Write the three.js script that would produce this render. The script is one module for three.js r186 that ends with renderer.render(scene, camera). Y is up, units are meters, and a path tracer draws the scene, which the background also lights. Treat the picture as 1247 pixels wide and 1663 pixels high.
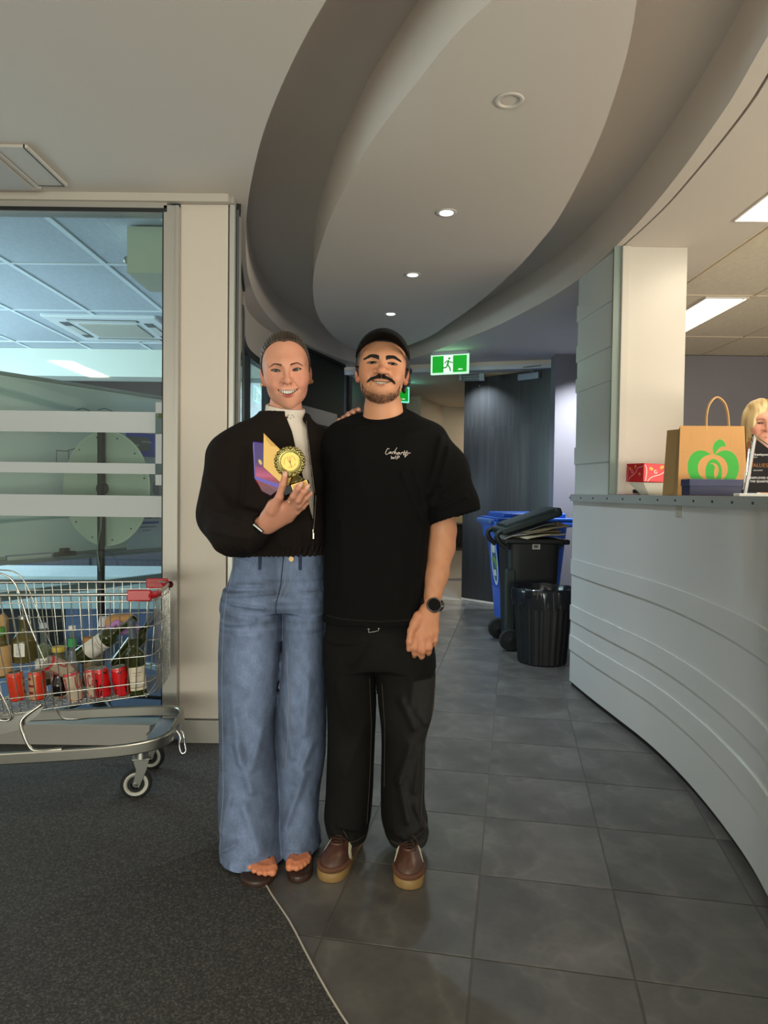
import * as THREE from 'three';
import { RoundedBoxGeometry } from 'three/addons/geometries/RoundedBoxGeometry.js';
import { mergeGeometries, toCreasedNormals } from 'three/addons/utils/BufferGeometryUtils.js';
import { RectAreaLightUniformsLib } from 'three/addons/lights/RectAreaLightUniformsLib.js';

// ---------------------------------------------------------------- camera, sky, big lights, exposure
const scene = new THREE.Scene();
const camera = new THREE.PerspectiveCamera(72.69, 1247 / 1663, 0.05, 80);
camera.position.set(0, 1.25, 0);
camera.rotation.order = 'YXZ';
camera.rotation.set(THREE.MathUtils.degToRad(-1.65), 0, THREE.MathUtils.degToRad(0.7));
scene.add(camera);
const renderer = new THREE.WebGLRenderer({ antialias: true });
renderer.toneMapping = THREE.LinearToneMapping;
renderer.toneMappingExposure = 0.84;
renderer.shadowMap.enabled = true;
scene.background = new THREE.Color(0.62, 0.78, 1.0);          // plain pale daylight sky beyond the windows
RectAreaLightUniformsLib.init();
function areaLight(color, intensity, w, h, pos, look) {
  const l = new THREE.RectAreaLight(new THREE.Color().setRGB(...color), intensity, w, h);
  l.position.set(...pos); l.lookAt(...look); scene.add(l); return l;
}
// daylight through the entrance glazing behind the camera and the office windows on the left, plus added lamps
areaLight([1.0, 0.9, 0.8], 7, 4.0, 2.2, [-1.1, 1.3, 4.32], [-1.1, 1.3, 0]);
areaLight([1.0, 0.88, 0.77], 24, 4.0, 0.9, [-1.1, 0.6, 4.36], [-1.0, 2.6, 0.6]);      // added up-light for the ceiling, standing in for pavement bounce
areaLight([1.0, 0.87, 0.72], 30, 4.4, 0.8, [5.3, 1.0, -0.6], [2.6, 2.65, -1.4]);      // added up-light from the right, brightening the reception ceiling and recess
areaLight([0.74, 0.87, 1.0], 17, 2.8, 1.5, [-4.6, 1.65, -5.0], [0, 1.4, -5.0]);
areaLight([0.62, 0.81, 1.0], 16, 1.3, 1.6, [-1.9, 1.7, -7.9], [-1.7, 1.3, -9.4]);  // added lamp on the office end wall, brightening the view through the curved glazing
// ---------------------------------------------------------------- helpers
const V = (x, y, z) => new THREE.Vector3(x, y, z);
const { sin, cos, abs, min, max, PI, sqrt, hypot, atan2, floor, exp, pow } = Math;
const clamp = (x, a = 0, b = 1) => min(b, max(a, x));
const lerp = (a, b, t) => a + (b - a) * t;
const smooth = (a, b, x) => { const t = clamp((x - a) / (b - a)); return t * t * (3 - 2 * t); };
const rad = (d) => d * PI / 180;
function rng(seed) { let s = seed >>> 0; return () => { s = (s + 0x6d2b79f5) | 0; let t = Math.imul(s ^ (s >>> 15), 1 | s); t = (t + Math.imul(t ^ (t >>> 7), 61 | t)) ^ t; return ((t ^ (t >>> 14)) >>> 0) / 4294967296; }; }
const used = {};
function numbered(n) { if (used[n] === undefined) { used[n] = 0; return n; } used[n]++; return n + '_' + String(used[n]).padStart(3, '0'); }
function tag(o, label, category, group, kind) {
  if (label) o.userData.label = label; if (category) o.userData.category = category;
  if (group) o.userData.group = group; if (kind) o.userData.kind = kind; return o;
}
function norm(g) {                      // bring any geometry to non-indexed position / normal / uv
  let q = g.index ? g.toNonIndexed() : g;
  if (!q.attributes.normal) q.computeVertexNormals();
  if (!q.attributes.uv) q.setAttribute('uv', new THREE.BufferAttribute(new Float32Array(q.attributes.position.count * 2), 2));
  for (const k of Object.keys(q.attributes)) if (!['position', 'normal', 'uv'].includes(k)) q.deleteAttribute(k);
  q.morphAttributes = {}; return q;
}
const join = (list) => list.length === 1 ? list[0] : mergeGeometries(list.map(norm));
function obj(name, geos, mat, parent = scene) {
  const m = new THREE.Mesh(Array.isArray(geos) ? join(geos) : geos, mat);
  m.name = parent === scene ? numbered(name) : name; parent.add(m); return m;
}
function struct(name, geos, mat, parent = scene) { const m = obj(name, geos, mat, parent); if (parent === scene) m.userData.kind = 'structure'; return m; }
function thing(name, label, category, pos = [0, 0, 0], turn = 0, group) {
  const o = new THREE.Group(); o.name = numbered(name); o.position.set(...pos); o.rotation.y = turn; scene.add(o);
  return tag(o, label, category, group);
}
function copyOf(o, name, label, pos, turn) {
  const c = o.clone(); c.name = numbered(name); c.userData = { ...o.userData }; if (label) c.userData.label = label;
  if (pos) c.position.set(...pos); if (turn !== undefined) c.rotation.y = turn; scene.add(c); return c;
}
function bx(w, h, d, x = 0, y = 0, z = 0, r = 0) {
  const g = r > 0 ? new RoundedBoxGeometry(w, h, d, 2, min(r, w / 2.01, h / 2.01, d / 2.01)) : new THREE.BoxGeometry(w, h, d);
  return norm(g).translate(x, y, z);
}
const cyl = (r1, r2, h, n = 24, open = false) => new THREE.CylinderGeometry(r1, r2, h, n, 1, open);
const tube = (pts, r, seg = 0, rs = 8, closed = false) => new THREE.TubeGeometry(new THREE.CatmullRomCurve3(pts.map((p) => Array.isArray(p) ? V(...p) : p), closed, 'centripetal'), seg || pts.length * 6, r, rs, closed);
function rod(a, b, r, n = 8) {         // straight round bar between two points
  const A = Array.isArray(a) ? V(...a) : a, B = Array.isArray(b) ? V(...b) : b, d = B.clone().sub(A), g = new THREE.CylinderGeometry(r, r, d.length(), n);
  g.applyQuaternion(new THREE.Quaternion().setFromUnitVectors(V(0, 1, 0), d.clone().normalize())); g.translate((A.x + B.x) / 2, (A.y + B.y) / 2, (A.z + B.z) / 2); return g;
}
const lathe = (pts, n = 32) => new THREE.LatheGeometry(pts.map((p) => new THREE.Vector2(p[0], p[1])), n);
function spline(pts, n, closed = false) {    // smooth [x, f] outline through plan points
  const c = new THREE.CatmullRomCurve3(pts.map((p) => V(p[0], 0, p[1])), closed, 'centripetal'); return c.getSpacedPoints(n).map((p) => [p.x, p.z]);
}
function slab(outline, y0, y1, holes = [], crease = 0.5, bevel = 0) {     // plan outline [x, forward] extruded from y0 to y1
  const sh = new THREE.Shape(outline.map((p) => new THREE.Vector2(p[0], p[1])));
  for (const h of holes) sh.holes.push(new THREE.Path(h.map((p) => new THREE.Vector2(p[0], p[1]))));
  const g = new THREE.ExtrudeGeometry(sh, { depth: y1 - y0 - 2 * bevel, bevelEnabled: bevel > 0, bevelSize: bevel, bevelThickness: bevel, bevelSegments: 2, bevelOffset: -bevel, curveSegments: 8 });
  g.rotateX(-PI / 2); g.translate(0, y0 + bevel, 0);
  return norm(crease ? toCreasedNormals(g, crease) : g);
}
function offset(pts, d) {                // offsets a plan polyline sideways (positive: to the right of its travel)
  return pts.map((p, i) => { const a = pts[max(0, i - 1)], b = pts[min(pts.length - 1, i + 1)]; let tx = b[0] - a[0], tf = b[1] - a[1]; const l = hypot(tx, tf); return [p[0] + tf / l * d, p[1] - tx / l * d]; });
}
const band = (pts, d0, d1, y0, y1) => slab([...offset(pts, d0), ...offset(pts, d1).reverse()], y0, y1, [], 0.4);
function poly(pts2, depth, bevel = 0, holes = []) {   // flat outline in x, y extruded towards +z
  const sh = pts2.isShape ? pts2 : new THREE.Shape(pts2.map((p) => new THREE.Vector2(p[0], p[1])));
  for (const h of holes) sh.holes.push(new THREE.Path(h.map((p) => new THREE.Vector2(p[0], p[1]))));
  return norm(new THREE.ExtrudeGeometry(sh, { depth, bevelEnabled: bevel > 0, bevelSize: bevel, bevelThickness: bevel, bevelSegments: 2, curveSegments: 20 }));
}
// noise
const perm = (() => { const r = rng(7), p = [...Array(256).keys()]; for (let i = 255; i > 0; i--) { const j = floor(r() * (i + 1)); [p[i], p[j]] = [p[j], p[i]]; } return p; })();
const hash3 = (x, y, z) => perm[(perm[(perm[x & 255] + y) & 255] + z) & 255] / 255;
function noise3(x, y, z) {
  const xi = floor(x), yi = floor(y), zi = floor(z); let u = x - xi, v = y - yi, w = z - zi; u = u * u * (3 - 2 * u); v = v * v * (3 - 2 * v); w = w * w * (3 - 2 * w);
  const h = (a, b, c) => hash3(xi + a, yi + b, zi + c);
  return lerp(lerp(lerp(h(0, 0, 0), h(1, 0, 0), u), lerp(h(0, 1, 0), h(1, 1, 0), u), v), lerp(lerp(h(0, 0, 1), h(1, 0, 1), u), lerp(h(0, 1, 1), h(1, 1, 1), u), v), w) * 2 - 1;
}
function pnoise(x, y, p, s = 0) {        // value noise in x, y repeating every p cells
  const xi = floor(x), yi = floor(y); let u = x - xi, v = y - yi; u = u * u * (3 - 2 * u); v = v * v * (3 - 2 * v); const m = (a) => ((a % p) + p) % p;
  const h = (a, b) => hash3(m(xi + a), m(yi + b), s); return lerp(lerp(h(0, 0), h(1, 0), u), lerp(h(0, 1), h(1, 1), u), v) * 2 - 1;
}
function pfbm(x, y, p, oct = 4, s = 0) { let a = 0.5, t = 0; for (let i = 0; i < oct; i++) { t += a * pnoise(x, y, p, s + i); x *= 2; y *= 2; p *= 2; a *= 0.5; } return t; }
function dataTex(n, fn, srgb, rep = [1, 1]) {      // fn(u, v) -> [r, g, b] 0..1 (or a grey)
  const d = new Uint8Array(n * n * 4);
  for (let y = 0; y < n; y++) for (let x = 0; x < n; x++) { const c = fn(x / n, y / n, x, y), i = (y * n + x) * 4, a = Array.isArray(c); for (let k = 0; k < 3; k++) d[i + k] = clamp(a ? c[k] : c) * 255; d[i + 3] = 255; }
  const t = new THREE.DataTexture(d, n, n); t.wrapS = t.wrapT = THREE.RepeatWrapping; t.magFilter = THREE.LinearFilter; t.minFilter = THREE.LinearMipmapLinearFilter; t.generateMipmaps = true;
  if (srgb) t.colorSpace = THREE.SRGBColorSpace; t.repeat.set(...rep); t.needsUpdate = true; return t;
}
function canvasTex(w, h, draw) {
  const c = document.createElement('canvas'); c.width = w; c.height = h; draw(c.getContext('2d'), w, h);
  const t = new THREE.CanvasTexture(c); t.colorSpace = THREE.SRGBColorSpace; return t;
}
const mat = (color, roughness = 0.6, extra = {}) => new THREE.MeshPhysicalMaterial({ color, roughness, side: THREE.DoubleSide, ...extra });
const metal = (color, roughness = 0.3, extra = {}) => mat(color, roughness, { metalness: 1, ...extra });
function planeUV(g, s = 1, ax = 'x', ay = 'y', ox = 0, oy = 0) {   // uv in metres along two axes
  const p = g.attributes.position, k = { x: 0, y: 1, z: 2 }, u = new Float32Array(p.count * 2);
  for (let i = 0; i < p.count; i++) { u[2 * i] = p.array[3 * i + k[ax]] * s + ox; u[2 * i + 1] = p.array[3 * i + k[ay]] * s + oy; }
  g.setAttribute('uv', new THREE.BufferAttribute(u, 2)); return g;
}
// ---------------------------------------------------------------- materials of the building
const grain = dataTex(256, (u, v) => 0.5 + 0.5 * pfbm(u * 32, v * 32, 32, 3), false);
const M = {
  plaster: mat('#c8bfb6', 0.85, { bumpMap: grain, bumpScale: 0.0006 }),
  wallWhite: mat('#cabfb3', 0.55), alu: mat('#a9a49d', 0.42, { metalness: 0.35 }), aluDark: mat('#8d8a86', 0.4, { metalness: 0.4 }),
  gloss: mat('#dcdedd', 0.14, { clearcoat: 0.6, clearcoatRoughness: 0.06 }), wing: mat('#c9cfcc', 0.3),
  colWhite: mat('#c2bbb1', 0.35), greyWall: mat('#77737a', 0.8), blueGrey: mat('#c8cfcd', 0.7),
  black: mat('#16171b', 0.5), blackSatin: mat('#1b1c20', 0.55, { specularIntensity: 0.5 }), dark: mat('#1e1f24', 0.6), white: mat('#e9e9e6', 0.5),
  glass: mat('#e9f2ef', 0.02, { transmission: 1, thickness: 0, ior: 1.5 }),
  frost: mat('#d9dddf', 0.75, { transmission: 0.35, thickness: 0 }),
  rubber: mat('#161616', 0.8), chrome: metal('#c9c9c6', 0.22), zinc: metal('#9c9a95', 0.38), steel: metal('#b8b6b0', 0.3),
};
// ---------------------------------------------------------------- floor
const groutMat = mat('#5c5853', 0.9);
const floorSlab = struct('floor', slab([[-5, -4.6], [5.6, -4.6], [5.6, 17], [-5, 17]], -0.15, -0.003, [], 0), groutMat);
const tileTexture = dataTex(512, (u, v) => {
  const n = pfbm(u * 5, v * 5, 5, 5, 3), vein = pow(1 - abs(pfbm(u * 4 + 0.3 * n, v * 4 + 0.3 * n, 4, 4, 11)), 9), f = pfbm(u * 60, v * 60, 60, 2, 5);
  const g = 0.33 + 0.085 * n + 0.055 * vein + 0.02 * f; return [g * 1.03, g, g * 0.955];
}, true);
const tileRough = dataTex(256, (u, v) => 0.4 + 0.12 * pfbm(u * 6, v * 6, 6, 4, 9), false);
const tileMat = mat('#ffffff', 1, { map: tileTexture, roughnessMap: tileRough, bumpMap: grain, bumpScale: 0.0004, specularIntensity: 1 });
const TW = 0.417, tileYaw = rad(10.6), tu = [cos(tileYaw), -sin(tileYaw)], tf = [sin(tileYaw), cos(tileYaw)], t0 = [0.252, 1.836];
const tileGeos = [0, 1, 2, 3, 4, 5].map((k) => {
  const g = norm(new RoundedBoxGeometry(TW - 0.005, 0.012, TW - 0.005, 1, 0.0015)); g.translate(0, -0.006, 0); g.rotateY(-tileYaw); return planeUV(g, 1.1, 'x', 'z', k * 0.37, k * 0.21);
});
const carpetEdge = [[0.35, 0.95], [0.13, 1.27], [-0.077, 1.599], [-0.178, 1.799], [-0.259, 1.975], [-0.359, 2.16], [-0.46, 2.43], [-0.6, 2.83], [-0.781, 3.36]];
const edgeX = (f) => { for (let i = 1; i < carpetEdge.length; i++) { const [a, b] = [carpetEdge[i - 1], carpetEdge[i]]; if (f <= b[1]) return lerp(a[0], b[0], clamp((f - a[1]) / (b[1] - a[1]))); } return -1.35; };
const tileRand = rng(4);
for (let r = -2; r < 15; r++) for (let c = -7; c < 6; c++) {
  const cx = t0[0] + tu[0] * (c + 0.5) * TW + tf[0] * (r + 0.5) * TW, cf = t0[1] + tu[1] * (c + 0.5) * TW + tf[1] * (r + 0.5) * TW;
  const k = floor(tileRand() * 6);
  if (cx < edgeX(cf) - 0.3 || cx > 1.75 || cf < 0.9 || (cf > 3.4 && cx < -1.3)) continue;
  const t = obj('tile', tileGeos[k], tileMat, floorSlab); t.position.set(cx, (tileRand() - 0.5) * 0.0006, -cf);
}
const paleFloor = mat('#8f8a84', 0.4);
struct('floor_far', slab([[-3, 8.05], [5.6, 7.4], [5.6, 16.5], [-3, 16.5]], -0.02, 0.0, [], 0), paleFloor);
struct('floor_stripe', slab([[0.5, 9.9], [2.5, 10.75], [2.5, 10.6], [1.2, 9.85]], 0.0005, 0.002, [], 0), mat('#5a5470', 0.6));
const carpetTexture = dataTex(512, (u, v, x, y) => {
  const h = hash3(x * 7 + 3, y * 13 + 1, (x * y) & 63), n = 0.5 + 0.5 * pnoise(u * 128, v * 128, 128, 2), w = pow(0.55 * h + 0.45 * n, 2.2), c = 0.12 + 0.36 * w;
  return [c * 1.04, c * 1.0, c * 0.95];
}, true);
const carpetMat = mat('#ffffff', 0.95, { map: carpetTexture, bumpMap: carpetTexture, bumpScale: 0.003 });
struct('floor_carpet', planeUV(slab([[-5, -4.6], [3.2, -4.6], [1.2, -0.4], ...spline(carpetEdge, 40), [-0.79, 3.42], [-5, 3.42]], -0.001, 0.006, [], 0), 1.6, 'x', 'z'), carpetMat);
struct('trim_1', band(spline(carpetEdge, 40), -0.001, 0.004, -0.001, 0.0065), mat('#b9b2a6', 0.5));
const blueCarpet = dataTex(256, (u, v, x, y) => { const h = hash3(x * 5 + 1, y * 11 + 7, (x + y * 3) & 63), c = 0.22 + 0.16 * h; return [c * 0.8, c * 1.0, c * 1.35]; }, true);
struct('floor_office', planeUV(slab([[-5, 3.42], [-0.76, 3.42], [-1.0, 5], [-1.1, 5.6], [-1.0, 6.3], [-0.5, 8.0], [-3, 9.4], [-5, 9.4]], -0.001, 0.004, [], 0), 2.5, 'x', 'z'), mat('#ffffff', 0.95, { map: blueCarpet }));

// ---------------------------------------------------------------- ceiling
const H = 2.65;
const curveL = [[0.62, 0.8], [0.2, 1.4], [-0.02, 1.74], [-0.182, 2.025], [-0.337, 2.362], [-0.494, 2.777], [-0.65, 3.31], [-0.736, 3.67], [-0.812, 4.037], [-0.89, 4.485], [-0.935, 4.892], [-0.957, 5.38], [-0.935, 5.85], [-0.872, 6.322], [-0.748, 6.709], [-0.605, 7.115], [-0.441, 7.45], [-0.2, 7.68], [0.05, 7.62], [0.28, 7.32]];
const curveR = [[0.451, 6.989], [0.648, 6.52], [0.9, 5.924], [1.079, 5.35], [1.183, 4.95], [1.25, 4.55], [1.28, 4.118], [1.29, 3.777], [1.283, 3.4], [1.266, 3.087], [1.238, 2.769], [1.208, 2.5], [1.17, 2.28], [1.11, 1.95], [1.0, 1.45], [0.85, 0.95]];
const recess = spline([...curveL, ...curveR], 150, true);
const gapCurve = spline([[1.1, 1.3], [1.2, 2.0], [1.251, 2.34], [1.278, 2.49], [1.303, 2.721], [1.325, 3.03], [1.342, 3.4], [1.336, 3.7], [1.322, 3.96], [1.31, 4.6]], 50);
const wallCurve = [[-0.737, 3.44], [-0.83, 3.85], [-0.95, 4.55], [-1.02, 5.0], [-1.08, 5.5], [-1.05, 6.0], [-0.95, 6.45], [-0.767, 6.9], [-0.62, 7.31], [-0.47, 7.75]];
struct('ceiling', slab([[-5, -4.6], [5.6, -4.6], [5.6, 17], [-5, 17]], 2.92, 3.1, [], 0), M.plaster);
struct('ceiling_bulkhead', slab([[-4.9, -4.5], [1.1, -4.5], ...gapCurve, [1.75, 4.6], [2.72, 7.05], [1.75, 7.36], [-0.47, 7.98], ...spline(wallCurve, 40).reverse(), [-0.737, 3.36], [-4.9, 3.36]], H, 2.925, [recess.slice(0, -1), [[-0.76, -1.52], [-0.44, -1.52], [-0.44, -0.28], [-0.76, -0.28]], [[-3.76, -2.12], [-3.44, -2.12], [-3.44, -0.88], [-3.76, -0.88]]], 0.5), M.plaster);
const island = spline([[0.5, 1.7], [0.291, 2.017], [0.201, 2.165], [0.1, 2.405], [0.019, 2.598], [-0.077, 2.85], [-0.171, 3.156], [-0.277, 3.536], [-0.383, 4.022], [-0.463, 4.469], [-0.52, 4.95], [-0.545, 5.361], [-0.535, 5.846], [-0.482, 6.301], [-0.393, 6.689], [-0.27, 7.0], [-0.1, 7.08], [0.08, 6.9], [0.24, 6.624], [0.401, 6.253], [0.523, 5.793], [0.657, 5.253], [0.754, 4.722], [0.824, 4.244], [0.853, 3.883], [0.867, 3.661], [0.855, 3.158], [0.826, 2.755], [0.789, 2.463], [0.749, 2.228], [0.697, 2.01], [0.62, 1.8]], 140, true).slice(0, -1);
struct('ceiling_island', slab(island, H, 2.925, [], 0.5), M.plaster);
// reception side: plaster, then lay-in panels on a grid
const gapR = offset(gapCurve, 0.012);
const tileBay = [[1.75, 3.62], [5.35, 3.62], [5.35, 7.2], [1.75, 7.2]];
struct('ceiling_plaster', slab([[1.112, 1.3], ...gapR, [1.33, 4.61], [1.77, 4.62], [2.74, 7.15], [5.4, 7.15], [5.4, -4.5], [1.11, -4.5]], H + 0.001, 2.925, [[[1.76, 2.38], [2.08, 2.38], [2.08, 3.6], [1.76, 3.6]], [[1.95, 3.64], [5.3, 3.64], [5.3, 7.1], [2.85, 7.1], [1.95, 4.75]], [[1.76, -0.9], [2.08, -0.9], [2.08, 0.3], [1.76, 0.3]], [[3.4, 0.3], [3.72, 0.3], [3.72, 1.5], [3.4, 1.5]]], 0), M.plaster);
const layIn = struct('ceiling_panels', [bx(3.4, 0.03, 3.5, 3.62, 2.76, -5.37)], mat('#b9ad9c', 0.9));
const panelTex = dataTex(256, (u, v, x, y) => 0.86 + 0.04 * pfbm(u * 40, v * 40, 40, 3, 2), true);
const layMat = mat('#f0e4cf', 0.9, { map: panelTex }), layMatB = mat('#cdd9e6', 0.9, { map: panelTex }), barMat = mat('#cfc0aa', 0.6), barBlue = mat('#dfe9f0', 0.5);
const lx = [2.0, 2.58, 3.16, 3.74, 4.32, 4.9, 5.3], lz = [3.64, 4.93, 6.2, 7.1];
for (let i = -1; i < 6; i++) for (let j = 0; j < 3; j++) {
  const x0 = i < 0 ? 1.95 : lx[i], x1 = lx[i + 1]; if (i === 0 && j === 1) { obj('panel', [bx(0.26, 0.012, 1.25, 2.125, H + 0.014, -5.565)], layMat, layIn); continue; }
  obj('panel', [bx(x1 - x0 - 0.022, 0.012, lz[j + 1] - lz[j] - 0.022, (x0 + x1) / 2, H + 0.014, -(lz[j] + lz[j + 1]) / 2)], layMat, layIn);
}
for (const x of lx.slice(0, 6)) obj('grid_bar', [bx(0.02, 0.02, 3.46, x, H + 0.014, -5.37)], barMat, layIn);
for (const f of lz.slice(1, 3)) obj('grid_bar', [bx(3.35, 0.02, 0.02, 3.625, H + 0.0138, -f)], barMat, layIn);

// ---------------------------------------------------------------- outer walls
struct('wall_right', [bx(0.2, 3, 14, 5.5, 1.45, -10.1), bx(0.2, 3, 3.1, 5.5, 1.45, 3.2), bx(0.2, 0.5, 4.75, 5.5, 0.2, -0.7), bx(0.2, 1.1, 4.75, 5.5, 2.5, -0.7)], M.greyWall);
{ const fr = [bx(0.07, 0.05, 4.7, 5.42, 0.47, -0.7), bx(0.07, 0.05, 4.7, 5.42, 1.93, -0.7)]; for (let i = 0; i < 4; i++) fr.push(bx(0.07, 1.45, 0.05, 5.42, 1.2, -3.0 + i * 1.53)); const w = struct('added_window_5', fr, M.aluDark); obj('pane', [bx(0.006, 1.42, 4.6, 5.42, 1.2, -0.7)], M.glass, w); }  // added window, put in to go with the up-light on this side
struct('wall_left', [bx(0.2, 0.85, 14.2, -4.9, 0.42, -2.4), bx(0.2, 0.7, 14.2, -4.9, 2.75, -2.4), bx(0.2, 1.7, 8, -4.9, 1.65, 0.6), bx(0.2, 1.7, 2.9, -4.9, 1.65, -7.95)], M.white);
const backWall = struct('wall_back', [bx(1.9, 3, 0.2, -4.05, 1.45, 4.5), bx(4.7, 3, 0.2, 3.25, 1.45, 4.5), bx(4.1, 0.7, 0.2, -1.1, 2.75, 4.5), bx(4.1, 0.12, 0.2, -1.1, 0.06, 4.5)], M.white);
{ const fr = [bx(4.0, 0.06, 0.08, -1.1, 0.15, 4.22), bx(4.0, 0.06, 0.08, -1.1, 2.38, 4.22), bx(4.0, 0.05, 0.07, -1.1, 1.05, 4.22)]; for (let i = 0; i < 5; i++) fr.push(bx(0.07, 2.28, 0.08, -3.06 + i * 0.98, 1.25, 4.22));
  const w = struct('window_1', fr, M.aluDark); obj('pane', [bx(3.95, 2.2, 0.006, -1.1, 1.26, 4.22)], M.glass, w); }
{ const fr = [bx(0.08, 0.05, 3.1, -4.8, 0.87, -5), bx(0.08, 0.05, 3.1, -4.8, 2.42, -5)]; for (let i = 0; i < 4; i++) fr.push(bx(0.08, 1.6, 0.05, -4.8, 1.65, -3.5 - i));
  const w = struct('window_2', fr, M.aluDark); obj('pane', [bx(0.006, 1.55, 3.0, -4.8, 1.65, -5)], M.glass, w); }
struct('wall_far_office', [bx(2.8, 3, 0.2, -3.6, 1.45, -8.2), bx(0.5, 3, 0.2, -2.35, 1.45, -8.2)], mat('#2c2d35', 0.7));
struct('wall_office_end', [bx(5, 3, 0.2, -2.5, 1.45, -9.5)], M.white);
// end wall with the double doors (turned a little to the left)
const endA = V(1.76, 0, -7.28), endB = V(-0.47, 0, -7.9), endYaw = atan2(-(endA.z - endB.z), endA.x - endB.x);
const endWall = new THREE.Group(); endWall.name = 'wall_end'; endWall.position.copy(endB); endWall.rotation.y = endYaw; tag(endWall, null, null, null, 'structure'); scene.add(endWall);
const EL = endA.distanceTo(endB);
obj('wall_panel', [bx(0.95, H, 0.12, EL + 0.545, H / 2, -0.06)], M.blueGrey, endWall);
obj('head_panel', [bx(EL + 0.06, H - 2.59, 0.12, EL / 2, (H + 2.59) / 2, -0.06)], M.wallWhite, endWall);
obj('door_frame', [bx(0.05, 2.6, 0.14, EL + 0.045, 1.3, -0.05), bx(EL + 0.1, 0.045, 0.14, EL / 2, 2.585, -0.05)], mat('#bcc2ca', 0.45), endWall);
obj('door_frame', [bx(0.06, 2.6, 0.14, 0.0, 1.3, -0.05)], M.dark, endWall);
// left curved wall: dark glass, glazing with a plaster lintel, black panels
const wc = spline(wallCurve, 420), cut = (a, b) => { const q = wc.filter((p) => p[1] >= a && p[1] <= b); return q.filter((p, i) => i % 6 === 0 || i === q.length - 1); };
const curved = struct('wall_curved', band(cut(4.75, 6.75), 0.0, -0.1, 2.36, H), M.plaster);
obj('black_panel', band(cut(6.62, 7.3), 0.012, -0.06, 0.0, H - 0.03), M.blackSatin, curved);
obj('black_panel', band(cut(7.26, 7.8), 0.012, -0.06, 0.0, H - 0.03), M.blackSatin, curved);
obj('trim', band(cut(6.6, 7.8), 0.03, -0.06, H - 0.03, H - 0.001), M.black, curved);
obj('sign_strip', band(cut(6.75, 7.55), 0.02, 0.011, 1.93, 2.08), mat('#8b8d93', 0.4, { metalness: 0.4 }), curved);
obj('dark_glass', band(cut(3.4, 4.82), 0.012, 0.0, 0.1, H - 0.03), mat('#4d5357', 0.12, { clearcoat: 1, clearcoatRoughness: 0.05 }), curved);
obj('trim', band(cut(3.4, 4.85), 0.02, -0.02, H - 0.03, H - 0.001), M.black, curved);
obj('mullion', band(cut(4.72, 4.92), 0.016, -0.05, 0.0, 2.5), mat('#585a5e', 0.35, { metalness: 0.4 }), curved);
const w3 = struct('window_3', band(cut(4.82, 6.7), 0.01, -0.05, 2.3, 2.36), M.black);
obj('window_frame', band(cut(5.45, 5.54), 0.012, -0.05, 0.0, 2.3), M.black, w3);
obj('window_frame', band(cut(6.1, 6.2), 0.012, -0.05, 0.0, 2.3), M.black, w3);
obj('window_sill', band(cut(4.82, 6.7), 0.01, -0.05, 0.0, 0.12), M.aluDark, w3);
obj('pane', band(cut(4.82, 6.65), -0.02, -0.024, 0.12, 2.3), M.glass, w3);

// ---------------------------------------------------------------- shopfront glazing on the left, pillar
const g1 = struct('window_4', [bx(3.9, 0.075, 0.1, -3.0, 2.612, -3.4)], M.alu);
obj('window_frame', [bx(3.9, 0.018, 0.006, -3.0, 2.578, -3.352)], M.black, g1);
obj('window_frame', [bx(0.07, 2.5, 0.1, -1.03, 1.35, -3.4), bx(0.012, 2.5, 0.09, -1.0, 1.35, -3.39)], M.alu, g1);
obj('window_frame', [bx(0.006, 2.48, 0.02, -1.0685, 1.34, -3.36)], M.black, g1);
obj('window_sill', [bx(3.9, 0.105, 0.12, -3.0, 0.053, -3.4, 0.003)], M.alu, g1);
obj('pane', [bx(3.82, 2.47, 0.008, -2.97, 1.34, -3.39)], M.glass, g1);
for (const [a, b, x1] of [[1.522, 1.623, -1.113], [1.323, 1.374, -1.113], [1.113, 1.217, -1.068]]) obj('frosted_band', [bx(x1 + 4.9, b - a, 0.001, (x1 - 4.9) / 2, (a + b) / 2, -3.384)], M.frost, g1);
for (const [a, b] of [[1.618, 1.671], [1.374, 1.517], [1.269, 1.32]]) obj('frosted_band', [bx(0.045, b - a, 0.001, -1.09, (a + b) / 2, -3.384)], M.frost, g1);
struct('trim_2', [bx(4.15, 0.04, 0.03, -2.83, 2.633, -3.345)], mat('#b5aea3', 0.5));
const pil = struct('wall_pillar', [bx(0.255, 2.65, 0.16, -0.868, 1.325, -3.49)], M.alu);
obj('cover_panel', [bx(0.228, 2.515, 0.03, -0.881, 1.385, -3.397, 0.004)], M.wallWhite, pil);
obj('kick_plate', [bx(0.262, 0.118, 0.03, -0.868, 0.059, -3.4, 0.003)], M.alu, pil);
obj('edge_trim', [bx(0.024, 2.65, 0.03, -0.748, 1.325, -3.4, 0.003)], mat('#b3b1ab', 0.4, { metalness: 0.3 }), pil);
obj('cap', [bx(0.27, 0.03, 0.05, -0.868, 2.634, -3.385)], M.alu, pil);
// hatch in the ceiling, with its frame standing slightly open
const hatch = struct('ceiling_hatch', [bx(0.12, 0.012, 0.36, 0, 0, 0)], mat('#b9b1a8', 0.7)); hatch.position.set(-1.545, 2.643, -3.06);
obj('trim', [bx(0.022, 0.016, 0.42, -0.075, -0.002, 0.0), bx(0.012, 0.012, 0.36, 0.066, -0.001, 0)], mat('#c5beb4', 0.5), hatch);
obj('trim', [bx(0.006, 0.014, 0.36, 0.058, -0.001, 0), bx(0.12, 0.013, 0.006, 0, -0.001, -0.178)], mat('#46423d', 0.8), hatch);
obj('hatch_leaf', [bx(0.5, 0.012, 0.4, -0.34, -0.012, -0.0)], mat('#aaa29a', 0.7), hatch);

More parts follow.
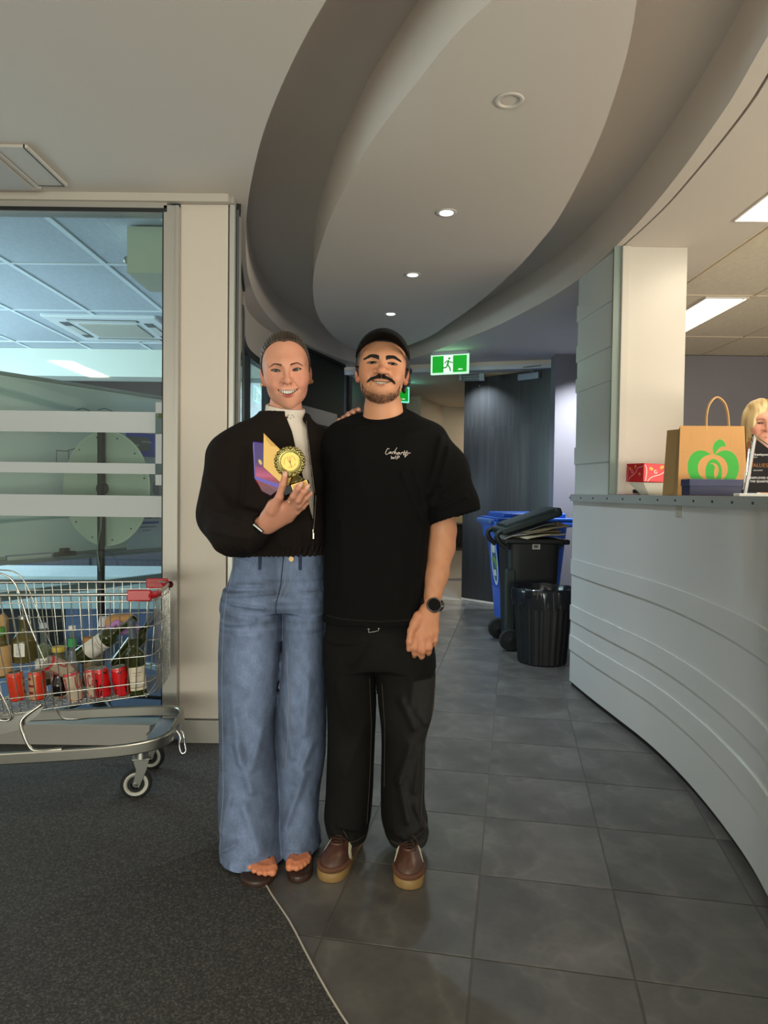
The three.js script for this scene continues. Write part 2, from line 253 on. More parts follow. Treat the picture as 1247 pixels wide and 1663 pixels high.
// ---------------------------------------------------------------- far corridor beyond the doors
const warm = mat('#d8cdbb', 0.8);
struct('ceiling_far', [bx(6, 0.1, 8, 1.5, 2.66, -12.0)], warm);
struct('wall_far_left', slab([[0.5, 9.9], [0.92, 11.1], [0.92, 12], [0.3, 12], [0.3, 9.9]], 0, 2.61, [], 0), warm);
struct('bulkhead_far', [bx(4, 0.73, 0.2, 2.5, 2.245, -11.2)], warm);
struct('bulkhead_shadow_far', [bx(4, 0.08, 0.16, 2.5, 1.86, -11.3)], M.dark);  // dark bar standing for the shadow under the far bulkhead
struct('wall_far', [bx(7, 3, 0.2, 2, 1.45, -15.8)], mat('#d8c9a2', 0.8));
struct('wall_far_lobby', [bx(0.2, 3, 8, -0.75, 1.45, -12.2)], warm);
struct('door_far', [bx(0.05, 2.3, 0.3, 0.36, 1.15, -9.6), bx(0.05, 2.3, 0.1, 0.46, 1.15, -9.86), bx(0.2, 0.06, 0.1, 0.38, 2.27, -9.8), bx(0.1, 2.25, 0.02, 0.41, 1.12, -9.84)], M.dark);
const cab = thing('low_cabinet', 'dark low cabinet at the end of the far corridor beyond the doors', 'cabinet', [1.9, 0, -15.2]);
obj('body', [bx(2.4, 0.5, 0.4, 0, 0.32, 0, 0.01)], M.dark, cab); obj('top', [bx(2.44, 0.03, 0.44, 0, 0.585, 0)], mat('#6d6a66', 0.4), cab); obj('plinth', [bx(2.3, 0.07, 0.34, 0, 0.035, 0)], mat('#77746f', 0.5), cab);
areaLight([1.0, 0.9, 0.74], 7, 0.6, 1.2, [2.0, 2.58, -10.2], [2.0, 0, -10.2]);
areaLight([1.0, 0.9, 0.74], 10, 0.6, 1.2, [1.6, 2.58, -14.0], [1.6, 0, -14.0]);
for (const [x, z] of [[2.0, -10.2], [1.6, -14.0]]) { const t = thing('ceiling_light', z > -12 ? 'warm ceiling light panel in the far corridor, nearer one' : 'warm ceiling light panel in the far corridor, farther one', 'light', [x, 2.6, z]); obj('diffuser', [bx(0.6, 0.01, 1.2)], mat('#ffffff', 0.5, { emissive: '#ffe9c4', emissiveIntensity: 2 }), t); for (const q of [1, -1]) obj('frame', [bx(0.64, 0.014, 0.02, 0, 0, 0.61 * q)], M.white, t); }

// ---------------------------------------------------------------- reception side: counter, panelled wing, column, rear wall
const front = spline([[0.86, 1.0], [1.02, 1.5], [1.186, 2.089], [1.245, 2.364], [1.305, 2.88], [1.316, 3.365], [1.285, 3.78], [1.255, 4.123], [1.229, 4.53]], 70);
const counter = thing('reception_counter', 'long curved glossy white reception counter with stepped horizontal bands and metal edge', 'counter');
const heights = [[0.03, 0.238, 0], [0.238, 0.334, 1], [0.334, 0.434, 0], [0.434, 0.53, 1], [0.53, 0.732, 0], [0.732, 0.832, 1], [0.832, 1.208, 0]];
for (const [a, b, proud] of heights) obj(proud ? 'raised_band' : 'panel', band(front, proud ? -0.007 : 0, 0.03, a, b), M.gloss, counter);
obj('kickboard', band(front, 0.015, 0.03, 0, 0.03), M.dark, counter);
obj('body', band(front, 0.03, 0.3, 0.0, 1.2), M.white, counter);
const top = obj('worktop', band(front, 0.0, 0.36, 1.208, 1.249), mat('#c9c6be', 0.35), counter);
obj('edge_strip', band(front, -0.019, 0.004, 1.206, 1.25), mat('#a9b0ae', 0.45, { metalness: 0.15 }), counter);
{ const fr = offset(front, -0.02); for (let i = 6; i < fr.length; i += 4) { const p = fr[i]; const g = new THREE.SphereGeometry(0.0052, 8, 6); obj('rivet', [g.translate(p[0], 1.228, -p[1])], M.dark, top.parent); } }
{ const fr = offset(front, -0.004), k = fr.findIndex((p) => p[1] > 3.05); obj('label', [bx(0.002, 0.05, 0.07, fr[k][0] + 0.002, 1.18, -fr[k][1])], mat('#b0aea4', 0.6), counter); }
const wingCurve = spline([[1.31, 3.985], [1.283, 4.2], [1.247, 4.58]], 14);
const wing = struct('wall_wing', band(wingCurve, 0.03, 0.12, 1.249, H), M.wing);
let prev = 1.249;
for (const [a, b] of [[1.445, 1.554], [1.912, 2.0], [2.11, 2.214], [2.371, 2.476], [H, H]]) { if (a - prev > 0.01) obj('panel', band(wingCurve, 0.006, 0.03, prev, a), M.wing, wing); if (b > a) obj('raised_band', band(wingCurve, -0.003, 0.03, a, b), M.wing, wing); prev = b; }
obj('edge_trim', [bx(0.05, H - 1.25, 0.02, 1.305, (H + 1.25) / 2, -3.972)], mat('#7d8a84', 0.3), wing);
struct('floor_reception', slab([[1.72, -2.0], [5.4, -2.0], [5.4, 7.0], [2.7, 7.0], [1.75, 4.6], [1.72, 3.0]], 0.001, 0.006, [], 0), mat('#b9b0a2', 0.6));
struct('wall_column', [bx(0.35, H - 1.25, 0.5, 1.52, (H + 1.25) / 2, -4.22), bx(0.045, H - 1.25, 0.03, 1.345, (H + 1.25) / 2, -3.962, 0.004)], M.colWhite);
struct('wall_reception', [bx(3.7, 2.65, 0.2, 3.55, 1.325, -7.1)], M.greyWall);
struct('wall_behind_wing', slab([[1.7, 4.5], [2.6, 7.0], [2.7, 7.0], [1.8, 4.5]], 0, 2.65, [], 0), M.greyWall);

// ---------------------------------------------------------------- lamps
const panelGlow = mat('#ffffff', 0.5, { emissive: '#fff3df', emissiveIntensity: 2.2 });
function panelLight(x, f, label, k = 1) {
  const t = thing('ceiling_light', label, 'light', [x, H, -f], 0, 'recessed light panels over the reception');
  obj('diffuser', [bx(0.29, 0.01, 1.17, 0, 0.02, 0)], panelGlow, t); obj('frame', [bx(0.012, 0.03, 1.2, -0.15, 0.012, 0), bx(0.012, 0.03, 1.2, 0.15, 0.012, 0), bx(0.3, 0.03, 0.012, 0, 0.012, 0.595), bx(0.3, 0.03, 0.012, 0, 0.012, -0.595)], mat('#cfc9bf', 0.5), t);
  areaLight([1.0, 0.87, 0.69], 15 * k, 0.28, 1.15, [x, H + 0.008, -f], [x, 0, -f]);
}
panelLight(2.41, 5.56, 'white recessed light panel in the ceiling grid behind the white column');
panelLight(1.91, 2.99, 'white recessed light panel cut off by the right edge of the photo');
panelLight(1.91, -0.3, 'recessed light panel over the near end of the reception', 1.1);
panelLight(-0.6, -0.9, 'warm recessed light panel in the entrance ceiling, nearer the doors', 1.6); panelLight(-3.6, -1.5, 'warm recessed light panel in the entrance ceiling, by the left wall', 1.4);
panelLight(3.55, 0.9, 'recessed light panel at the rear of the reception');
const coolGlow = mat('#ffffff', 0.4, { emissive: '#dff2ff', emissiveIntensity: 4 });
[[0.429, 2.521, 0], [0.294, 3.519, 1], [0.166, 4.519, 1], [0.034, 5.508, 1]].forEach(([x, f, on], i) => {
  const t = thing('downlight', ['unlit recessed downlight nearest on the curved ceiling island', 'lit downlight second from the front on the curved ceiling island', 'lit downlight third from the front on the ceiling island', 'farthest small lit downlight on the ceiling island above the cap'][i], 'light', [x, H, -f]);
  obj('trim_ring', lathe([[0.034, 0.004], [0.036, -0.004], [0.05, -0.004], [0.053, 0.001], [0.034, 0.004]], 36), mat('#c9c2b8', 0.5), t);
  obj('reflector', lathe([[0.036, -0.002], [0.03, 0.014], [0.028, 0.03]], 28), mat('#a79f92', 0.4), t);
  obj('lamp_bulb', [cyl(on ? 0.033 : 0.026, on ? 0.033 : 0.026, 0.004, 28).translate(0, on ? -0.0035 : 0.012, 0)], on ? coolGlow : mat('#cbbfa6', 0.4), t);
  if (on) { const s = new THREE.SpotLight(new THREE.Color(0.72, 0.88, 1), 9, 0, 0.9, 0.9, 2); s.position.set(x, H - 0.012, -f); s.target.position.set(x, 0, -f); s.castShadow = true; s.shadow.radius = 1.5; scene.add(s, s.target); }
});
{ const t = thing('downlight', 'added unseen downlight behind the panelled wing, brightening the end wall', 'light', [1.92, H, -6.35]);
  obj('trim_ring', lathe([[0.034, 0.004], [0.036, -0.004], [0.05, -0.004], [0.053, 0.001], [0.034, 0.004]], 30), M.white, t); obj('lamp_bulb', [cyl(0.033, 0.033, 0.004, 24).translate(0, -0.0035, 0)], coolGlow, t);
  const s = new THREE.SpotLight(new THREE.Color(0.86, 0.95, 1), 40, 0, 0.75, 1, 2); s.position.set(1.92, H - 0.012, -6.35); s.target.position.set(2.0, 0.9, -7.25); s.shadow.radius = 1.5; scene.add(s, s.target); }  // lamp added out of sight to brighten the wall beside the door
{ const t = thing('downlight', 'recessed downlight in the lobby ceiling right behind the door head', 'light', [0.93, 2.6, -7.76]);
  obj('trim_ring', lathe([[0.034, 0.004], [0.036, -0.004], [0.05, -0.004], [0.053, 0.001], [0.034, 0.004]], 30), M.white, t); obj('lamp_bulb', [cyl(0.033, 0.033, 0.004, 24).translate(0, 0.001, 0)], coolGlow, t);
  const s = new THREE.SpotLight(new THREE.Color(0.72, 0.88, 1), 10, 0, 1.1, 1, 2); s.position.set(0.93, 2.585, -7.76); s.target.position.set(0.98, 0, -7.8); s.shadow.radius = 1.5; scene.add(s, s.target); }
// ---------------------------------------------------------------- doors of the end wall
const woodTex = dataTex(256, (u, v) => { const g = 0.215 + 0.022 * pnoise(u * 90, v * 3, 90, 1) + 0.02 * pnoise(u * 40, v * 2, 40, 4); return [g * 1.02, g, g]; }, true);
const doorMat = mat('#ffffff', 0.36, { map: woodTex, clearcoat: 0.25, clearcoatRoughness: 0.3 });
function doorLeaf(name, w, hinge, yaw) {
  const d = new THREE.Group(); d.name = name; d.position.set(...hinge); d.rotation.y = yaw; tag(d, null, null, null, 'structure'); scene.add(d);
  obj('leaf', [planeUV(bx(w, 2.535, 0.04, -w / 2, 1.295, 0, 0.002), 1)], doorMat, d); obj('light_gap_strip', [bx(w, 0.022, 0.044, -w / 2, 0.0145, 0)], mat('#efe6da', 0.5), d);  // pale strip painted as the bright gap of light under the leaf
  for (const y of [0.3, 1.3, 2.3]) obj('hinge', [cyl(0.009, 0.009, 0.1, 10).translate(0.004, y, 0.022)], M.aluDark, d);
  return d;
}
const hingeAt = [1.742, 0, -7.31], freeEnd = [0.93, -8.12], dYaw = atan2(-(hingeAt[2] - freeEnd[1]), hingeAt[0] - freeEnd[0]);
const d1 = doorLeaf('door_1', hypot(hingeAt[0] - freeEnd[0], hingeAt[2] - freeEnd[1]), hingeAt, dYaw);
obj('door_closer', [bx(0.26, 0.07, 0.045, -0.26, 2.5, 0.043, 0.006)], mat('#9aa2ae', 0.35, { metalness: 0.5 }), d1);
obj('closer_arm', [rod([-0.2, 2.545, 0.05], [-0.33, 2.575, 0.2], 0.008), rod([-0.33, 2.575, 0.2], [-0.05, 2.58, 0.14], 0.007)], M.aluDark, d1);
obj('screw_head', [new THREE.SphereGeometry(0.008, 8, 6).translate(-0.93, 2.47, 0.022)], M.alu, d1);
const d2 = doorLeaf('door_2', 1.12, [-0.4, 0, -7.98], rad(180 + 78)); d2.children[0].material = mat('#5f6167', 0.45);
const holder = thing('door_closer', 'grey slotted door closer box hanging under the exit sign', 'door closer', [0.93, 2.5, -7.56], endYaw);
obj('body', [bx(0.03, 0.075, 0.05, -0.12, 0, 0, 0.004), bx(0.06, 0.08, 0.05, 0.11, 0, 0, 0.004), bx(0.26, 0.07, 0.02, 0, 0, -0.015)], mat('#8c94a0', 0.4, { metalness: 0.4 }), holder);
for (const y of [-0.025, 0, 0.025]) obj('slat', [bx(0.2, 0.01, 0.03, -0.01, y, 0.005)], mat('#555b66', 0.5), holder);
obj('bracket', [rod([0.1, 0.04, 0], [0.1, 0.085, 0], 0.012)], M.aluDark, holder);
const socket = thing('wall_socket', 'white double power socket on the wall beside the panelled wing', 'socket', [1.955, 1.2, -7.2], endYaw);
obj('plate', [bx(0.075, 0.12, 0.012, 0, 0, 0, 0.004)], M.white, socket); for (const y of [-0.03, 0.03]) obj('switch', [bx(0.02, 0.025, 0.008, 0, y, 0.008, 0.002)], mat('#c9ccd0', 0.4), socket);

// ---------------------------------------------------------------- exit signs
const exitTex = canvasTex(512, 256, (c, w, h) => {
  c.fillStyle = '#17a52a'; c.fillRect(0, 0, w, h); c.fillStyle = '#f4fff4'; c.fillRect(168, 0, 140, h);
  c.strokeStyle = '#0e8a24'; c.fillStyle = '#0e8a24'; c.lineCap = 'round'; c.lineJoin = 'round'; c.beginPath(); c.arc(252, 42, 17, 0, 7); c.fill();
  c.lineWidth = 26; c.beginPath(); c.moveTo(238, 78); c.lineTo(228, 140); c.stroke();
  c.lineWidth = 15; c.beginPath(); c.moveTo(240, 76); c.lineTo(206, 84); c.lineTo(188, 112); c.stroke(); c.beginPath(); c.moveTo(244, 78); c.lineTo(266, 100); c.lineTo(300, 106); c.stroke();
  c.lineWidth = 19; c.beginPath(); c.moveTo(228, 140); c.lineTo(206, 178); c.lineTo(150, 184); c.stroke(); c.beginPath(); c.moveTo(230, 140); c.lineTo(258, 178); c.lineTo(272, 230); c.stroke();
  c.fillStyle = '#eaffea'; c.beginPath(); c.moveTo(380, 216); c.lineTo(412, 196); c.lineTo(412, 206); c.lineTo(450, 206); c.lineTo(450, 222); c.lineTo(380, 222); c.fill();
});
function exitSign(label, pos, yaw, tint, drop) {
  const s = thing('exit_sign', label, 'exit sign', pos, yaw);
  obj('housing', [bx(0.39, 0.2, 0.03, 0, 0, 0, 0.008)], mat('#e8fff0', 0.4, { emissive: tint, emissiveIntensity: 0.9 }), s);
  const f = new THREE.PlaneGeometry(0.35, 0.165).translate(0, 0, 0.0158); obj('face', f, mat('#ffffff', 0.4, { map: exitTex, emissive: '#ffffff', emissiveMap: exitTex, emissiveIntensity: 0.85 }), s);
  obj('mount', [bx(0.37, 0.045, 0.05, 0, 0.1 + drop / 2, -0.005, 0.004)], mat('#b9bec4', 0.5), s);
  return s;
}
exitSign('green running man exit sign hanging from the ceiling in front of the doors', [0.636, 2.525, -6.95], rad(-20), '#c9ffd6', 0.03);
exitSign('small bright exit sign in the far corridor, behind the neck of the capped man', [0.12, 2.475, -8.75], rad(24), '#7dfff0', 0.04);
areaLight([0.35, 1.0, 0.5], 3, 0.35, 0.17, [0.63, 2.525, -6.925], [0.3, 2.45, -6]);
areaLight([0.2, 1.0, 0.85], 6, 0.3, 0.05, [0.22, 2.5, -8.68], [0.5, 2.6, -8.3]);

// ---------------------------------------------------------------- the office behind the glass
const officeCeil = struct('ceiling_office', [bx(3.7, 0.03, 5.9, -2.96, 2.76, -6.4)], mat('#aebccc', 0.9));
const gx = [-4.68, -4.09, -3.5, -2.91, -2.32, -1.73, -1.14], gz = [3.46, 4.31, 5.43, 6.6, 7.0];
for (let i = 0; i < 6; i++) for (let j = 0; j < 4; j++) obj('panel', [bx(gx[i + 1] - gx[i] - 0.03, 0.012, gz[j + 1] - gz[j] - 0.03, (gx[i] + gx[i + 1]) / 2, 2.634, -(gz[j] + gz[j + 1]) / 2)], layMatB, officeCeil);
for (const x of gx) obj('grid_bar', [bx(0.032, 0.02, 3.55, x, 2.632, -5.22)], barBlue, officeCeil);
for (const f of gz.slice(1)) obj('grid_bar', [bx(3.56, 0.02, 0.026, -2.92, 2.6315, -f)], barBlue, officeCeil);
struct('beam_office', [bx(3.6, 0.27, 0.3, -2.9, 2.49, -7.05)], mat('#cfd8cf', 0.7));
struct('wall_duct', [bx(0.26, 0.24, 0.35, -1.23, 2.5, -3.85)], mat('#c9cab8', 0.7));
const cam = thing('security_camera', 'small grey camera on the pale box high up behind the glass', 'camera', [-1.385, 2.47, -3.75]); obj('body', [new THREE.SphereGeometry(0.022, 16, 12).scale(1, 0.9, 1)], M.aluDark, cam); obj('base', [cyl(0.014, 0.018, 0.03, 14).rotateZ(PI / 2).translate(0.02, 0.005, 0)], M.white, cam);
const ac = thing('air_conditioner', 'white square air conditioner cassette in the office ceiling behind the glass', 'air conditioner', [-2.3, 2.618, -6.0], rad(2));
obj('panel', [bx(0.9, 0.03, 0.9, 0, 0, 0, 0.01)], mat('#dfe6ea', 0.5), ac); obj('grille', [bx(0.48, 0.014, 0.48, 0, -0.016, 0, 0.004)], mat('#b5b6ac', 0.7), ac);
for (const [x, z, w, d] of [[0, 0.34, 0.56, 0.07], [0, -0.34, 0.56, 0.07], [0.34, 0, 0.07, 0.56], [-0.34, 0, 0.07, 0.56]]) { obj('vent', [bx(w, 0.008, d, x, -0.0155, z, 0.002)], mat('#5b6066', 0.7), ac); obj('louvre', [bx(w * 0.96, 0.006, d * 0.55, x, -0.019, z, 0.002)], mat('#cdd2d0', 0.5), ac); }
// whiteboard on its stand
const wbTex = canvasTex(1024, 512, (c, w, h) => {
  c.fillStyle = '#dfe5e2'; c.fillRect(0, 0, w, h); c.strokeStyle = '#5b6468'; c.lineWidth = 2.5;
  for (const [x, y, a, b] of [[560, 60, 60, 34], [660, 52, 70, 40], [770, 72, 60, 36], [520, 190, 70, 44], [640, 150, 40, 20], [430, 120, 44, 26]]) { c.beginPath(); c.moveTo(x, y + 8); c.lineTo(x + a * 0.5, y); c.lineTo(x + a, y + 6); c.lineTo(x + a + 4, y + b); c.stroke(); }
  c.beginPath(); c.moveTo(500, 260); c.quadraticCurveTo(560, 240, 620, 262); c.stroke(); c.strokeRect(470, 200, 54, 46);
});
const wb = thing('whiteboard', 'large whiteboard with pen sketches on a grey stand behind the glass', 'whiteboard', [-1.79, 0, -4.14], rad(59));
obj('board', [bx(1.5, 0.98, 0.02, -0.12, 1.36, 0)], mat('#e6eae7', 0.2), wb);
obj('writing_face', [new THREE.PlaneGeometry(1.47, 0.95).translate(-0.12, 1.36, 0.0108)], mat('#ffffff', 0.16, { map: wbTex, clearcoat: 0.6 }), wb);
obj('frame', [bx(1.53, 0.022, 0.03, -0.12, 1.855, 0, 0.004), bx(1.53, 0.022, 0.03, -0.12, 0.868, 0, 0.004), bx(0.022, 1.0, 0.03, 0.637, 1.36, 0, 0.004)], mat('#a9aeab', 0.4, { metalness: 0.4 }), wb);
obj('tray', [bx(1.5, 0.012, 0.07, -0.12, 0.845, 0.04), bx(1.5, 0.02, 0.006, -0.12, 0.852, 0.073)], mat('#9aa09f', 0.4, { metalness: 0.4 }), wb);
obj('post', [bx(0.035, 1.3, 0.035, 0.665, 0.65, -0.01, 0.004)], mat('#a4a8a6', 0.4, { metalness: 0.4 }), wb);
obj('knob', [cyl(0.02, 0.02, 0.03, 14).rotateX(PI / 2).translate(0.665, 0.92, 0.025)], M.black, wb);
obj('cross_bar', [bx(1.5, 0.05, 0.03, -0.1, 0.66, -0.02, 0.004)], mat('#a4b0b0', 0.4, { metalness: 0.4 }), wb);
obj('foot', [bx(0.04, 0.04, 0.6, 0.665, 0.02, 0, 0.006)], mat('#a4a8a6', 0.4, { metalness: 0.4 }), wb);
obj('warning_sticker', [poly([[0, 0], [0.07, 0], [0.035, 0.1]], 0.001).translate(0.545, 1.72, 0.011)], mat('#c2b52a', 0.5), wb);
const er = thing('eraser', 'dark whiteboard eraser lying on the tray below the disc', 'eraser', [-1.85, 0.853, -4.02], rad(59)); obj('body', [bx(0.13, 0.03, 0.045, 0, 0.015, 0, 0.006)], M.black, er); obj('grip', [bx(0.06, 0.02, 0.03, 0, 0.04, 0, 0.006)], M.dark, er);
const mg = thing('magazine', 'printed leaflet with purple cover propped on the whiteboard tray', 'leaflet', [-1.97, 0.853, -3.84], rad(59)); obj('cover', [bx(0.26, 0.03, 0.02, 0, 0.016, 0.012)], mat('#8d86a6', 0.5), mg); obj('pages', [bx(0.25, 0.024, 0.02, 0.0, 0.013, 0.024)], M.white, mg);
// prize wheel seen from behind
const wheel = thing('prize_wheel', 'round pale disc on a black stand just behind the shop glass, seen from the back', 'wheel', [-1.53, 0, -3.8], rad(-24));
obj('disc', [cyl(0.31, 0.31, 0.012, 72).rotateX(PI / 2).translate(0, 1.25, -0.012)], mat('#c3c5b8', 0.28), wheel);
obj('rim', [new THREE.TorusGeometry(0.31, 0.006, 8, 72).translate(0, 1.25, -0.012)], mat('#dcdccb', 0.4), wheel);
for (let k = 0; k < 12; k++) { const a = k / 12 * 2 * PI + 0.2; obj('screw_head', [new THREE.SphereGeometry(0.0045, 8, 6).translate(0.285 * cos(a), 1.25 + 0.285 * sin(a), -0.005)], M.dark, wheel); }
obj('pole', [bx(0.034, 1.55, 0.026, 0, 0.86, 0.02, 0.004)], M.black, wheel);
obj('axle', [cyl(0.03, 0.03, 0.04, 20).rotateX(PI / 2).translate(0, 1.25, 0.008)], M.black, wheel);
for (let k = 0; k < 4; k++) { const a = k * PI / 2 + 0.42; obj('leg', [rod([0.04 * cos(a), 0.11, 0.02 + 0.04 * sin(a)], [0.42 * cos(a), 0.02, 0.02 + 0.42 * sin(a)], 0.011)], M.dark, wheel); }
obj('hub', [cyl(0.035, 0.04, 0.06, 20).translate(0, 0.1, 0.02), cyl(0.05, 0.05, 0.014, 20).translate(0, 0.075, 0.02)], M.dark, wheel);
obj('cable', [tube([[0.006, 1.2, 0.036], [0.02, 1.05, 0.04], [-0.006, 0.93, 0.038], [0.008, 0.8, 0.036]], 0.004, 24)], M.aluDark, wheel);
// notices and furniture deeper in the office
const posterTex = canvasTex(256, 256, (c) => { c.fillStyle = '#5b70e8'; c.fillRect(0, 0, 256, 256); c.fillStyle = '#7d8583'; c.fillRect(0, 46, 190, 150); c.fillStyle = '#e6ecf4'; c.font = 'bold 30px sans-serif'; c.fillText('OPEN', 120, 105); c.fillRect(22, 132, 76, 14); });
const onBoard = (lx, y) => [-1.79 + 0.515 * lx + 0.857 * 0.0125, y, -4.14 - 0.857 * lx + 0.515 * 0.0125];
const scr = thing('poster', 'blue and grey poster on the whiteboard, upper right of the round disc', 'poster', onBoard(0.42, 1.535), rad(59)); obj('sheet', [bx(0.25, 0.15, 0.003)], mat('#5b70e8', 0.5), scr); obj('print', [new THREE.PlaneGeometry(0.246, 0.146).translate(0, 0, 0.0022)], mat('#ffffff', 0.5, { map: posterTex }), scr);
const pap = thing('paper_note', 'plain pale blue paper strip under the blue poster on the whiteboard', 'paper', onBoard(0.455, 1.43), rad(59)); obj('sheet', [bx(0.17, 0.055, 0.003)], mat('#e8f1f8', 0.5), pap);
const formTex = canvasTex(256, 128, (c) => { c.fillStyle = '#d6d6c8'; c.fillRect(0, 0, 256, 128); c.fillStyle = '#98a09c'; c.fillRect(10, 56, 60, 60); c.beginPath(); c.moveTo(70, 90); c.lineTo(130, 70); c.lineTo(130, 10); c.lineTo(190, 24); c.lineTo(180, 120); c.lineTo(70, 120); c.fill(); c.beginPath(); c.ellipse(240, 80, 36, 60, 0, 0, 7); c.fill(); });
const frm = thing('diagram_sheet', 'cream sheet with grey block shapes on the whiteboard between two frosted bands', 'paper', onBoard(0.42, 1.27), rad(59)); obj('sheet', [bx(0.28, 0.12, 0.003)], mat('#d6d6c8', 0.5), frm); obj('print', [new THREE.PlaneGeometry(0.276, 0.116).translate(0, 0, 0.0022)], mat('#ffffff', 0.5, { map: formTex }), frm);
const noticeTex = canvasTex(256, 320, (c) => { c.fillStyle = '#d8e4f0'; c.fillRect(0, 0, 256, 320); c.fillStyle = '#1d2336'; for (let i = 0; i < 3; i++) for (let j = 0; j < 2; j++) { c.fillRect(90 + i * 52, 20 + j * 52, 46, 46); c.fillStyle = '#c9d6e6'; c.fillRect(98 + i * 52, 30 + j * 52, 30, 10); c.fillRect(104 + i * 52, 48 + j * 52, 18, 10); c.fillStyle = '#1d2336'; } c.fillStyle = '#2750c0'; c.fillRect(70, 140, 160, 14); c.fillStyle = '#7f90a8'; c.fillRect(60, 172, 150, 8); c.fillRect(110, 196, 60, 6); });
const notice = thing('notice_board', 'white notice with a block of dark squares clipped to the lower right of the whiteboard', 'notice', [-1.575, 0, -4.46], rad(59)); obj('sheet', [bx(0.28, 0.31, 0.004, 0.04, 1.02, 0.016)], mat('#d8e4f0', 0.5), notice); obj('print', [new THREE.PlaneGeometry(0.275, 0.305).translate(0.04, 1.02, 0.0186)], mat('#ffffff', 0.5, { map: noticeTex }), notice);
const desk = thing('office_desk', 'long pale desk with a panelled front behind the whiteboard', 'desk', [-2.55, 0, -5.35], rad(3));
obj('top', [bx(2.6, 0.03, 0.7, 0, 0.6, 0, 0.005)], mat('#c6d4d8', 0.4), desk); obj('front_panel', [bx(2.5, 0.2, 0.02, 0, 0.47, 0.3)], mat('#bccdd2', 0.5), desk); obj('side', [bx(0.03, 0.6, 0.6, 1.26, 0.3, 0)], mat('#c0cccf', 0.5), desk); obj('drawer_unit', [bx(1.0, 0.34, 0.5, -0.5, 0.19, 0)], M.dark, desk);
const shelf = thing('low_cupboard', 'dark low cupboard against the rear of the office behind the glass', 'cupboard', [-2.6, 0, -7.4]); obj('body', [bx(2.4, 1.0, 0.5, 0, 0.5, 0, 0.01)], mat('#272c3a', 0.5), shelf); obj('top', [bx(2.44, 0.03, 0.54, 0, 1.015, 0)], mat('#4c5560', 0.4), shelf); for (const x of [-0.8, 0, 0.8]) obj('door', [bx(0.76, 0.9, 0.02, x, 0.5, 0.26, 0.004)], mat('#2e3444', 0.45), shelf);
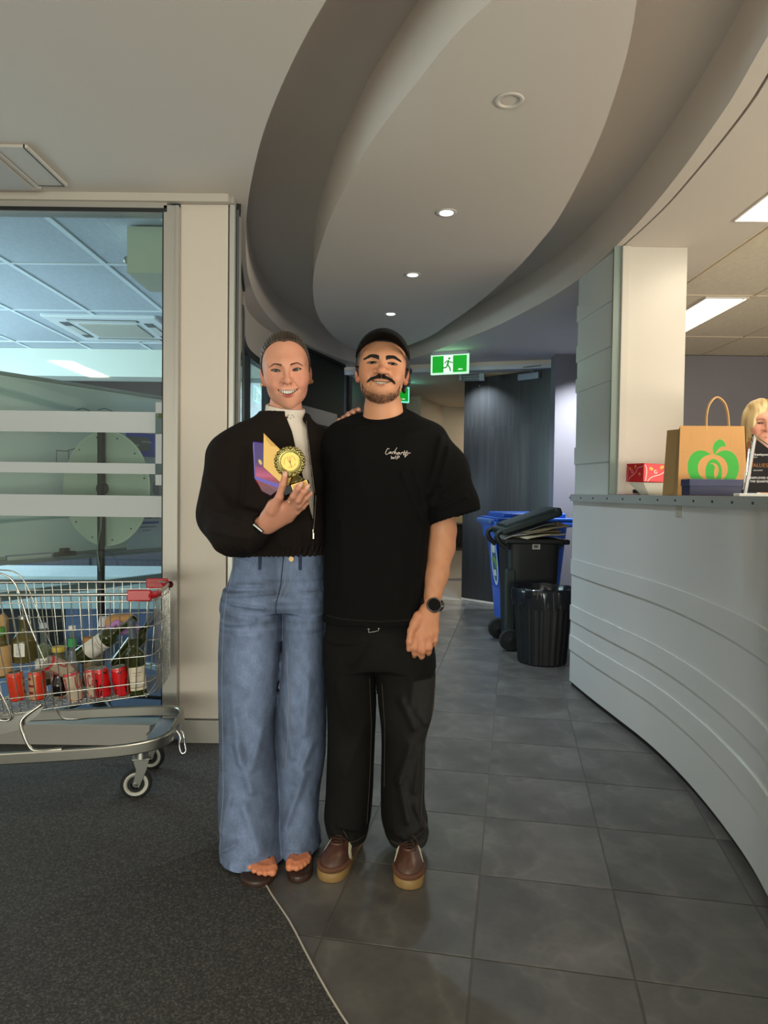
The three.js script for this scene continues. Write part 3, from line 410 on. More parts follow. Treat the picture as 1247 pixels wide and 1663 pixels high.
// ---------------------------------------------------------------- shopping trolley
const cart = thing('shopping_trolley', 'wire shopping trolley with red corner bumpers, loaded with cans and bottles', 'trolley', [-0.945, 0, -2.95], rad(7.5));
const wireMat = metal('#c6c3ba', 0.24), frameMat = metal('#b4b1a8', 0.3), red = mat('#b3161c', 0.35, { clearcoat: 0.4 });
{
  const yb = (X) => 0.415 + 0.1 * X, yt = 0.832, L = -1.05;
  const P = (X, t, s) => { const xb = X < 0 ? X * 0.83 - 0.03 : X; return [lerp(xb, X, t), lerp(yb(X), yt, t), s * lerp(0.15, 0.182, t)]; };
  const w = 0.0021;
  for (const s of [1, -1]) {
    const g = []; for (let X = -0.012; X > L; X -= 0.0375) g.push(rod(P(X, 0, s), P(X, 1, s), w, 6));
    for (const t of [0, 0.13, 0.39, 0.68, 0.93]) g.push(rod(P(L, t, s), P(-0.012, t, s), w * 1.25, 6));
    tag(obj('side_wires', g, wireMat, cart), null, null, null, 'stuff');
  }
  { const g = []; for (let k = 0; k <= 10; k++) { const s = -1 + 2 * k / 10; const a = P(0, 0, 1), b = P(0, 1, 1); g.push(rod([a[0] + 0.012, a[1], 0.15 * s], [b[0] + 0.005, b[1], 0.182 * s], w, 6)); }
    for (const t of [0, 0.13, 0.39, 0.68, 0.93]) { const a = P(-0.012, t, 1), b = P(-0.012, t, -1); g.push(tube([a, [a[0] + 0.02, a[1], a[2] - 0.02], [b[0] + 0.02, b[1], b[2] + 0.02], b], w * 1.25, 24, 6)); }
    tag(obj('front_wires', g, wireMat, cart), null, null, null, 'stuff'); }
  { const g = []; for (let k = 0; k <= 12; k++) { const z = -0.15 + 0.3 * k / 12; g.push(rod([L * 0.83 - 0.03, yb(L), z], [-0.03, yb(0), z], w, 6)); } for (let X = -0.03; X > -0.9; X -= 0.075) g.push(rod([X, yb(X / 0.83) - 0.003, -0.15], [X, yb(X / 0.83) - 0.003, 0.15], w * 1.2, 6)); tag(obj('bottom_wires', g, wireMat, cart), null, null, null, 'stuff'); }
  obj('rim', [tube([[L, yt, 0.184], [-0.05, yt, 0.184], [-0.005, yt, 0.165], [0.012, yt, 0.1], [0.012, yt, -0.1], [-0.005, yt, -0.165], [-0.05, yt, -0.184], [L, yt, -0.184]], 0.0058, 90, 8)], frameMat, cart);
  for (const s of [1, -1]) obj('bumper', [bx(0.095, 0.045, 0.018, -0.05, yt - 0.006, 0.186 * s, 0.006), tube([[-0.02, yt - 0.006, 0.186 * s], [0.003, yt - 0.006, 0.17 * s], [0.014, yt - 0.006, 0.135 * s]], 0.016, 16, 8)], red, cart);
  obj('seat_frame', [tube([[-0.75, 0.9, 0.02], [-0.63, 0.895, 0.02], [-0.585, 0.865, 0.02], [-0.52, 0.68, 0.02], [-0.45, 0.5, 0.02]], 0.0042, 40), tube([[-0.7, 0.9, -0.1], [-0.61, 0.88, -0.1], [-0.5, 0.63, -0.1], [-0.44, 0.48, -0.1]], 0.003, 40)], wireMat, cart);
  // chassis: flat bar bent round the front
  const path = new THREE.CatmullRomCurve3([[-1.2, 0.185, 0.19], [-0.6, 0.192, 0.195], [-0.05, 0.215, 0.19], [0.045, 0.232, 0.16], [0.075, 0.245, 0.09], [0.078, 0.25, 0.0], [0.075, 0.25, -0.09], [0.045, 0.247, -0.16], [-0.05, 0.245, -0.19], [-0.6, 0.235, -0.195], [-1.2, 0.23, -0.19]].map((p) => V(...p)), false, 'centripetal');
  const n = 110, pos = [], idx = [], sec = [[-0.009, -0.022], [0.009, -0.022], [0.011, -0.018], [0.011, 0.018], [0.009, 0.022], [-0.009, 0.022], [-0.011, 0.018], [-0.011, -0.018]];
  for (let i = 0; i <= n; i++) { const p = path.getPointAt(i / n), t = path.getTangentAt(i / n), s = V(t.z, 0, -t.x).normalize(); for (const [a, b] of sec) pos.push(p.x + s.x * a, p.y + b, p.z + s.z * a); }
  for (let i = 0; i < n; i++) for (let k = 0; k < 8; k++) { const a = i * 8 + k, b = i * 8 + (k + 1) % 8; idx.push(a, b, a + 8, b, b + 8, a + 8); }
  let g = new THREE.BufferGeometry(); g.setAttribute('position', new THREE.Float32BufferAttribute(pos, 3)); g.setIndex(idx); g.computeVertexNormals(); obj('chassis', [toCreasedNormals(g, 0.35)], frameMat, cart);
  obj('cross_plate', [bx(0.07, 0.006, 0.34, -0.0, 0.215, 0, 0.002)], mat('#8da0b4', 0.35, { metalness: 0.8 }), cart);
  obj('bracket', [poly([[-0.62, 0.33], [-0.5, 0.352], [-0.47, 0.37], [-0.42, 0.38], [-0.44, 0.35], [-0.52, 0.29], [-0.62, 0.265]], 0.006).translate(0, 0, 0.15)], M.zinc, cart);
  for (const s of [1, -1]) obj('strut', [tube([[-0.43, 0.39, 0.155 * s], [-0.5, 0.33, 0.17 * s], [-0.485, 0.28, 0.185 * s], [-0.455, 0.225, 0.19 * s], [-0.43, 0.218, 0.192 * s], [-0.34, 0.222, 0.194 * s]], 0.0065, 40)], frameMat, cart);
  obj('strut', [tube([[-0.7, 0.5, 0.168], [-0.6, 0.36, 0.172], [-0.57, 0.335, 0.172], [-0.54, 0.34, 0.172], [-0.6, 0.5, 0.172]], 0.0042, 40)], wireMat, cart);
  obj('loop_hook', [tube([[0.082, 0.25, 0.1], [0.1, 0.225, 0.11], [0.097, 0.19, 0.115], [0.108, 0.16, 0.12], [0.122, 0.165, 0.12], [0.118, 0.2, 0.115], [0.112, 0.235, 0.11], [0.1, 0.25, 0.1]], 0.0045, 50)], M.chrome, cart);
  for (const [z, tn] of [[0.16, 0.12], [-0.13, -0.15]]) {
    const c = new THREE.Group(); c.name = 'caster'; c.position.set(-0.045, 0, z); c.rotation.y = tn; cart.add(c);
    obj('wheel', [lathe([[0.02, -0.012], [0.053, -0.013], [0.06, -0.009], [0.061, 0], [0.06, 0.009], [0.053, 0.013], [0.02, 0.012]], 40).rotateX(PI / 2).translate(-0.02, 0.061, 0)], M.rubber, c);
    obj('wheel_disc', [lathe([[0.033, -0.0135], [0.046, -0.0145], [0.048, -0.012], [0.048, 0.012], [0.046, 0.0145], [0.033, 0.0135], [0.033, -0.0135]], 40).rotateX(PI / 2).translate(-0.02, 0.061, 0)], mat('#b9b6ac', 0.5), c);
    obj('fork', [poly([[-0.032, 0.058], [-0.008, 0.05], [0.02, 0.12], [0.03, 0.16], [-0.03, 0.165], [-0.018, 0.12]], 0.004, 0.001).translate(0, 0, 0.017), poly([[-0.032, 0.058], [-0.008, 0.05], [0.02, 0.12], [0.03, 0.16], [-0.03, 0.165], [-0.018, 0.12]], 0.004, 0.001).translate(0, 0, -0.021), bx(0.07, 0.006, 0.046, 0, 0.163, 0, 0.002), cyl(0.025, 0.028, 0.03, 20).translate(0, 0.18, 0)], M.zinc, c);
    obj('axle', [cyl(0.009, 0.009, 0.052, 14).rotateX(PI / 2).translate(-0.02, 0.061, 0)], M.chrome, c);
  }
}
// ---------------------------------------------------------------- cans and bottles in the trolley
const sansTex = (w, h, f) => canvasTex(w, h, f);
const canTex = {
  cola: sansTex(512, 384, (c) => { c.fillStyle = '#d3121b'; c.fillRect(0, 0, 512, 384); c.fillStyle = '#14090a'; c.font = 'italic bold 92px serif'; for (const x of [30, 286]) { c.save(); c.translate(x, 160); c.rotate(-0.06); c.fillText('Coca', 0, 0); c.fillText('Cola', 40, 92); c.restore(); } c.fillStyle = '#e6ddd4'; c.fillRect(236, 250, 40, 120); c.fillRect(486, 250, 26, 120); }),
  silver: sansTex(512, 384, (c) => { c.fillStyle = '#b9a993'; c.fillRect(0, 0, 512, 384); c.fillStyle = '#c3182a'; c.fillRect(0, 0, 512, 96); c.fillRect(0, 300, 512, 84); c.fillStyle = '#2a1714'; c.fillRect(0, 112, 512, 7); c.fillStyle = '#a51f2c'; c.font = 'italic bold 76px serif'; for (const x of [30, 286]) { c.fillText('Coca', x, 196); c.fillText('Cola', x + 30, 268); } }),
  orange: sansTex(512, 384, (c) => { c.fillStyle = '#d8391a'; c.fillRect(0, 0, 512, 384); c.fillStyle = '#b98b64'; for (const x of [60, 316]) { c.fillRect(x, 90, 110, 200); } c.fillStyle = '#7a2416'; for (const x of [60, 316]) for (let i = 0; i < 7; i++) c.fillRect(x + 14, 110 + i * 24, 82 - (i % 3) * 18, 8); c.fillStyle = '#a81d16'; c.fillRect(0, 300, 512, 30); }),
};
const lidMat = metal('#c9c6bf', 0.32), canMats = Object.fromEntries(Object.entries(canTex).map(([k, t]) => [k, mat('#ffffff', 0.28, { map: t, clearcoat: 0.5, clearcoatRoughness: 0.2 })]));
const canSide = lathe([[0.0245, -0.06], [0.03, -0.056], [0.033, -0.05], [0.033, 0.042], [0.031, 0.05], [0.0265, 0.0575]], 40), canEnd = lathe([[0, 0.054], [0.023, 0.054], [0.0245, 0.058], [0.0268, 0.059], [0.0268, 0.057]], 32), canBase = lathe([[0, -0.053], [0.02, -0.055], [0.0235, -0.0605], [0.0255, -0.058]], 32);
const canTab = norm(bx(0.012, 0.0015, 0.022, 0, 0.056, 0.004, 0.0007));
const drinks = 'cans and bottles heaped in the trolley';
function can(kind, label, pos, tilt, turn = 0) {
  const c = thing('drink_can', label, 'can', pos, 0, drinks); c.rotation.set(tilt[0], turn, tilt[1], 'ZXY');
  obj('can_body', canSide, canMats[kind], c); obj('lid', [canEnd, canTab], lidMat, c); obj('base', canBase, lidMat, c); return c;
}
can('orange', 'orange red can with a tan label, standing upright at the left edge of the photo', [-1.497, 0.438, -2.83], [0.05, 0.1], 0.4);
can('orange', 'plain orange side of a can, second upright can from the left in the trolley', [-1.412, 0.443, -2.83], [0.03, 0.04], 1.4);
can('silver', 'pale can tipped towards the left with its lid showing, behind the upright cans', [-1.325, 0.515, -2.835], [0.75, 0.75], 0.3);
can('silver', 'red and tan striped can leaning left beside the two cola cans', [-1.263, 0.44, -2.83], [0.06, 0.2], 0.2);
can('silver', 'tan can with red ends squeezed between striped can and red can', [-1.19, 0.452, -2.85], [0.05, 0.16], 1.2);
can('cola', 'left one of the two red cola cans by the trolley side wires', [-1.145, 0.46, -2.825], [0.1, 0.14], 0.25);
can('cola', 'right one of the two red cola cans, beside the upright wine bottle', [-1.07, 0.466, -2.83], [0.1, 0.16], -0.35);
can('silver', 'can with a dark red top lying deep between the left cans', [-1.35, 0.425, -2.9], [0.3, -0.1], 2.4);
const bottleGlass = (c, t = 0.55) => mat(c, 0.06, { transmission: t, thickness: 0, clearcoat: 0.6 });
const bottleMats = { green: bottleGlass('#3f4a14'), olive: bottleGlass('#6b6334', 0.4), clear: bottleGlass('#c9d3cf', 0.85), brown: bottleGlass('#3a2a10', 0.4), dark: mat('#120f12', 0.15) };
const liquids = { amber: mat('#7a5a16', 0.25), yellow: mat('#c9a21c', 0.25), lime: mat('#7d8a2e', 0.25), orange: mat('#d88a12', 0.3), pale: mat('#a9b38a', 0.25) };
function bottle(label, p, o) {    // p: base centre; o.r radius, o.h height, o.neck neck length, o.tilt [about x, about z]
  const b = thing(o.name || 'glass_bottle', label, 'bottle', p, 0, drinks); b.rotation.set(o.tilt?.[0] ?? 0, o.turn ?? 0, o.tilt?.[1] ?? 0, 'ZXY');
  const { r, h } = o, nr = o.nr ?? 0.0135, sh = h - (o.neck ?? h * 0.3), s0 = sh - (o.shoulder ?? 0.04);
  const prof = [[0.001, 0.006], [r * 0.9, 0], [r, 0.006], [r, s0]]; for (let i = 1; i <= 8; i++) { const t = i / 8; prof.push([lerp(r, nr, t * t * (3 - 2 * t)), lerp(s0, sh, t)]); } prof.push([nr * 0.96, h - 0.012], [nr * 1.15, h - 0.011], [nr * 1.15, h], [nr * 0.8, h]);
  obj('bottle_body', lathe(prof, 36), bottleMats[o.glass], b);
  if (o.liquid) { const f = o.fill ?? 0.6; const lp = prof.filter((q) => q[1] < h * f).map((q) => [max(0.001, q[0] - 0.0025), q[1] + 0.002]); const last = lp[lp.length - 1]; lp.push([last[0], h * f], [0.001, h * f]); obj('liquid', lathe(lp, 28), liquids[o.liquid], b); }
  if (o.label) { const [y0, y1, tex, arc] = o.label; const g = new THREE.CylinderGeometry(r + 0.0006, r + 0.0006, y1 - y0, 28, 1, true, -(arc ?? 1.3), 2 * (arc ?? 1.3)).translate(0, (y0 + y1) / 2, 0); obj('paper_label', g, tex, b); }
  if (o.cap) obj(o.cap[0], [cyl(nr * 1.22, nr * 1.25, o.cap[2], 24).translate(0, h - o.cap[2] / 2 + 0.003, 0)], o.cap[1], b);
  return b;
}
const lab = (bg, draw) => mat('#ffffff', 0.6, { map: canvasTex(256, 256, (c) => { c.fillStyle = bg; c.fillRect(0, 0, 256, 256); draw && draw(c); }) });
const inkLab = lab('#dedcd4', (c) => { c.strokeStyle = '#3a4150'; c.lineWidth = 5; c.strokeRect(84, 30, 90, 120); c.font = 'bold 30px serif'; c.fillStyle = '#3a4150'; c.fillText('VAL', 96, 84); c.fillText('DRY', 96, 124); for (let i = 0; i < 5; i++) c.fillRect(70, 170 + i * 14, 120 - (i % 2) * 30, 4); });
const creamLab = lab('#cfc3ae', (c) => { c.fillStyle = '#6f6048'; c.fillRect(60, 60, 120, 6); c.fillRect(70, 90, 90, 5); c.fillRect(0, 220, 256, 8); });
const whiteLab = lab('#cfcac0', (c) => { c.fillStyle = '#8a5a50'; c.fillRect(90, 40, 70, 8); c.fillStyle = '#4a4340'; c.fillRect(80, 70, 100, 6); c.fillRect(90, 90, 80, 5); c.fillRect(0, 40, 256, 5); });
const greenLab = lab('#2e8a4c', (c) => { c.fillStyle = '#e2efe4'; c.beginPath(); c.arc(160, 130, 22, 0, 7); c.fill(); });
const kraft = mat('#b79262', 0.8), greyCap = mat('#4a5360', 0.45), whiteCap = mat('#d9dad4', 0.4), greenCap = mat('#4f8a3a', 0.5);
bottle('upright green wine bottle with cream label at the front of the trolley', [-1.0, 0.4, -2.84], { r: 0.037, h: 0.31, neck: 0.1, glass: 'green', liquid: 'amber', fill: 0.62, label: [0.03, 0.125, creamLab, 1.0], tilt: [0, 0.1], turn: 0.5, cap: ['foil_capsule', greyCap, 0.075] });
bottle('wine bottle with a grey capsule leaning towards the front corner of the trolley', [-1.165, 0.47, -3.03], { r: 0.037, h: 0.3, neck: 0.1, glass: 'green', tilt: [-0.1, -0.62], cap: ['foil_capsule', greyCap, 0.08] });
bottle('green bottle with white label lying across the top of the cans', [-1.28, 0.535, -2.93], { r: 0.038, h: 0.3, neck: 0.1, glass: 'green', label: [0.05, 0.14, whiteLab, 1.4], tilt: [0.1, -0.95], turn: 0.2 });
bottle('clear bottle with a little yellow drink and a white cap behind the lying green bottle', [-1.24, 0.46, -2.97], { r: 0.032, h: 0.24, neck: 0.07, nr: 0.014, glass: 'clear', liquid: 'amber', fill: 0.55, tilt: [0, -0.18], cap: ['cap', mat('#c9c9cc', 0.4), 0.04] });
bottle('clear bottle with green neck label and white cap in the middle of the trolley', [-1.3, 0.41, -2.9], { r: 0.03, h: 0.26, neck: 0.1, nr: 0.012, shoulder: 0.06, glass: 'clear', liquid: 'pale', fill: 0.3, cap: ['cap', whiteCap, 0.014] }).add((() => { const m = new THREE.Mesh(cyl(0.017, 0.019, 0.034, 24, true).translate(0, 0.195, 0), greenLab); m.name = 'neck_label'; return m; })());
bottle('bottle of bright yellow drink beside the ink drawn label', [-1.37, 0.41, -2.93], { r: 0.031, h: 0.165, neck: 0.03, nr: 0.022, glass: 'clear', liquid: 'yellow', fill: 0.85, cap: ['cap', mat('#c9b24a', 0.4), 0.02] });
bottle('short bottle of orange drink behind the striped can', [-1.255, 0.41, -2.96], { r: 0.032, h: 0.2, neck: 0.05, nr: 0.02, glass: 'clear', liquid: 'orange', fill: 0.8, cap: ['cap', mat('#b0762a', 0.5), 0.02] });
bottle('clear bottle with white ink drawn label leaning left of the yellow drink', [-1.44, 0.41, -2.95], { r: 0.036, h: 0.26, neck: 0.08, glass: 'clear', liquid: 'lime', fill: 0.68, label: [0.03, 0.12, inkLab, 1.5], tilt: [0, 0.02], turn: 0.6, cap: ['cap', mat('#b9c0c4', 0.4), 0.02] });
bottle('broad olive flask with a black print and metal collar at the left of the trolley', [-1.5, 0.52, -2.9], { r: 0.047, h: 0.19, neck: 0.05, nr: 0.017, shoulder: 0.055, glass: 'olive', liquid: 'amber', fill: 0.55, label: [0.03, 0.085, inkLab, 0.5], tilt: [0, 0.02], cap: ['metal_collar', M.zinc, 0.012] });
bottle('bottle in torn brown paper with green seal at the left edge of the trolley', [-1.565, 0.47, -2.85], { r: 0.04, h: 0.2, neck: 0.05, nr: 0.02, glass: 'olive', label: [0.01, 0.13, kraft, 3.1], tilt: [0, 0.06], cap: ['green_seal', greenCap, 0.03] });
bottle('dark bottle standing among the cans left of the striped can', [-1.325, 0.4, -2.84], { r: 0.03, h: 0.1, neck: 0.02, nr: 0.02, glass: 'dark', tilt: [0, 0.05] });
{ const b = thing('gift_pack', 'tan paper pack with purple ribbon on top of the bottles', 'pack', [-1.135, 0.635, -3.0], 0.3);
  obj('pack_body', [bx(0.12, 0.055, 0.08, 0, 0.04, 0, 0.02)], mat('#b98a54', 0.7), b); obj('ribbon', [tube([[-0.07, 0.0, 0.045], [-0.04, 0.025, 0.05], [-0.01, 0.045, 0.05], [0.01, 0.02, 0.052], [0.05, 0.028, 0.05], [0.075, 0.015, 0.045]], 0.012, 40)], mat('#a878b4', 0.5), b); obj('wrapper', [bx(0.15, 0.028, 0.1, 0, 0.004, 0.0, 0.01)], mat('#8e6a94', 0.6), b); }
{ const b = thing('paper_bag', 'tan paper bag top sticking up at the far left edge of the trolley', 'bag', [-1.63, 0.55, -2.9], 0.2); obj('paper', [poly([[-0.06, 0], [0.06, 0], [0.055, 0.15], [0.04, 0.17], [0.02, 0.15], [-0.05, 0.16]], 0.03, 0.003)], kraft, b); }
// ---------------------------------------------------------------- bins by the door
function taperBox(w0, d0, w1, d1, h, r = 0.03) {     // rounded tapered tub, bottom w0 x d0, top w1 x d1, open top
  const pos = [], idx = [], n = 32, rows = [[0, 0.92], [0.012, 1], [h, 1]];
  const ring = (w, d, rr, y) => { for (let i = 0; i < n; i++) { const a = (i + 0.5) / n * 2 * PI, cx = cos(a), sz = sin(a), e = 0.28; pos.push(Math.sign(cx) * pow(abs(cx), e) * w / 2, y, Math.sign(sz) * pow(abs(sz), e) * d / 2); } };
  for (const [y, k] of rows) { const t = y / h; ring(lerp(w0, w1, t) * k, lerp(d0, d1, t) * k, r, y); }
  for (let j = 0; j < rows.length - 1; j++) for (let i = 0; i < n; i++) { const a = j * n + i, b = j * n + (i + 1) % n; idx.push(a, a + n, b, b, a + n, b + n); }
  const c = pos.length / 3; pos.push(0, 0, 0); for (let i = 0; i < n; i++) idx.push(c, i, (i + 1) % n);
  const g = new THREE.BufferGeometry(); g.setAttribute('position', new THREE.Float32BufferAttribute(pos, 3)); g.setIndex(idx); g.computeVertexNormals(); return norm(toCreasedNormals(g, 0.6));
}
const binWheel = lathe([[0.01, -0.025], [0.075, -0.028], [0.085, -0.02], [0.087, 0], [0.085, 0.02], [0.075, 0.028], [0.06, 0.022], [0.055, 0.03], [0.02, 0.03], [0.012, 0.04], [0.001, 0.04]], 36).rotateX(PI / 2);
const blue = mat('#2c68de', 0.38, { clearcoat: 0.3 }), blueLid = mat('#2258b4', 0.4, { clearcoat: 0.3 }), blackBin = mat('#17191a', 0.5), greenBlack = mat('#1d2a2a', 0.45);
const bb = thing('wheelie_bin', 'tall blue wheelie bin with an oval sticker standing behind the black bin', 'bin', [1.375, 0, -6.74], rad(7));
obj('bin_body', [taperBox(0.5, 0.46, 0.68, 0.56, 0.93).translate(0, 0.03, 0)], blue, bb);
obj('rim', [bx(0.76, 0.05, 0.6, -0.01, 0.965, 0, 0.015)], blue, bb);
obj('lid', [bx(0.74, 0.035, 0.6, 0.0, 1.008, 0, 0.012), bx(0.62, 0.055, 0.5, 0.0, 1.045, 0, 0.02)], blueLid, bb);
obj('lid_grip', [bx(0.14, 0.02, 0.02, -0.14, 1.05, 0.25, 0.008)], mat('#173f86', 0.4), bb);
obj('handle', [bx(0.06, 0.05, 0.5, -0.4, 0.985, 0, 0.02)], mat('#4f74b8', 0.35), bb);
obj('gusset', [poly([[-0.37, 0.94], [-0.3, 0.94], [-0.3, 0.78], [-0.355, 0.84]], 0.4, 0.01).translate(0, 0, -0.2)], blue, bb);
for (const s of [1, -1]) obj('wheel', [binWheel.clone().translate(0.24, 0.09, 0.27 * s)], M.rubber, bb);
const stickTex = canvasTex(128, 256, (c) => { c.fillStyle = '#1f56c8'; c.fillRect(0, 0, 128, 256); c.fillStyle = '#d9dfe0'; c.beginPath(); c.ellipse(64, 128, 52, 118, 0, 0, 7); c.fill(); c.fillStyle = '#4c6c8c'; c.beginPath(); c.ellipse(66, 128, 38, 100, 0, 0, 7); c.fill(); c.fillStyle = '#7fa05a'; c.beginPath(); c.moveTo(20, 110); c.quadraticCurveTo(80, 90, 110, 140); c.lineTo(90, 170); c.quadraticCurveTo(70, 120, 20, 130); c.fill(); c.fillStyle = '#e2e6e2'; c.fillRect(40, 170, 40, 30); c.fillRect(40, 50, 44, 36); });
{ const s = obj('sticker', [new THREE.PlaneGeometry(0.26, 0.5)], mat('#ffffff', 0.5, { map: stickTex }), bb); s.position.set(-0.32, 0.6, 0.05); s.rotation.set(0, -PI / 2, 0); s.rotateX(0.1); }
const kb = thing('wheelie_bin', 'black wheelie bin overflowing with cardboard under its raised lid', 'bin', [1.165, 0, -5.74], rad(2));
obj('bin_body', [taperBox(0.38, 0.36, 0.435, 0.44, 0.84).translate(0.03, 0.035, 0)], blackBin, kb);
obj('rim', [bx(0.47, 0.045, 0.47, 0.025, 0.872, 0, 0.012)], blackBin, kb);
obj('lip', [bx(0.1, 0.04, 0.4, 0.27, 0.865, 0, 0.012), poly([[0.2, 0.86], [0.3, 0.86], [0.2, 0.76]], 0.3, 0.006).translate(0, 0, -0.15)], blackBin, kb);
obj('lid', [bx(0.5, 0.05, 0.46, 0, 0, 0, 0.014), bx(0.42, 0.03, 0.38, 0.01, 0.032, 0, 0.012), bx(0.05, 0.065, 0.46, 0.235, 0.012, 0, 0.018)], greenBlack, kb); kb.children[3].position.set(0.0, 1.02, 0); kb.children[3].rotation.z = rad(19);
for (const q of [0.2, -0.2]) obj('hinge_strap', [tube([[-0.235, 0.95, q], [-0.27, 0.92, q], [-0.25, 0.86, q], [-0.2, 0.82, q]], 0.02, 20)], blackBin, kb);
for (const s of [1, -1]) obj('wheel', [binWheel.clone().translate(-0.16, 0.088, 0.235 * s)], M.rubber, kb);
obj('wheel_arch', [bx(0.09, 0.5, 0.05, -0.155, 0.4, 0.185, 0.02)], greenBlack, kb);
const barTex = canvasTex(128, 64, (c) => { c.fillStyle = '#d4d2cc'; c.fillRect(0, 0, 128, 64); c.fillStyle = '#15161a'; const r = rng(5); for (let x = 20; x < 104; x += 3 + floor(r() * 5)) c.fillRect(x, 12, 2 + floor(r() * 3), 36); });
obj('barcode_sticker', [new THREE.PlaneGeometry(0.062, 0.042).translate(0.04, 0.83, 0.2225)], mat('#ffffff', 0.5, { map: barTex }), kb);
[[0.02, 0.905, 0.02, 0.06, 0.42, '#6d665e', 'grey crumpled cardboard sheet lying lowest on the black bin'], [0.05, 0.93, 0.0, 0.1, 0.44, '#8a7a5e', 'tan cardboard sheet sticking out to the right of the black bin'], [-0.03, 0.938, 0.03, 0.22, 0.38, '#a9a49c', 'pale paper sheet sloping on top of the black bin contents'], [-0.02, 0.965, -0.02, 0.27, 0.4, '#77808a', 'blue grey folder wedged below the raised black lid'], [0.09, 0.975, 0.02, 0.2, 0.36, '#94835f', 'tan card under the high end of the raised lid'], [0.04, 0.918, 0.05, 0.13, 0.34, '#c2b694', 'cream paper corner at the front of the black bin']].forEach(([x, y, z, tl, w, c, label], i) => {
  const s = thing('cardboard_sheet', label, 'cardboard', [1.165 + x, y, -5.74 + z], 0.1 * (i - 2), 'sheets stuffed into the black bin'); s.rotation.z = tl;
  const g = new THREE.BoxGeometry(w, 0.007, 0.36 + 0.03 * i, 10, 1, 8), p = g.attributes.position; for (let k = 0; k < p.count; k++) p.setY(k, p.getY(k) + 0.012 * noise3(p.getX(k) * 9 + i * 5, i, p.getZ(k) * 9)); g.computeVertexNormals(); obj('sheet', [g], mat(c, 0.8), s);
});
const wbk = thing('waste_basket', 'round black ribbed waste basket with a black liner beside the counter end', 'bin', [1.19, 0, -5.16]);
{ const n = 144, pos = [], idx = [], rows = [0, 0.01, 0.5, 0.53]; for (const y of rows) for (let i = 0; i < n; i++) { const a = i / n * 2 * PI, r = lerp(0.172, 0.212, y / 0.53) * (y === 0 ? 0.97 : 1) + (y < 0.505 ? 0.006 * smooth(-0.5, 0.2, cos(a * 24)) : 0.006); pos.push(r * cos(a), y, r * sin(a)); }
  for (let j = 0; j < 3; j++) for (let i = 0; i < n; i++) { const a = j * n + i, b = j * n + (i + 1) % n; idx.push(a, a + n, b, b, a + n, b + n); } const c = pos.length / 3; pos.push(0, 0, 0); for (let i = 0; i < n; i++) idx.push(c, i, (i + 1) % n);
  const g = new THREE.BufferGeometry(); g.setAttribute('position', new THREE.Float32BufferAttribute(pos, 3)); g.setIndex(idx); g.computeVertexNormals(); obj('basket_body', [g], mat('#121316', 0.42), wbk); }
{ const n = 180, pos = [], idx = [], prof = [[0.19, 0.3, 0], [0.2, 0.5, 0.1], [0.214, 0.556, 0.3], [0.222, 0.56, 0.4], [0.23, 0.535, 0.8], [0.228, 0.48, 1], [0.224, 0.43, 1.2]]; prof.forEach(([r, y, k], j) => { for (let i = 0; i < n; i++) { const a = i / n * 2 * PI, w = 0.007 * k * noise3(cos(a) * 7, y * 22, sin(a) * 7) + 0.003 * k * noise3(cos(a) * 26 + y * 40, y * 14, sin(a) * 26); pos.push((r + w) * cos(a), y + 0.014 * noise3(cos(a) * 3, j, sin(a) * 3) * (j > 4 ? 1.6 : 0.5), (r + w) * sin(a)); } });
  for (let j = 0; j < prof.length - 1; j++) for (let i = 0; i < n; i++) { const a = j * n + i, b = j * n + (i + 1) % n; idx.push(a, a + n, b, b, a + n, b + n); } const g = new THREE.BufferGeometry(); g.setAttribute('position', new THREE.Float32BufferAttribute(pos, 3)); g.setIndex(idx); g.computeVertexNormals(); obj('liner', [g], mat('#17181d', 0.22, { clearcoat: 0.4 }), wbk); }

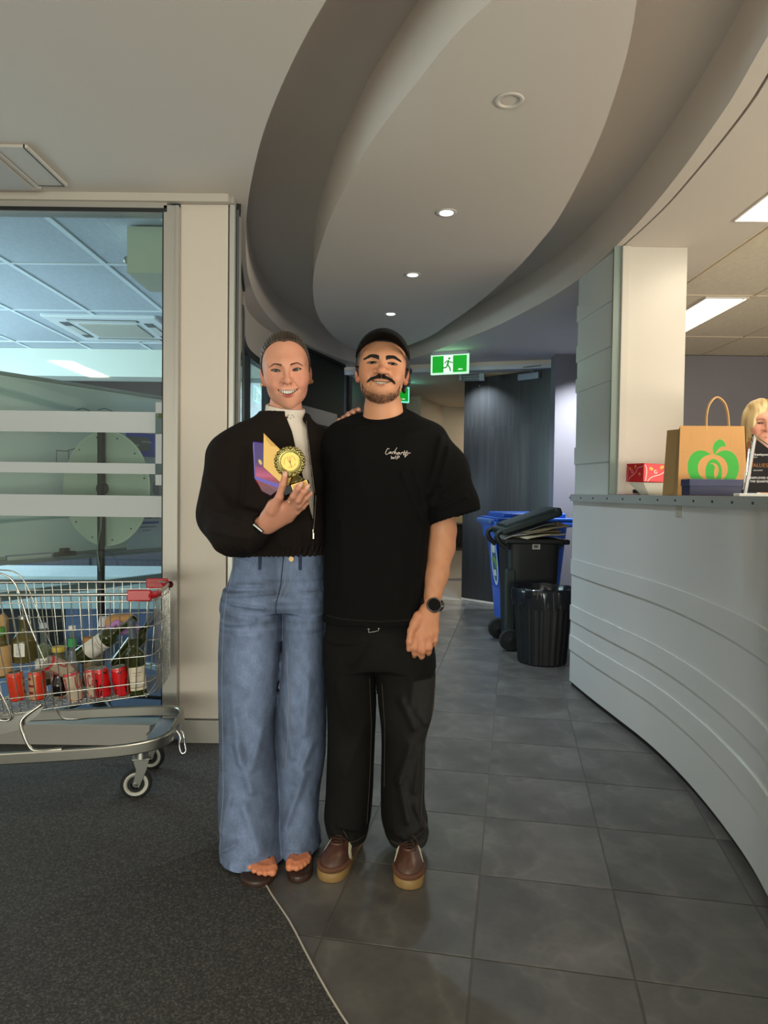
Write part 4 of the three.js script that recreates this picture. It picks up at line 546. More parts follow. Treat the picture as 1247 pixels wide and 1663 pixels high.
// ---------------------------------------------------------------- things on the counter
const bagTex = canvasTex(768, 800, (c, w, h) => {
  c.fillStyle = '#c8955a'; c.fillRect(0, 0, w, h); const r = rng(3); c.globalAlpha = 0.05; for (let i = 0; i < 160; i++) { c.fillStyle = r() > 0.5 ? '#8a5c2c' : '#f0c890'; c.fillRect(r() * w, r() * h, 2 + r() * 10, 30 + r() * 160); } c.globalAlpha = 1;
  c.strokeStyle = '#b98a50'; c.lineWidth = 3; c.beginPath(); c.moveTo(0, 300); c.lineTo(w, 320); c.stroke(); c.beginPath(); c.moveTo(0, 560); c.lineTo(w, 560); c.stroke();
  const g1 = '#3fae3f', tan = '#d39a5c'; c.save(); c.translate(392, 420); c.scale(1.0, 1.0); c.fillStyle = g1;
  c.beginPath(); c.moveTo(20, -92); c.bezierCurveTo(-30, -140, 0, -250, 90, -270); c.bezierCurveTo(130, -250, 150, -220, 148, -185); c.bezierCurveTo(90, -196, 50, -160, 20, -92); c.fill();
  c.beginPath(); c.moveTo(-40, -100); c.bezierCurveTo(-140, -180, -280, -140, -292, 30); c.bezierCurveTo(-296, 130, -250, 200, -190, 250); c.lineTo(190, 250); c.bezierCurveTo(250, 200, 300, 120, 292, 20); c.bezierCurveTo(280, -130, 150, -180, 50, -110); c.bezierCurveTo(20, -88, -10, -84, -40, -100); c.fill();
  c.fillStyle = tan; c.beginPath(); c.moveTo(0, -92); c.bezierCurveTo(-90, -96, -172, -40, -172, 60); c.bezierCurveTo(-172, 130, -130, 190, -60, 206); c.bezierCurveTo(-100, 140, -96, 60, -60, 0); c.bezierCurveTo(-40, -32, -10, -44, 0, -44); c.bezierCurveTo(40, -40, 84, 0, 92, 70); c.bezierCurveTo(98, 120, 96, 170, 70, 206); c.bezierCurveTo(140, 176, 168, 110, 162, 50); c.bezierCurveTo(156, -40, 80, -92, 0, -92); c.fill();
  c.beginPath(); c.moveTo(-46, 14); c.bezierCurveTo(-10, -4, 50, 0, 58, 60); c.bezierCurveTo(62, 110, 40, 160, 18, 190); c.bezierCurveTo(4, 140, 0, 100, 16, 60); c.bezierCurveTo(20, 24, -10, 10, -46, 14); c.fill(); c.restore();
});
const bagPaper = mat('#c2905a', 0.75, { bumpMap: grain, bumpScale: 0.001 });
const bag = thing('paper_shopping_bag', 'brown paper shopping bag with a green apple shaped logo standing on the counter', 'bag', [1.495, 1.25, -3.255], rad(-3));
{ const W = 0.315, D = 0.2, Hh = 0.318, s = 0.004;
  const quad = (a, b, c, d, nx = 6, ny = 8, amp = 0.003) => { const g = new THREE.PlaneGeometry(1, 1, nx, ny), p = g.attributes.position; for (let i = 0; i < p.count; i++) { const u = p.getX(i) + 0.5, v = p.getY(i) + 0.5; const q = V(...a).multiplyScalar((1 - u) * (1 - v)).add(V(...b).multiplyScalar(u * (1 - v))).add(V(...c).multiplyScalar(u * v)).add(V(...d).multiplyScalar((1 - u) * v)); const e = u * (1 - u) * v * (1 - v) * 16, nn = amp * e * noise3(u * 4 + a[0] * 9, v * 5 + a[2] * 7, 3); p.setXYZ(i, q.x + nn, q.y, q.z + nn); } g.computeVertexNormals(); return g; };
  obj('front_panel', quad([-W / 2, 0, D / 2], [W / 2 - 0.005, 0, D / 2], [W / 2 - 0.02, Hh, D / 2 - 0.015], [-W / 2 + 0.012, Hh, D / 2 - 0.02]), mat('#ffffff', 0.7, { map: bagTex }), bag);
  obj('back_panel', quad([W / 2, 0, -D / 2], [-W / 2, 0, -D / 2], [-W / 2 + 0.012, Hh - 0.006, -D / 2 + 0.01], [W / 2 - 0.01, Hh, -D / 2 + 0.01]), bagPaper, bag);
  for (const k of [-1, 1]) obj('side_panel', [quad([k * W / 2, 0, D / 2], [k * (W / 2 - 0.012), 0, 0], [k * (W / 2 - 0.035), Hh - 0.008, 0], [k * (W / 2 - 0.012), Hh, D / 2 - 0.02]), quad([k * (W / 2 - 0.012), 0, 0], [k * W / 2, 0, -D / 2], [k * (W / 2 - 0.012), Hh - 0.006, -D / 2 + 0.01], [k * (W / 2 - 0.035), Hh - 0.008, 0])], mat('#a08050', 0.75), bag);
  obj('bottom', [bx(W - 0.01, 0.004, D - 0.01, 0, 0.003, 0)], bagPaper, bag);
  const hp = [[-0.028, 0.3, 0.074], [-0.026, Hh + 0.06, 0.072], [-0.012, Hh + 0.105, 0.07], [0.018, Hh + 0.132, 0.068], [0.05, Hh + 0.11, 0.068], [0.066, Hh + 0.07, 0.068], [0.076, 0.3, 0.07]].map((p) => V(...p)), hc = new THREE.CatmullRomCurve3(hp, false, 'centripetal');
  const strip = (c, w, off) => { const n = 48, pos = [], idx = []; for (let i = 0; i <= n; i++) { const p = c.getPointAt(i / n); pos.push(p.x, p.y, p.z - w / 2 + off, p.x, p.y, p.z + w / 2 + off); } for (let i = 0; i < n; i++) { const a = i * 2; idx.push(a, a + 1, a + 2, a + 1, a + 3, a + 2); } const g = new THREE.BufferGeometry(); g.setAttribute('position', new THREE.Float32BufferAttribute(pos, 3)); g.setIndex(idx); g.computeVertexNormals(); return g; };
  obj('handle', [strip(hc, 0.016, 0), tube(hp.map((p) => V(p.x, p.y, p.z + 0.006)), 0.0035, 48, 6), tube(hp.map((p) => V(p.x, p.y, p.z - 0.006)), 0.0035, 48, 6)], mat('#d8ab70', 0.7), bag);
}
const sb = thing('gift_box', 'flat dark blue lidded box lying in front of the paper shopping bag', 'box', [1.475, 1.25, -3.075], rad(-2));
obj('box_base', [bx(0.285, 0.06, 0.09, 0, 0.031, 0, 0.002)], mat('#2f3350', 0.5), sb); obj('lid', [bx(0.292, 0.03, 0.097, 0, 0.058, 0, 0.002)], mat('#3a3f60', 0.45), sb);
const tissueTex = canvasTex(512, 256, (c) => {
  c.fillStyle = '#d5202c'; c.fillRect(0, 0, 512, 256); c.strokeStyle = '#f2d9d2'; c.lineWidth = 10; c.lineCap = 'round';
  c.beginPath(); c.moveTo(60, 260); c.bezierCurveTo(120, 130, 260, 200, 330, 70); c.bezierCurveTo(380, 40, 440, 60, 520, 30); c.stroke(); c.beginPath(); c.moveTo(20, 20); c.bezierCurveTo(60, 90, 40, 160, 30, 250); c.stroke(); c.beginPath(); c.arc(180, 110, 22, 0, 5); c.stroke();
  c.fillStyle = '#e8a23a'; for (const [x, y, a] of [[110, 70, 0.4], [270, 40, -0.6], [400, 150, 0.2]]) { c.save(); c.translate(x, y); c.rotate(a); c.beginPath(); c.ellipse(0, 0, 34, 22, 0, 0, 7); c.fill(); c.restore(); }
});
const tb = thing('tissue_box', 'red tissue box with a yellow leaf pattern sitting on the white bowl', 'box', [1.45, 1.318, -3.78], rad(26)); tb.rotation.z = -0.015;
obj('carton', [bx(0.25, 0.098, 0.12, 0, 0.05, 0, 0.002)], mat('#c21f2a', 0.5), tb); obj('printed_front', [new THREE.PlaneGeometry(0.248, 0.094).translate(0, 0.05, 0.0606)], mat('#ffffff', 0.45, { map: tissueTex }), tb); obj('printed_end', [new THREE.PlaneGeometry(0.118, 0.094).rotateY(-PI / 2).translate(-0.1256, 0.05, 0)], mat('#c9b9b4', 0.5, { map: tissueTex }), tb); obj('opening', [bx(0.1, 0.002, 0.04, 0, 0.0995, 0)], M.white, tb);
const bowl = thing('serving_bowl', 'white angular bowl under the red tissue box', 'bowl', [1.45, 1.25, -3.76], rad(20));
{ const n = 6, ring = (r, y, sx = 1) => [...Array(n)].map((_, i) => [r * sx * cos((i + 0.5) / n * 2 * PI), y, r * cos(0) * sin((i + 0.5) / n * 2 * PI)]); const R = [ring(0.06, 0.002), ring(0.12, 0.066, 1.1), ring(0.115, 0.066, 1.1), ring(0.056, 0.008)]; const pos = R.flat(2), idx = []; for (let j = 0; j < 3; j++) for (let i = 0; i < n; i++) { const a = j * n + i, b = j * n + (i + 1) % n; idx.push(a, a + n, b, b, a + n, b + n); } for (let i = 1; i < n - 1; i++) idx.push(0, i, i + 1); const g = new THREE.BufferGeometry(); g.setAttribute('position', new THREE.Float32BufferAttribute(pos, 3)); g.setIndex(idx); obj('bowl_body', [toCreasedNormals(g, 0.3)], mat('#d9d6ca', 0.4), bowl); }
const tray = thing('leaflet', 'thin pink edged leaflet lying on the counter by the column', 'leaflet', [1.375, 1.25, -3.86], rad(10)); obj('paper', [bx(0.14, 0.005, 0.1, 0, 0.004, 0, 0.001)], mat('#c98a8c', 0.6), tray); obj('top_page', [bx(0.136, 0.002, 0.096, 0, 0.0075, 0)], M.white, tray);
const pinb = thing('card_holder', 'small black and gold card holder beside the white bowl', 'holder', [1.385, 1.26, -3.8], rad(15)); obj('tray', [bx(0.05, 0.02, 0.03, 0, 0.01, 0, 0.003)], M.black, pinb); obj('card', [bx(0.03, 0.014, 0.012, 0.005, 0.025, 0)], mat('#a8863c', 0.5), pinb);
const plaqueTex = canvasTex(384, 640, (c) => {
  c.fillStyle = '#0d0d10'; c.fillRect(0, 0, 384, 640); c.fillStyle = '#e8e8ea'; c.font = 'bold 34px sans-serif'; c.fillText('thankyou!', 60, 196); c.font = '20px sans-serif'; c.fillText('2024', 60, 222);
  c.fillStyle = '#b97a3c'; c.font = '58px sans-serif'; c.fillText('VALUES', 28, 330); c.fillStyle = '#dcdce0'; c.font = 'italic 26px sans-serif'; c.fillText('awarded', 62, 376); c.font = 'bold 34px sans-serif'; c.fillText('EMPLOYEE OF', 30, 468); c.fillText('THE QUARTER', 30, 510);
});
const aw = thing('acrylic_award', 'clear acrylic award with a black printed plate at the right edge of the counter', 'award', [1.5, 1.25, -2.76], rad(-6));
{ const out = [[-0.075, 0.0], [0.075, 0.0], [0.055, 0.17], [0.02, 0.185], [-0.043, 0.23]]; const clear = mat('#f2f4f4', 0.03, { transmission: 1, thickness: 0.02, ior: 1.49 });
  obj('acrylic_block', [poly(out, 0.022, 0.003).translate(0, 0.012, -0.011)], clear, aw); const g = new THREE.ShapeGeometry(new THREE.Shape([[-0.062, 0.004], [0.066, 0.004], [0.047, 0.16], [0.018, 0.172], [-0.035, 0.212]].map((p) => new THREE.Vector2(...p)))); const p = g.attributes.position, uv = g.attributes.uv; for (let i = 0; i < p.count; i++) uv.setXY(i, (p.getX(i) + 0.066) / 0.132, p.getY(i) / 0.215); obj('printed_plate', g.translate(0, 0.012, 0.0148), mat('#ffffff', 0.3, { map: plaqueTex }), aw);
  obj('edge', [poly([[-0.076, 0], [-0.066, 0], [-0.037, 0.215], [-0.044, 0.23]], 0.003).translate(0, 0.012, 0.013)], mat('#cfd2d4', 0.15), aw); obj('base', [bx(0.2, 0.012, 0.06, 0, 0.006, 0, 0.003)], mat('#e9ecec', 0.1, { clearcoat: 1 }), aw); }
// ---------------------------------------------------------------- distance-field modelling (people and soft things)
const smin = (a, b, k) => { const h = max(k - abs(a - b), 0) / k; return min(a, b) - h * h * k * 0.25; };
const smax = (a, b, k) => -smin(-a, -b, k);
const sph = (cx, cy, cz, r) => (x, y, z) => hypot(x - cx, y - cy, z - cz) - r;
const ell = (cx, cy, cz, a, b, c) => (x, y, z) => { x -= cx; y -= cy; z -= cz; const k0 = sqrt(x * x / (a * a) + y * y / (b * b) + z * z / (c * c)), k1 = sqrt(x * x / (a ** 4) + y * y / (b ** 4) + z * z / (c ** 4)); return k1 < 1e-9 ? -min(a, b, c) : k0 * (k0 - 1) / k1; };
const cap = (a, b, ra, rb = ra) => { const dx = b[0] - a[0], dy = b[1] - a[1], dz = b[2] - a[2], l = dx * dx + dy * dy + dz * dz || 1e-9; return (x, y, z) => { const px = x - a[0], py = y - a[1], pz = z - a[2], t = clamp((px * dx + py * dy + pz * dz) / l); return hypot(px - dx * t, py - dy * t, pz - dz * t) - lerp(ra, rb, t); }; };
const chain = (pts, k = 0.02) => { const f = []; for (let i = 1; i < pts.length; i++) f.push(cap(pts[i - 1], pts[i], pts[i - 1][3], pts[i][3])); return union(f, k); };
function union(list, k) { return (x, y, z) => { let d = list[0](x, y, z); for (let i = 1; i < list.length; i++) d = k ? smin(d, list[i](x, y, z), k) : min(d, list[i](x, y, z)); return d; }; }
function loftY(sec, e = 2.3) {           // tube through sections [y, cx, cz, rx, rz]
  const s = [...sec].sort((a, b) => a[0] - b[0]), y0 = s[0][0], y1 = s[s.length - 1][0], N = 200, T = [];
  for (let i = 0; i <= N; i++) { const y = lerp(y0, y1, i / N); let k = 0; while (k < s.length - 2 && y > s[k + 1][0]) k++; const A = s[max(0, k - 1)], B = s[k], C = s[k + 1], D = s[min(s.length - 1, k + 2)], t = clamp((y - B[0]) / (C[0] - B[0])); T.push([1, 2, 3, 4].map((j) => { const m1 = (C[j] - A[j]) / (C[0] - A[0] || 1) * (C[0] - B[0]), m2 = (D[j] - B[j]) / (D[0] - B[0] || 1) * (C[0] - B[0]), t2 = t * t, t3 = t2 * t; return (2 * t3 - 3 * t2 + 1) * B[j] + (t3 - 2 * t2 + t) * m1 + (-2 * t3 + 3 * t2) * C[j] + (t3 - t2) * m2; })); }
  return (x, y, z) => { const u = clamp((y - y0) / (y1 - y0)) * N, i = min(N - 1, floor(u)), t = u - i, a = T[i], b = T[i + 1], rx = lerp(a[2], b[2], t), rz = lerp(a[3], b[3], t), q = pow(pow(abs(x - lerp(a[0], b[0], t)) / rx, e) + pow(abs(z - lerp(a[1], b[1], t)) / rz, e), 1 / e); return max((q - 1) * min(rx, rz), y - y1, y0 - y); };
}
// folds: ridges along segments drawn in front view, raised by amp
const segDist = (x, y, s) => { const dx = s[2] - s[0], dy = s[3] - s[1], t = clamp(((x - s[0]) * dx + (y - s[1]) * dy) / (dx * dx + dy * dy)); return hypot(x - s[0] - dx * t, y - s[1] - dy * t); };
const folds = (list) => (x, y) => { let d = 0; for (const s of list) { const q = segDist(x, y, s) / s[5]; if (q < 2.5) d += s[4] * exp(-q * q); } return d; };
function surfaceNet(f, lo, hi, cell, o = {}) {
  const nx = Math.ceil((hi[0] - lo[0]) / cell) + 1, ny = Math.ceil((hi[1] - lo[1]) / cell) + 1, nz = Math.ceil((hi[2] - lo[2]) / cell) + 1, F = new Float32Array(nx * ny * nz), at = (i, j, k) => (k * ny + j) * nx + i, B = 4, reach = cell * B * 0.87 * (o.slack ?? 1.5);
  for (let k0 = 0; k0 < nz; k0 += B) for (let j0 = 0; j0 < ny; j0 += B) for (let i0 = 0; i0 < nx; i0 += B) {
    const c = f(lo[0] + (i0 + 1.5) * cell, lo[1] + (j0 + 1.5) * cell, lo[2] + (k0 + 1.5) * cell), far = abs(c) > reach;
    for (let k = k0; k < min(nz, k0 + B); k++) for (let j = j0; j < min(ny, j0 + B); j++) for (let i = i0; i < min(nx, i0 + B); i++) F[at(i, j, k)] = far ? c : f(lo[0] + i * cell, lo[1] + j * cell, lo[2] + k * cell);
  }
  const id = new Int32Array(nx * ny * nz).fill(-1), P = [], idx = [], E = [[0, 1], [0, 2], [0, 4], [1, 3], [1, 5], [2, 3], [2, 6], [3, 7], [4, 5], [4, 6], [5, 7], [6, 7]];
  const v = new Float64Array(8);
  for (let k = 0; k < nz - 1; k++) for (let j = 0; j < ny - 1; j++) for (let i = 0; i < nx - 1; i++) {
    let m = 0; for (let c = 0; c < 8; c++) { v[c] = F[at(i + (c & 1), j + ((c >> 1) & 1), k + (c >> 2))]; if (v[c] < 0) m |= 1 << c; }
    if (m === 0 || m === 255) continue;
    let x = 0, y = 0, z = 0, n = 0;
    for (const [a, b] of E) { if ((v[a] < 0) === (v[b] < 0)) continue; const t = v[a] / (v[a] - v[b]); x += lerp(a & 1, b & 1, t); y += lerp((a >> 1) & 1, (b >> 1) & 1, t); z += lerp(a >> 2, b >> 2, t); n++; }
    id[at(i, j, k)] = P.length / 3; P.push(lo[0] + (i + x / n) * cell, lo[1] + (j + y / n) * cell, lo[2] + (k + z / n) * cell);
  }
  const quad = (a, b, c, d, flip) => { if (a < 0 || b < 0 || c < 0 || d < 0) return; if (flip) idx.push(a, c, b, b, c, d); else idx.push(a, b, c, b, d, c); };
  for (let k = 1; k < nz - 1; k++) for (let j = 1; j < ny - 1; j++) for (let i = 1; i < nx - 1; i++) {
    const s = F[at(i, j, k)] < 0;
    if (s !== F[at(i + 1, j, k)] < 0) quad(id[at(i, j - 1, k - 1)], id[at(i, j, k - 1)], id[at(i, j - 1, k)], id[at(i, j, k)], !s);
    if (s !== F[at(i, j + 1, k)] < 0) quad(id[at(i - 1, j, k - 1)], id[at(i, j, k - 1)], id[at(i - 1, j, k)], id[at(i, j, k)], s);
    if (s !== F[at(i, j, k + 1)] < 0) quad(id[at(i - 1, j - 1, k)], id[at(i, j - 1, k)], id[at(i - 1, j, k)], id[at(i, j, k)], !s);
  }
  const g = new THREE.BufferGeometry(); g.setAttribute('position', new THREE.Float32BufferAttribute(P, 3)); g.setIndex(idx);
  { const e = cell * 0.6, N = new Float32Array(P.length); for (let i = 0; i < P.length; i += 3) { const x = P[i], y = P[i + 1], z = P[i + 2]; let a = f(x + e, y, z) - f(x - e, y, z), b = f(x, y + e, z) - f(x, y - e, z), c = f(x, y, z + e) - f(x, y, z - e); const l = hypot(a, b, c) || 1; N[i] = a / l; N[i + 1] = b / l; N[i + 2] = c / l; } g.setAttribute('normal', new THREE.BufferAttribute(N, 3)); }
  const n = P.length / 3, uv = new Float32Array(n * 2), col = o.color ? new Float32Array(n * 3) : null;
  for (let i = 0; i < n; i++) { const q = o.uv ? o.uv(P[3 * i], P[3 * i + 1], P[3 * i + 2]) : [P[3 * i] + P[3 * i + 2] * 0.7, P[3 * i + 1]]; uv[2 * i] = q[0]; uv[2 * i + 1] = q[1]; if (col) { const c = o.color(P[3 * i], P[3 * i + 1], P[3 * i + 2], g.attributes.normal.array, 3 * i); col[3 * i] = c[0]; col[3 * i + 1] = c[1]; col[3 * i + 2] = c[2]; } }
  g.setAttribute('uv', new THREE.BufferAttribute(uv, 2)); if (col) g.setAttribute('color', new THREE.BufferAttribute(col, 3));
  return g;
}
const hitZ = (f, x, y, z0, z1 = z0 - 0.6) => { let z = z0; for (let i = 0; i < 160 && z > z1; i++) { const d = f(x, y, z); if (d < 0.0004) return z; z -= max(d * 0.6, 0.0006); } return null; };
function onFront(f, pts, z0, lift = 0.0006, step = 0.006) {      // lays a front-view polyline onto a surface
  const out = []; for (let i = 1; i < pts.length; i++) { const [a, b] = [pts[i - 1], pts[i]], n = max(1, Math.ceil(hypot(b[0] - a[0], b[1] - a[1]) / step)); for (let k = i === 1 ? 0 : 1; k <= n; k++) { const x = lerp(a[0], b[0], k / n), y = lerp(a[1], b[1], k / n), z = hitZ(f, x, y, z0); if (z !== null) out.push([x, y, z + lift]); } } return out;
}
const seam = (f, pts, z0, r) => { const p = onFront(f, pts, z0); return p.length > 1 ? tube(p, r, p.length * 2, 5) : bx(0.001, 0.001, 0.001, pts[0][0], pts[0][1], z0 - 0.3); };
const mergeKeep = (list) => mergeGeometries(list.map((g) => { for (const k of Object.keys(g.attributes)) if (!['position', 'normal', 'uv', 'color'].includes(k)) g.deleteAttribute(k); return g; }));
const lin = (hex) => new THREE.Color(hex).toArray();
const mixc = (a, b, t) => [lerp(a[0], b[0], t), lerp(a[1], b[1], t), lerp(a[2], b[2], t)];

// ---------------------------------------------------------------- heads (face towards +z, eye line at y = 0)
function makeHead(o) {
  const e = o, mw = e.mouthW, zM = (x) => 0.0885 + (e.mz ?? 0) - 17 * x * x, yU = (x) => e.mouthU + e.curve * 0.22 * (x / mw) ** 2, yL = (x) => e.mouthL + (e.mouthU - e.mouthL + e.curve * 0.22) * (x / mw) ** 2;
  const lipU = [], lipL = []; for (let i = 0; i <= 12; i++) { const x = lerp(-mw, mw, i / 12), q = 1 - (x / mw) ** 2; lipU.push([x * 1.02, yU(x) + 0.0022 * q + 0.0006, zM(x) - 0.0015, e.lipU * (0.35 + 0.65 * q)]); lipL.push([x, yL(x) - 0.0035 * q, zM(x) - 0.0015, e.lipL * (0.3 + 0.7 * q)]); }
  const base = union([
    ell(0, 0.032, -0.018, 0.0735, 0.086, 0.094), ell(0, -0.012, 0.022, e.faceW, 0.087, 0.066), ell(0, -0.066, 0.02, e.jawW, 0.047, 0.06), sph(0, e.chinY + 0.0185, 0.06, 0.0185),
    cap([0.012, 0.021, 0.079], [0.044, 0.024, 0.06], e.brow), cap([-0.012, 0.021, 0.079], [-0.044, 0.024, 0.06], e.brow),
  ], 0.03);
  const cheeks = union([-1, 1].flatMap((s) => [sph(s * 0.043, -0.022, 0.048, 0.024), sph(s * 0.037, -0.039, 0.066, e.cheek)]), 0.02), muzzle = ell(0, -0.066, 0.064, 0.031, 0.026, 0.025);
  const nose = union([cap([0, 0.014, 0.083], [0, -0.026, 0.1 + e.noseL], 0.0072, 0.008), sph(0, e.noseY, 0.1 + e.noseL, e.noseR), sph(e.wing, e.noseY - 0.001, 0.091, e.wingR), sph(-e.wing, e.noseY - 0.001, 0.091, e.wingR)], 0.01);
  const sock = [-1, 1].map((s) => ell(s * 0.0315, 0.002, 0.101, 0.017, 0.0125, 0.019)), ball = [-1, 1].map((s) => sph(s * 0.0315, -0.001, 0.0655, 0.0146));
  const w = 0.0142, R = (h) => (w * w + h * h) / (2 * h), Ru = R(e.eyeU), Rl = R(e.eyeD), lens = (x, y) => max(hypot(x, y - (e.eyeU - Ru)) - Ru, hypot(x, y + (e.eyeD - Rl)) - Rl);
  const lipUf = chain(lipU, 0.003), lipLf = chain(lipL, 0.003);
  const fold = union([-1, 1].map((s) => cap([s * 0.0175, -0.037, 0.0935], [s * 0.036, -0.064, 0.081], 0.0018)), 0), nostril = union([-1, 1].map((s) => ell(s * e.wing * 0.58, e.noseY - 0.0085, 0.0965, 0.0042, 0.0034, 0.005)), 0);
  const ears = union([-1, 1].flatMap((s) => { const f = ell(0, 0, 0, 0.007, 0.031, 0.018), g = ell(0.005, 0.002, 0.003, 0.006, 0.02, 0.0105), lobe = sph(0.0, -0.024, 0.003, 0.0085); const ca = cos(0.5), sa = sin(0.5); return [(x, y, z) => { let X = s * x - e.earX, Y = y + 0.014, Z = z + 0.012; const A = X * ca + Z * sa, C = -X * sa + Z * ca; return smax(smin(f(A, Y + 0.15 * C, C), lobe(A, Y, C), 0.008), -g(A, Y, C), 0.004); }]; }), 0);
  const f = (x, y, z) => {
    let d = base(x, y, z); if (z > 0.02) { d = smin(d, cheeks(x, y, z), 0.022); d = smin(d, muzzle(x, y, z), 0.02); d = smin(d, nose(x, y, z), 0.012);
      d = smax(d, -min(sock[0](x, y, z), sock[1](x, y, z)), 0.014); d = smin(d, min(ball[0](x, y, z), ball[1](x, y, z)), 0.004); d = smax(d, -fold(x, y, z), 0.008); d = smax(d, -nostril(x, y, z), 0.003);
      d = smin(d, min(lipUf(x, y, z), lipLf(x, y, z)), 0.004);
      if (z > 0.066 && abs(abs(x) - 0.0315) < 0.02) d = max(d, -max(lens(abs(x) - 0.0315, y + 0.0005 - e.slant * (abs(x) - 0.0315)), 0.07 - z));
      if (abs(x) < mw * 1.05) d = max(d, -max(max(y - yU(x), yL(x) - y) * 0.8, zM(x) - 0.022 - z)); }
    d = smin(d, ears(x, y, z), 0.006); return d;
  };
  return { f, lipUf, lipLf, lens, yU, yL, zM, e };
}
function headColor(h, skin, lips, extra) {
  const cheekC = mixc(skin, lin('#c0604e'), 0.3), dark = lin('#3a0f0c');
  return (x, y, z) => {
    let c = skin; const b = exp(-((abs(x) - 0.042) ** 2 + (y + 0.032) ** 2) / 0.0006) * (z > 0.02 ? 1 : 0); c = mixc(c, cheekC, b * 0.8); c = mixc(c, cheekC, exp(-(x * x + (y - h.e.noseY) ** 2) / 0.0003) * (z > 0.08 ? 0.6 : 0));
    if (abs(x) > 0.07 && y > -0.05 && y < 0.02) c = mixc(c, lin('#b8503e'), 0.35);
    if (extra) c = extra(c, x, y, z);
    if (z > 0.05) { const dl = min(h.lipUf(x, y, z), h.lipLf(x, y, z)); c = mixc(c, lips, 1 - smooth(0.0002, 0.0022, dl)); if (abs(x) < h.e.mouthW && y < h.yU(x) - 0.0004 && y > h.yL(x) + 0.0004 && z < h.zM(x) - 0.0055) c = dark;
      const ex = abs(x) - 0.0315, L = h.lens(ex, y - h.e.slant * ex); if (L < 0.0022) c = mixc(c, lin(h.e.lash ?? '#4a2c22'), (y > 0 ? 0.95 : 0.55) * (1 - smooth(0.0008, 0.0026, L))); }
    return c;
  };
}
function strands(f, M4, spots, r) {         // short tapered hairs standing on a face, given in head axes
  const out = []; for (const [x, y, dx, dy, len, rr] of spots) { const z = hitZ(f, x, y, 0.13, -0.02); if (z === null) continue; const z2 = hitZ(f, x + dx * len, y + dy * len, 0.13, -0.02) ?? z; const a = V(x, y, z - 0.001), b = V(x + dx * len, y + dy * len, z2 + 0.0016); const d = b.clone().sub(a), g = new THREE.CylinderGeometry(0.0002, rr ?? r, d.length(), 4, 1); g.applyQuaternion(new THREE.Quaternion().setFromUnitVectors(V(0, 1, 0), d.clone().normalize())); g.translate((a.x + b.x) / 2, (a.y + b.y) / 2, (a.z + b.z) / 2); out.push(norm(g)); }
  return join(out).applyMatrix4(M4);
}
function eyeGeo(s, M4, iris, look = [0, 0]) {
  const g = new THREE.SphereGeometry(0.0132, 40, 30), p = g.attributes.position, c = new Float32Array(p.count * 3), L = V(look[0], look[1], 1).normalize(), white = lin('#a3958d'), pink = lin('#916f66'), ir = lin(iris);
  for (let i = 0; i < p.count; i++) { const v = V().fromBufferAttribute(p, i).normalize(), a = Math.acos(clamp(v.dot(L), -1, 1)); let k = mixc(white, pink, smooth(0.7, 1.15, a)); if (a < 0.54) k = ir; if (a < 0.54 && a > 0.44) k = mixc(ir, [0, 0, 0], 0.6); if (a < 0.24) k = [0.004, 0.004, 0.004]; c.set(k, i * 3); }
  g.setAttribute('color', new THREE.BufferAttribute(c, 3)); g.translate(s * 0.0315, -0.001, 0.0655); g.applyMatrix4(M4); return g;
}
function teethGeo(h, M4) {
  const out = []; for (let i = -4; i < 4; i++) { const x = (i + 0.5) * 0.0066, w = 0.0064, zz = h.zM(x) - 0.0062, up = h.yU(x) + 0.0015, dn = max(h.yL(x) + 0.0012, up - 0.0122); if (up - dn < 0.002 || abs(x) > h.e.mouthW - 0.004) continue; const g = bx(w, up - dn, 0.003, 0, 0, 0, 0.0012); g.rotateY(x * 17); g.translate(x, (up + dn) / 2, zz); out.push(g); }
  return join(out).applyMatrix4(M4);
}
const eyeMat = mat('#ffffff', 0.3, { vertexColors: true, specularIntensity: 0.5 });
const skinBump = dataTex(128, (u, v) => 0.5 + 0.5 * pfbm(u * 30, v * 30, 30, 3, 6), false, [14, 14]);
const skinMat = mat('#ffffff', 0.48, { vertexColors: true, bumpMap: skinBump, bumpScale: 0.0003, specularIntensity: 0.7 });
const headMatrix = (pos, rx, ry, rz, s) => new THREE.Matrix4().compose(V(...pos), new THREE.Quaternion().setFromEuler(new THREE.Euler(rad(rx), rad(ry), rad(rz), 'YXZ')), V(s, s, s));
const hand = (j, k = 0.012) => union([union(j.palm.map((p) => cap(...p)), 0.016), ...j.fingers.map((p) => chain(p, 0.005))], 0.0085);
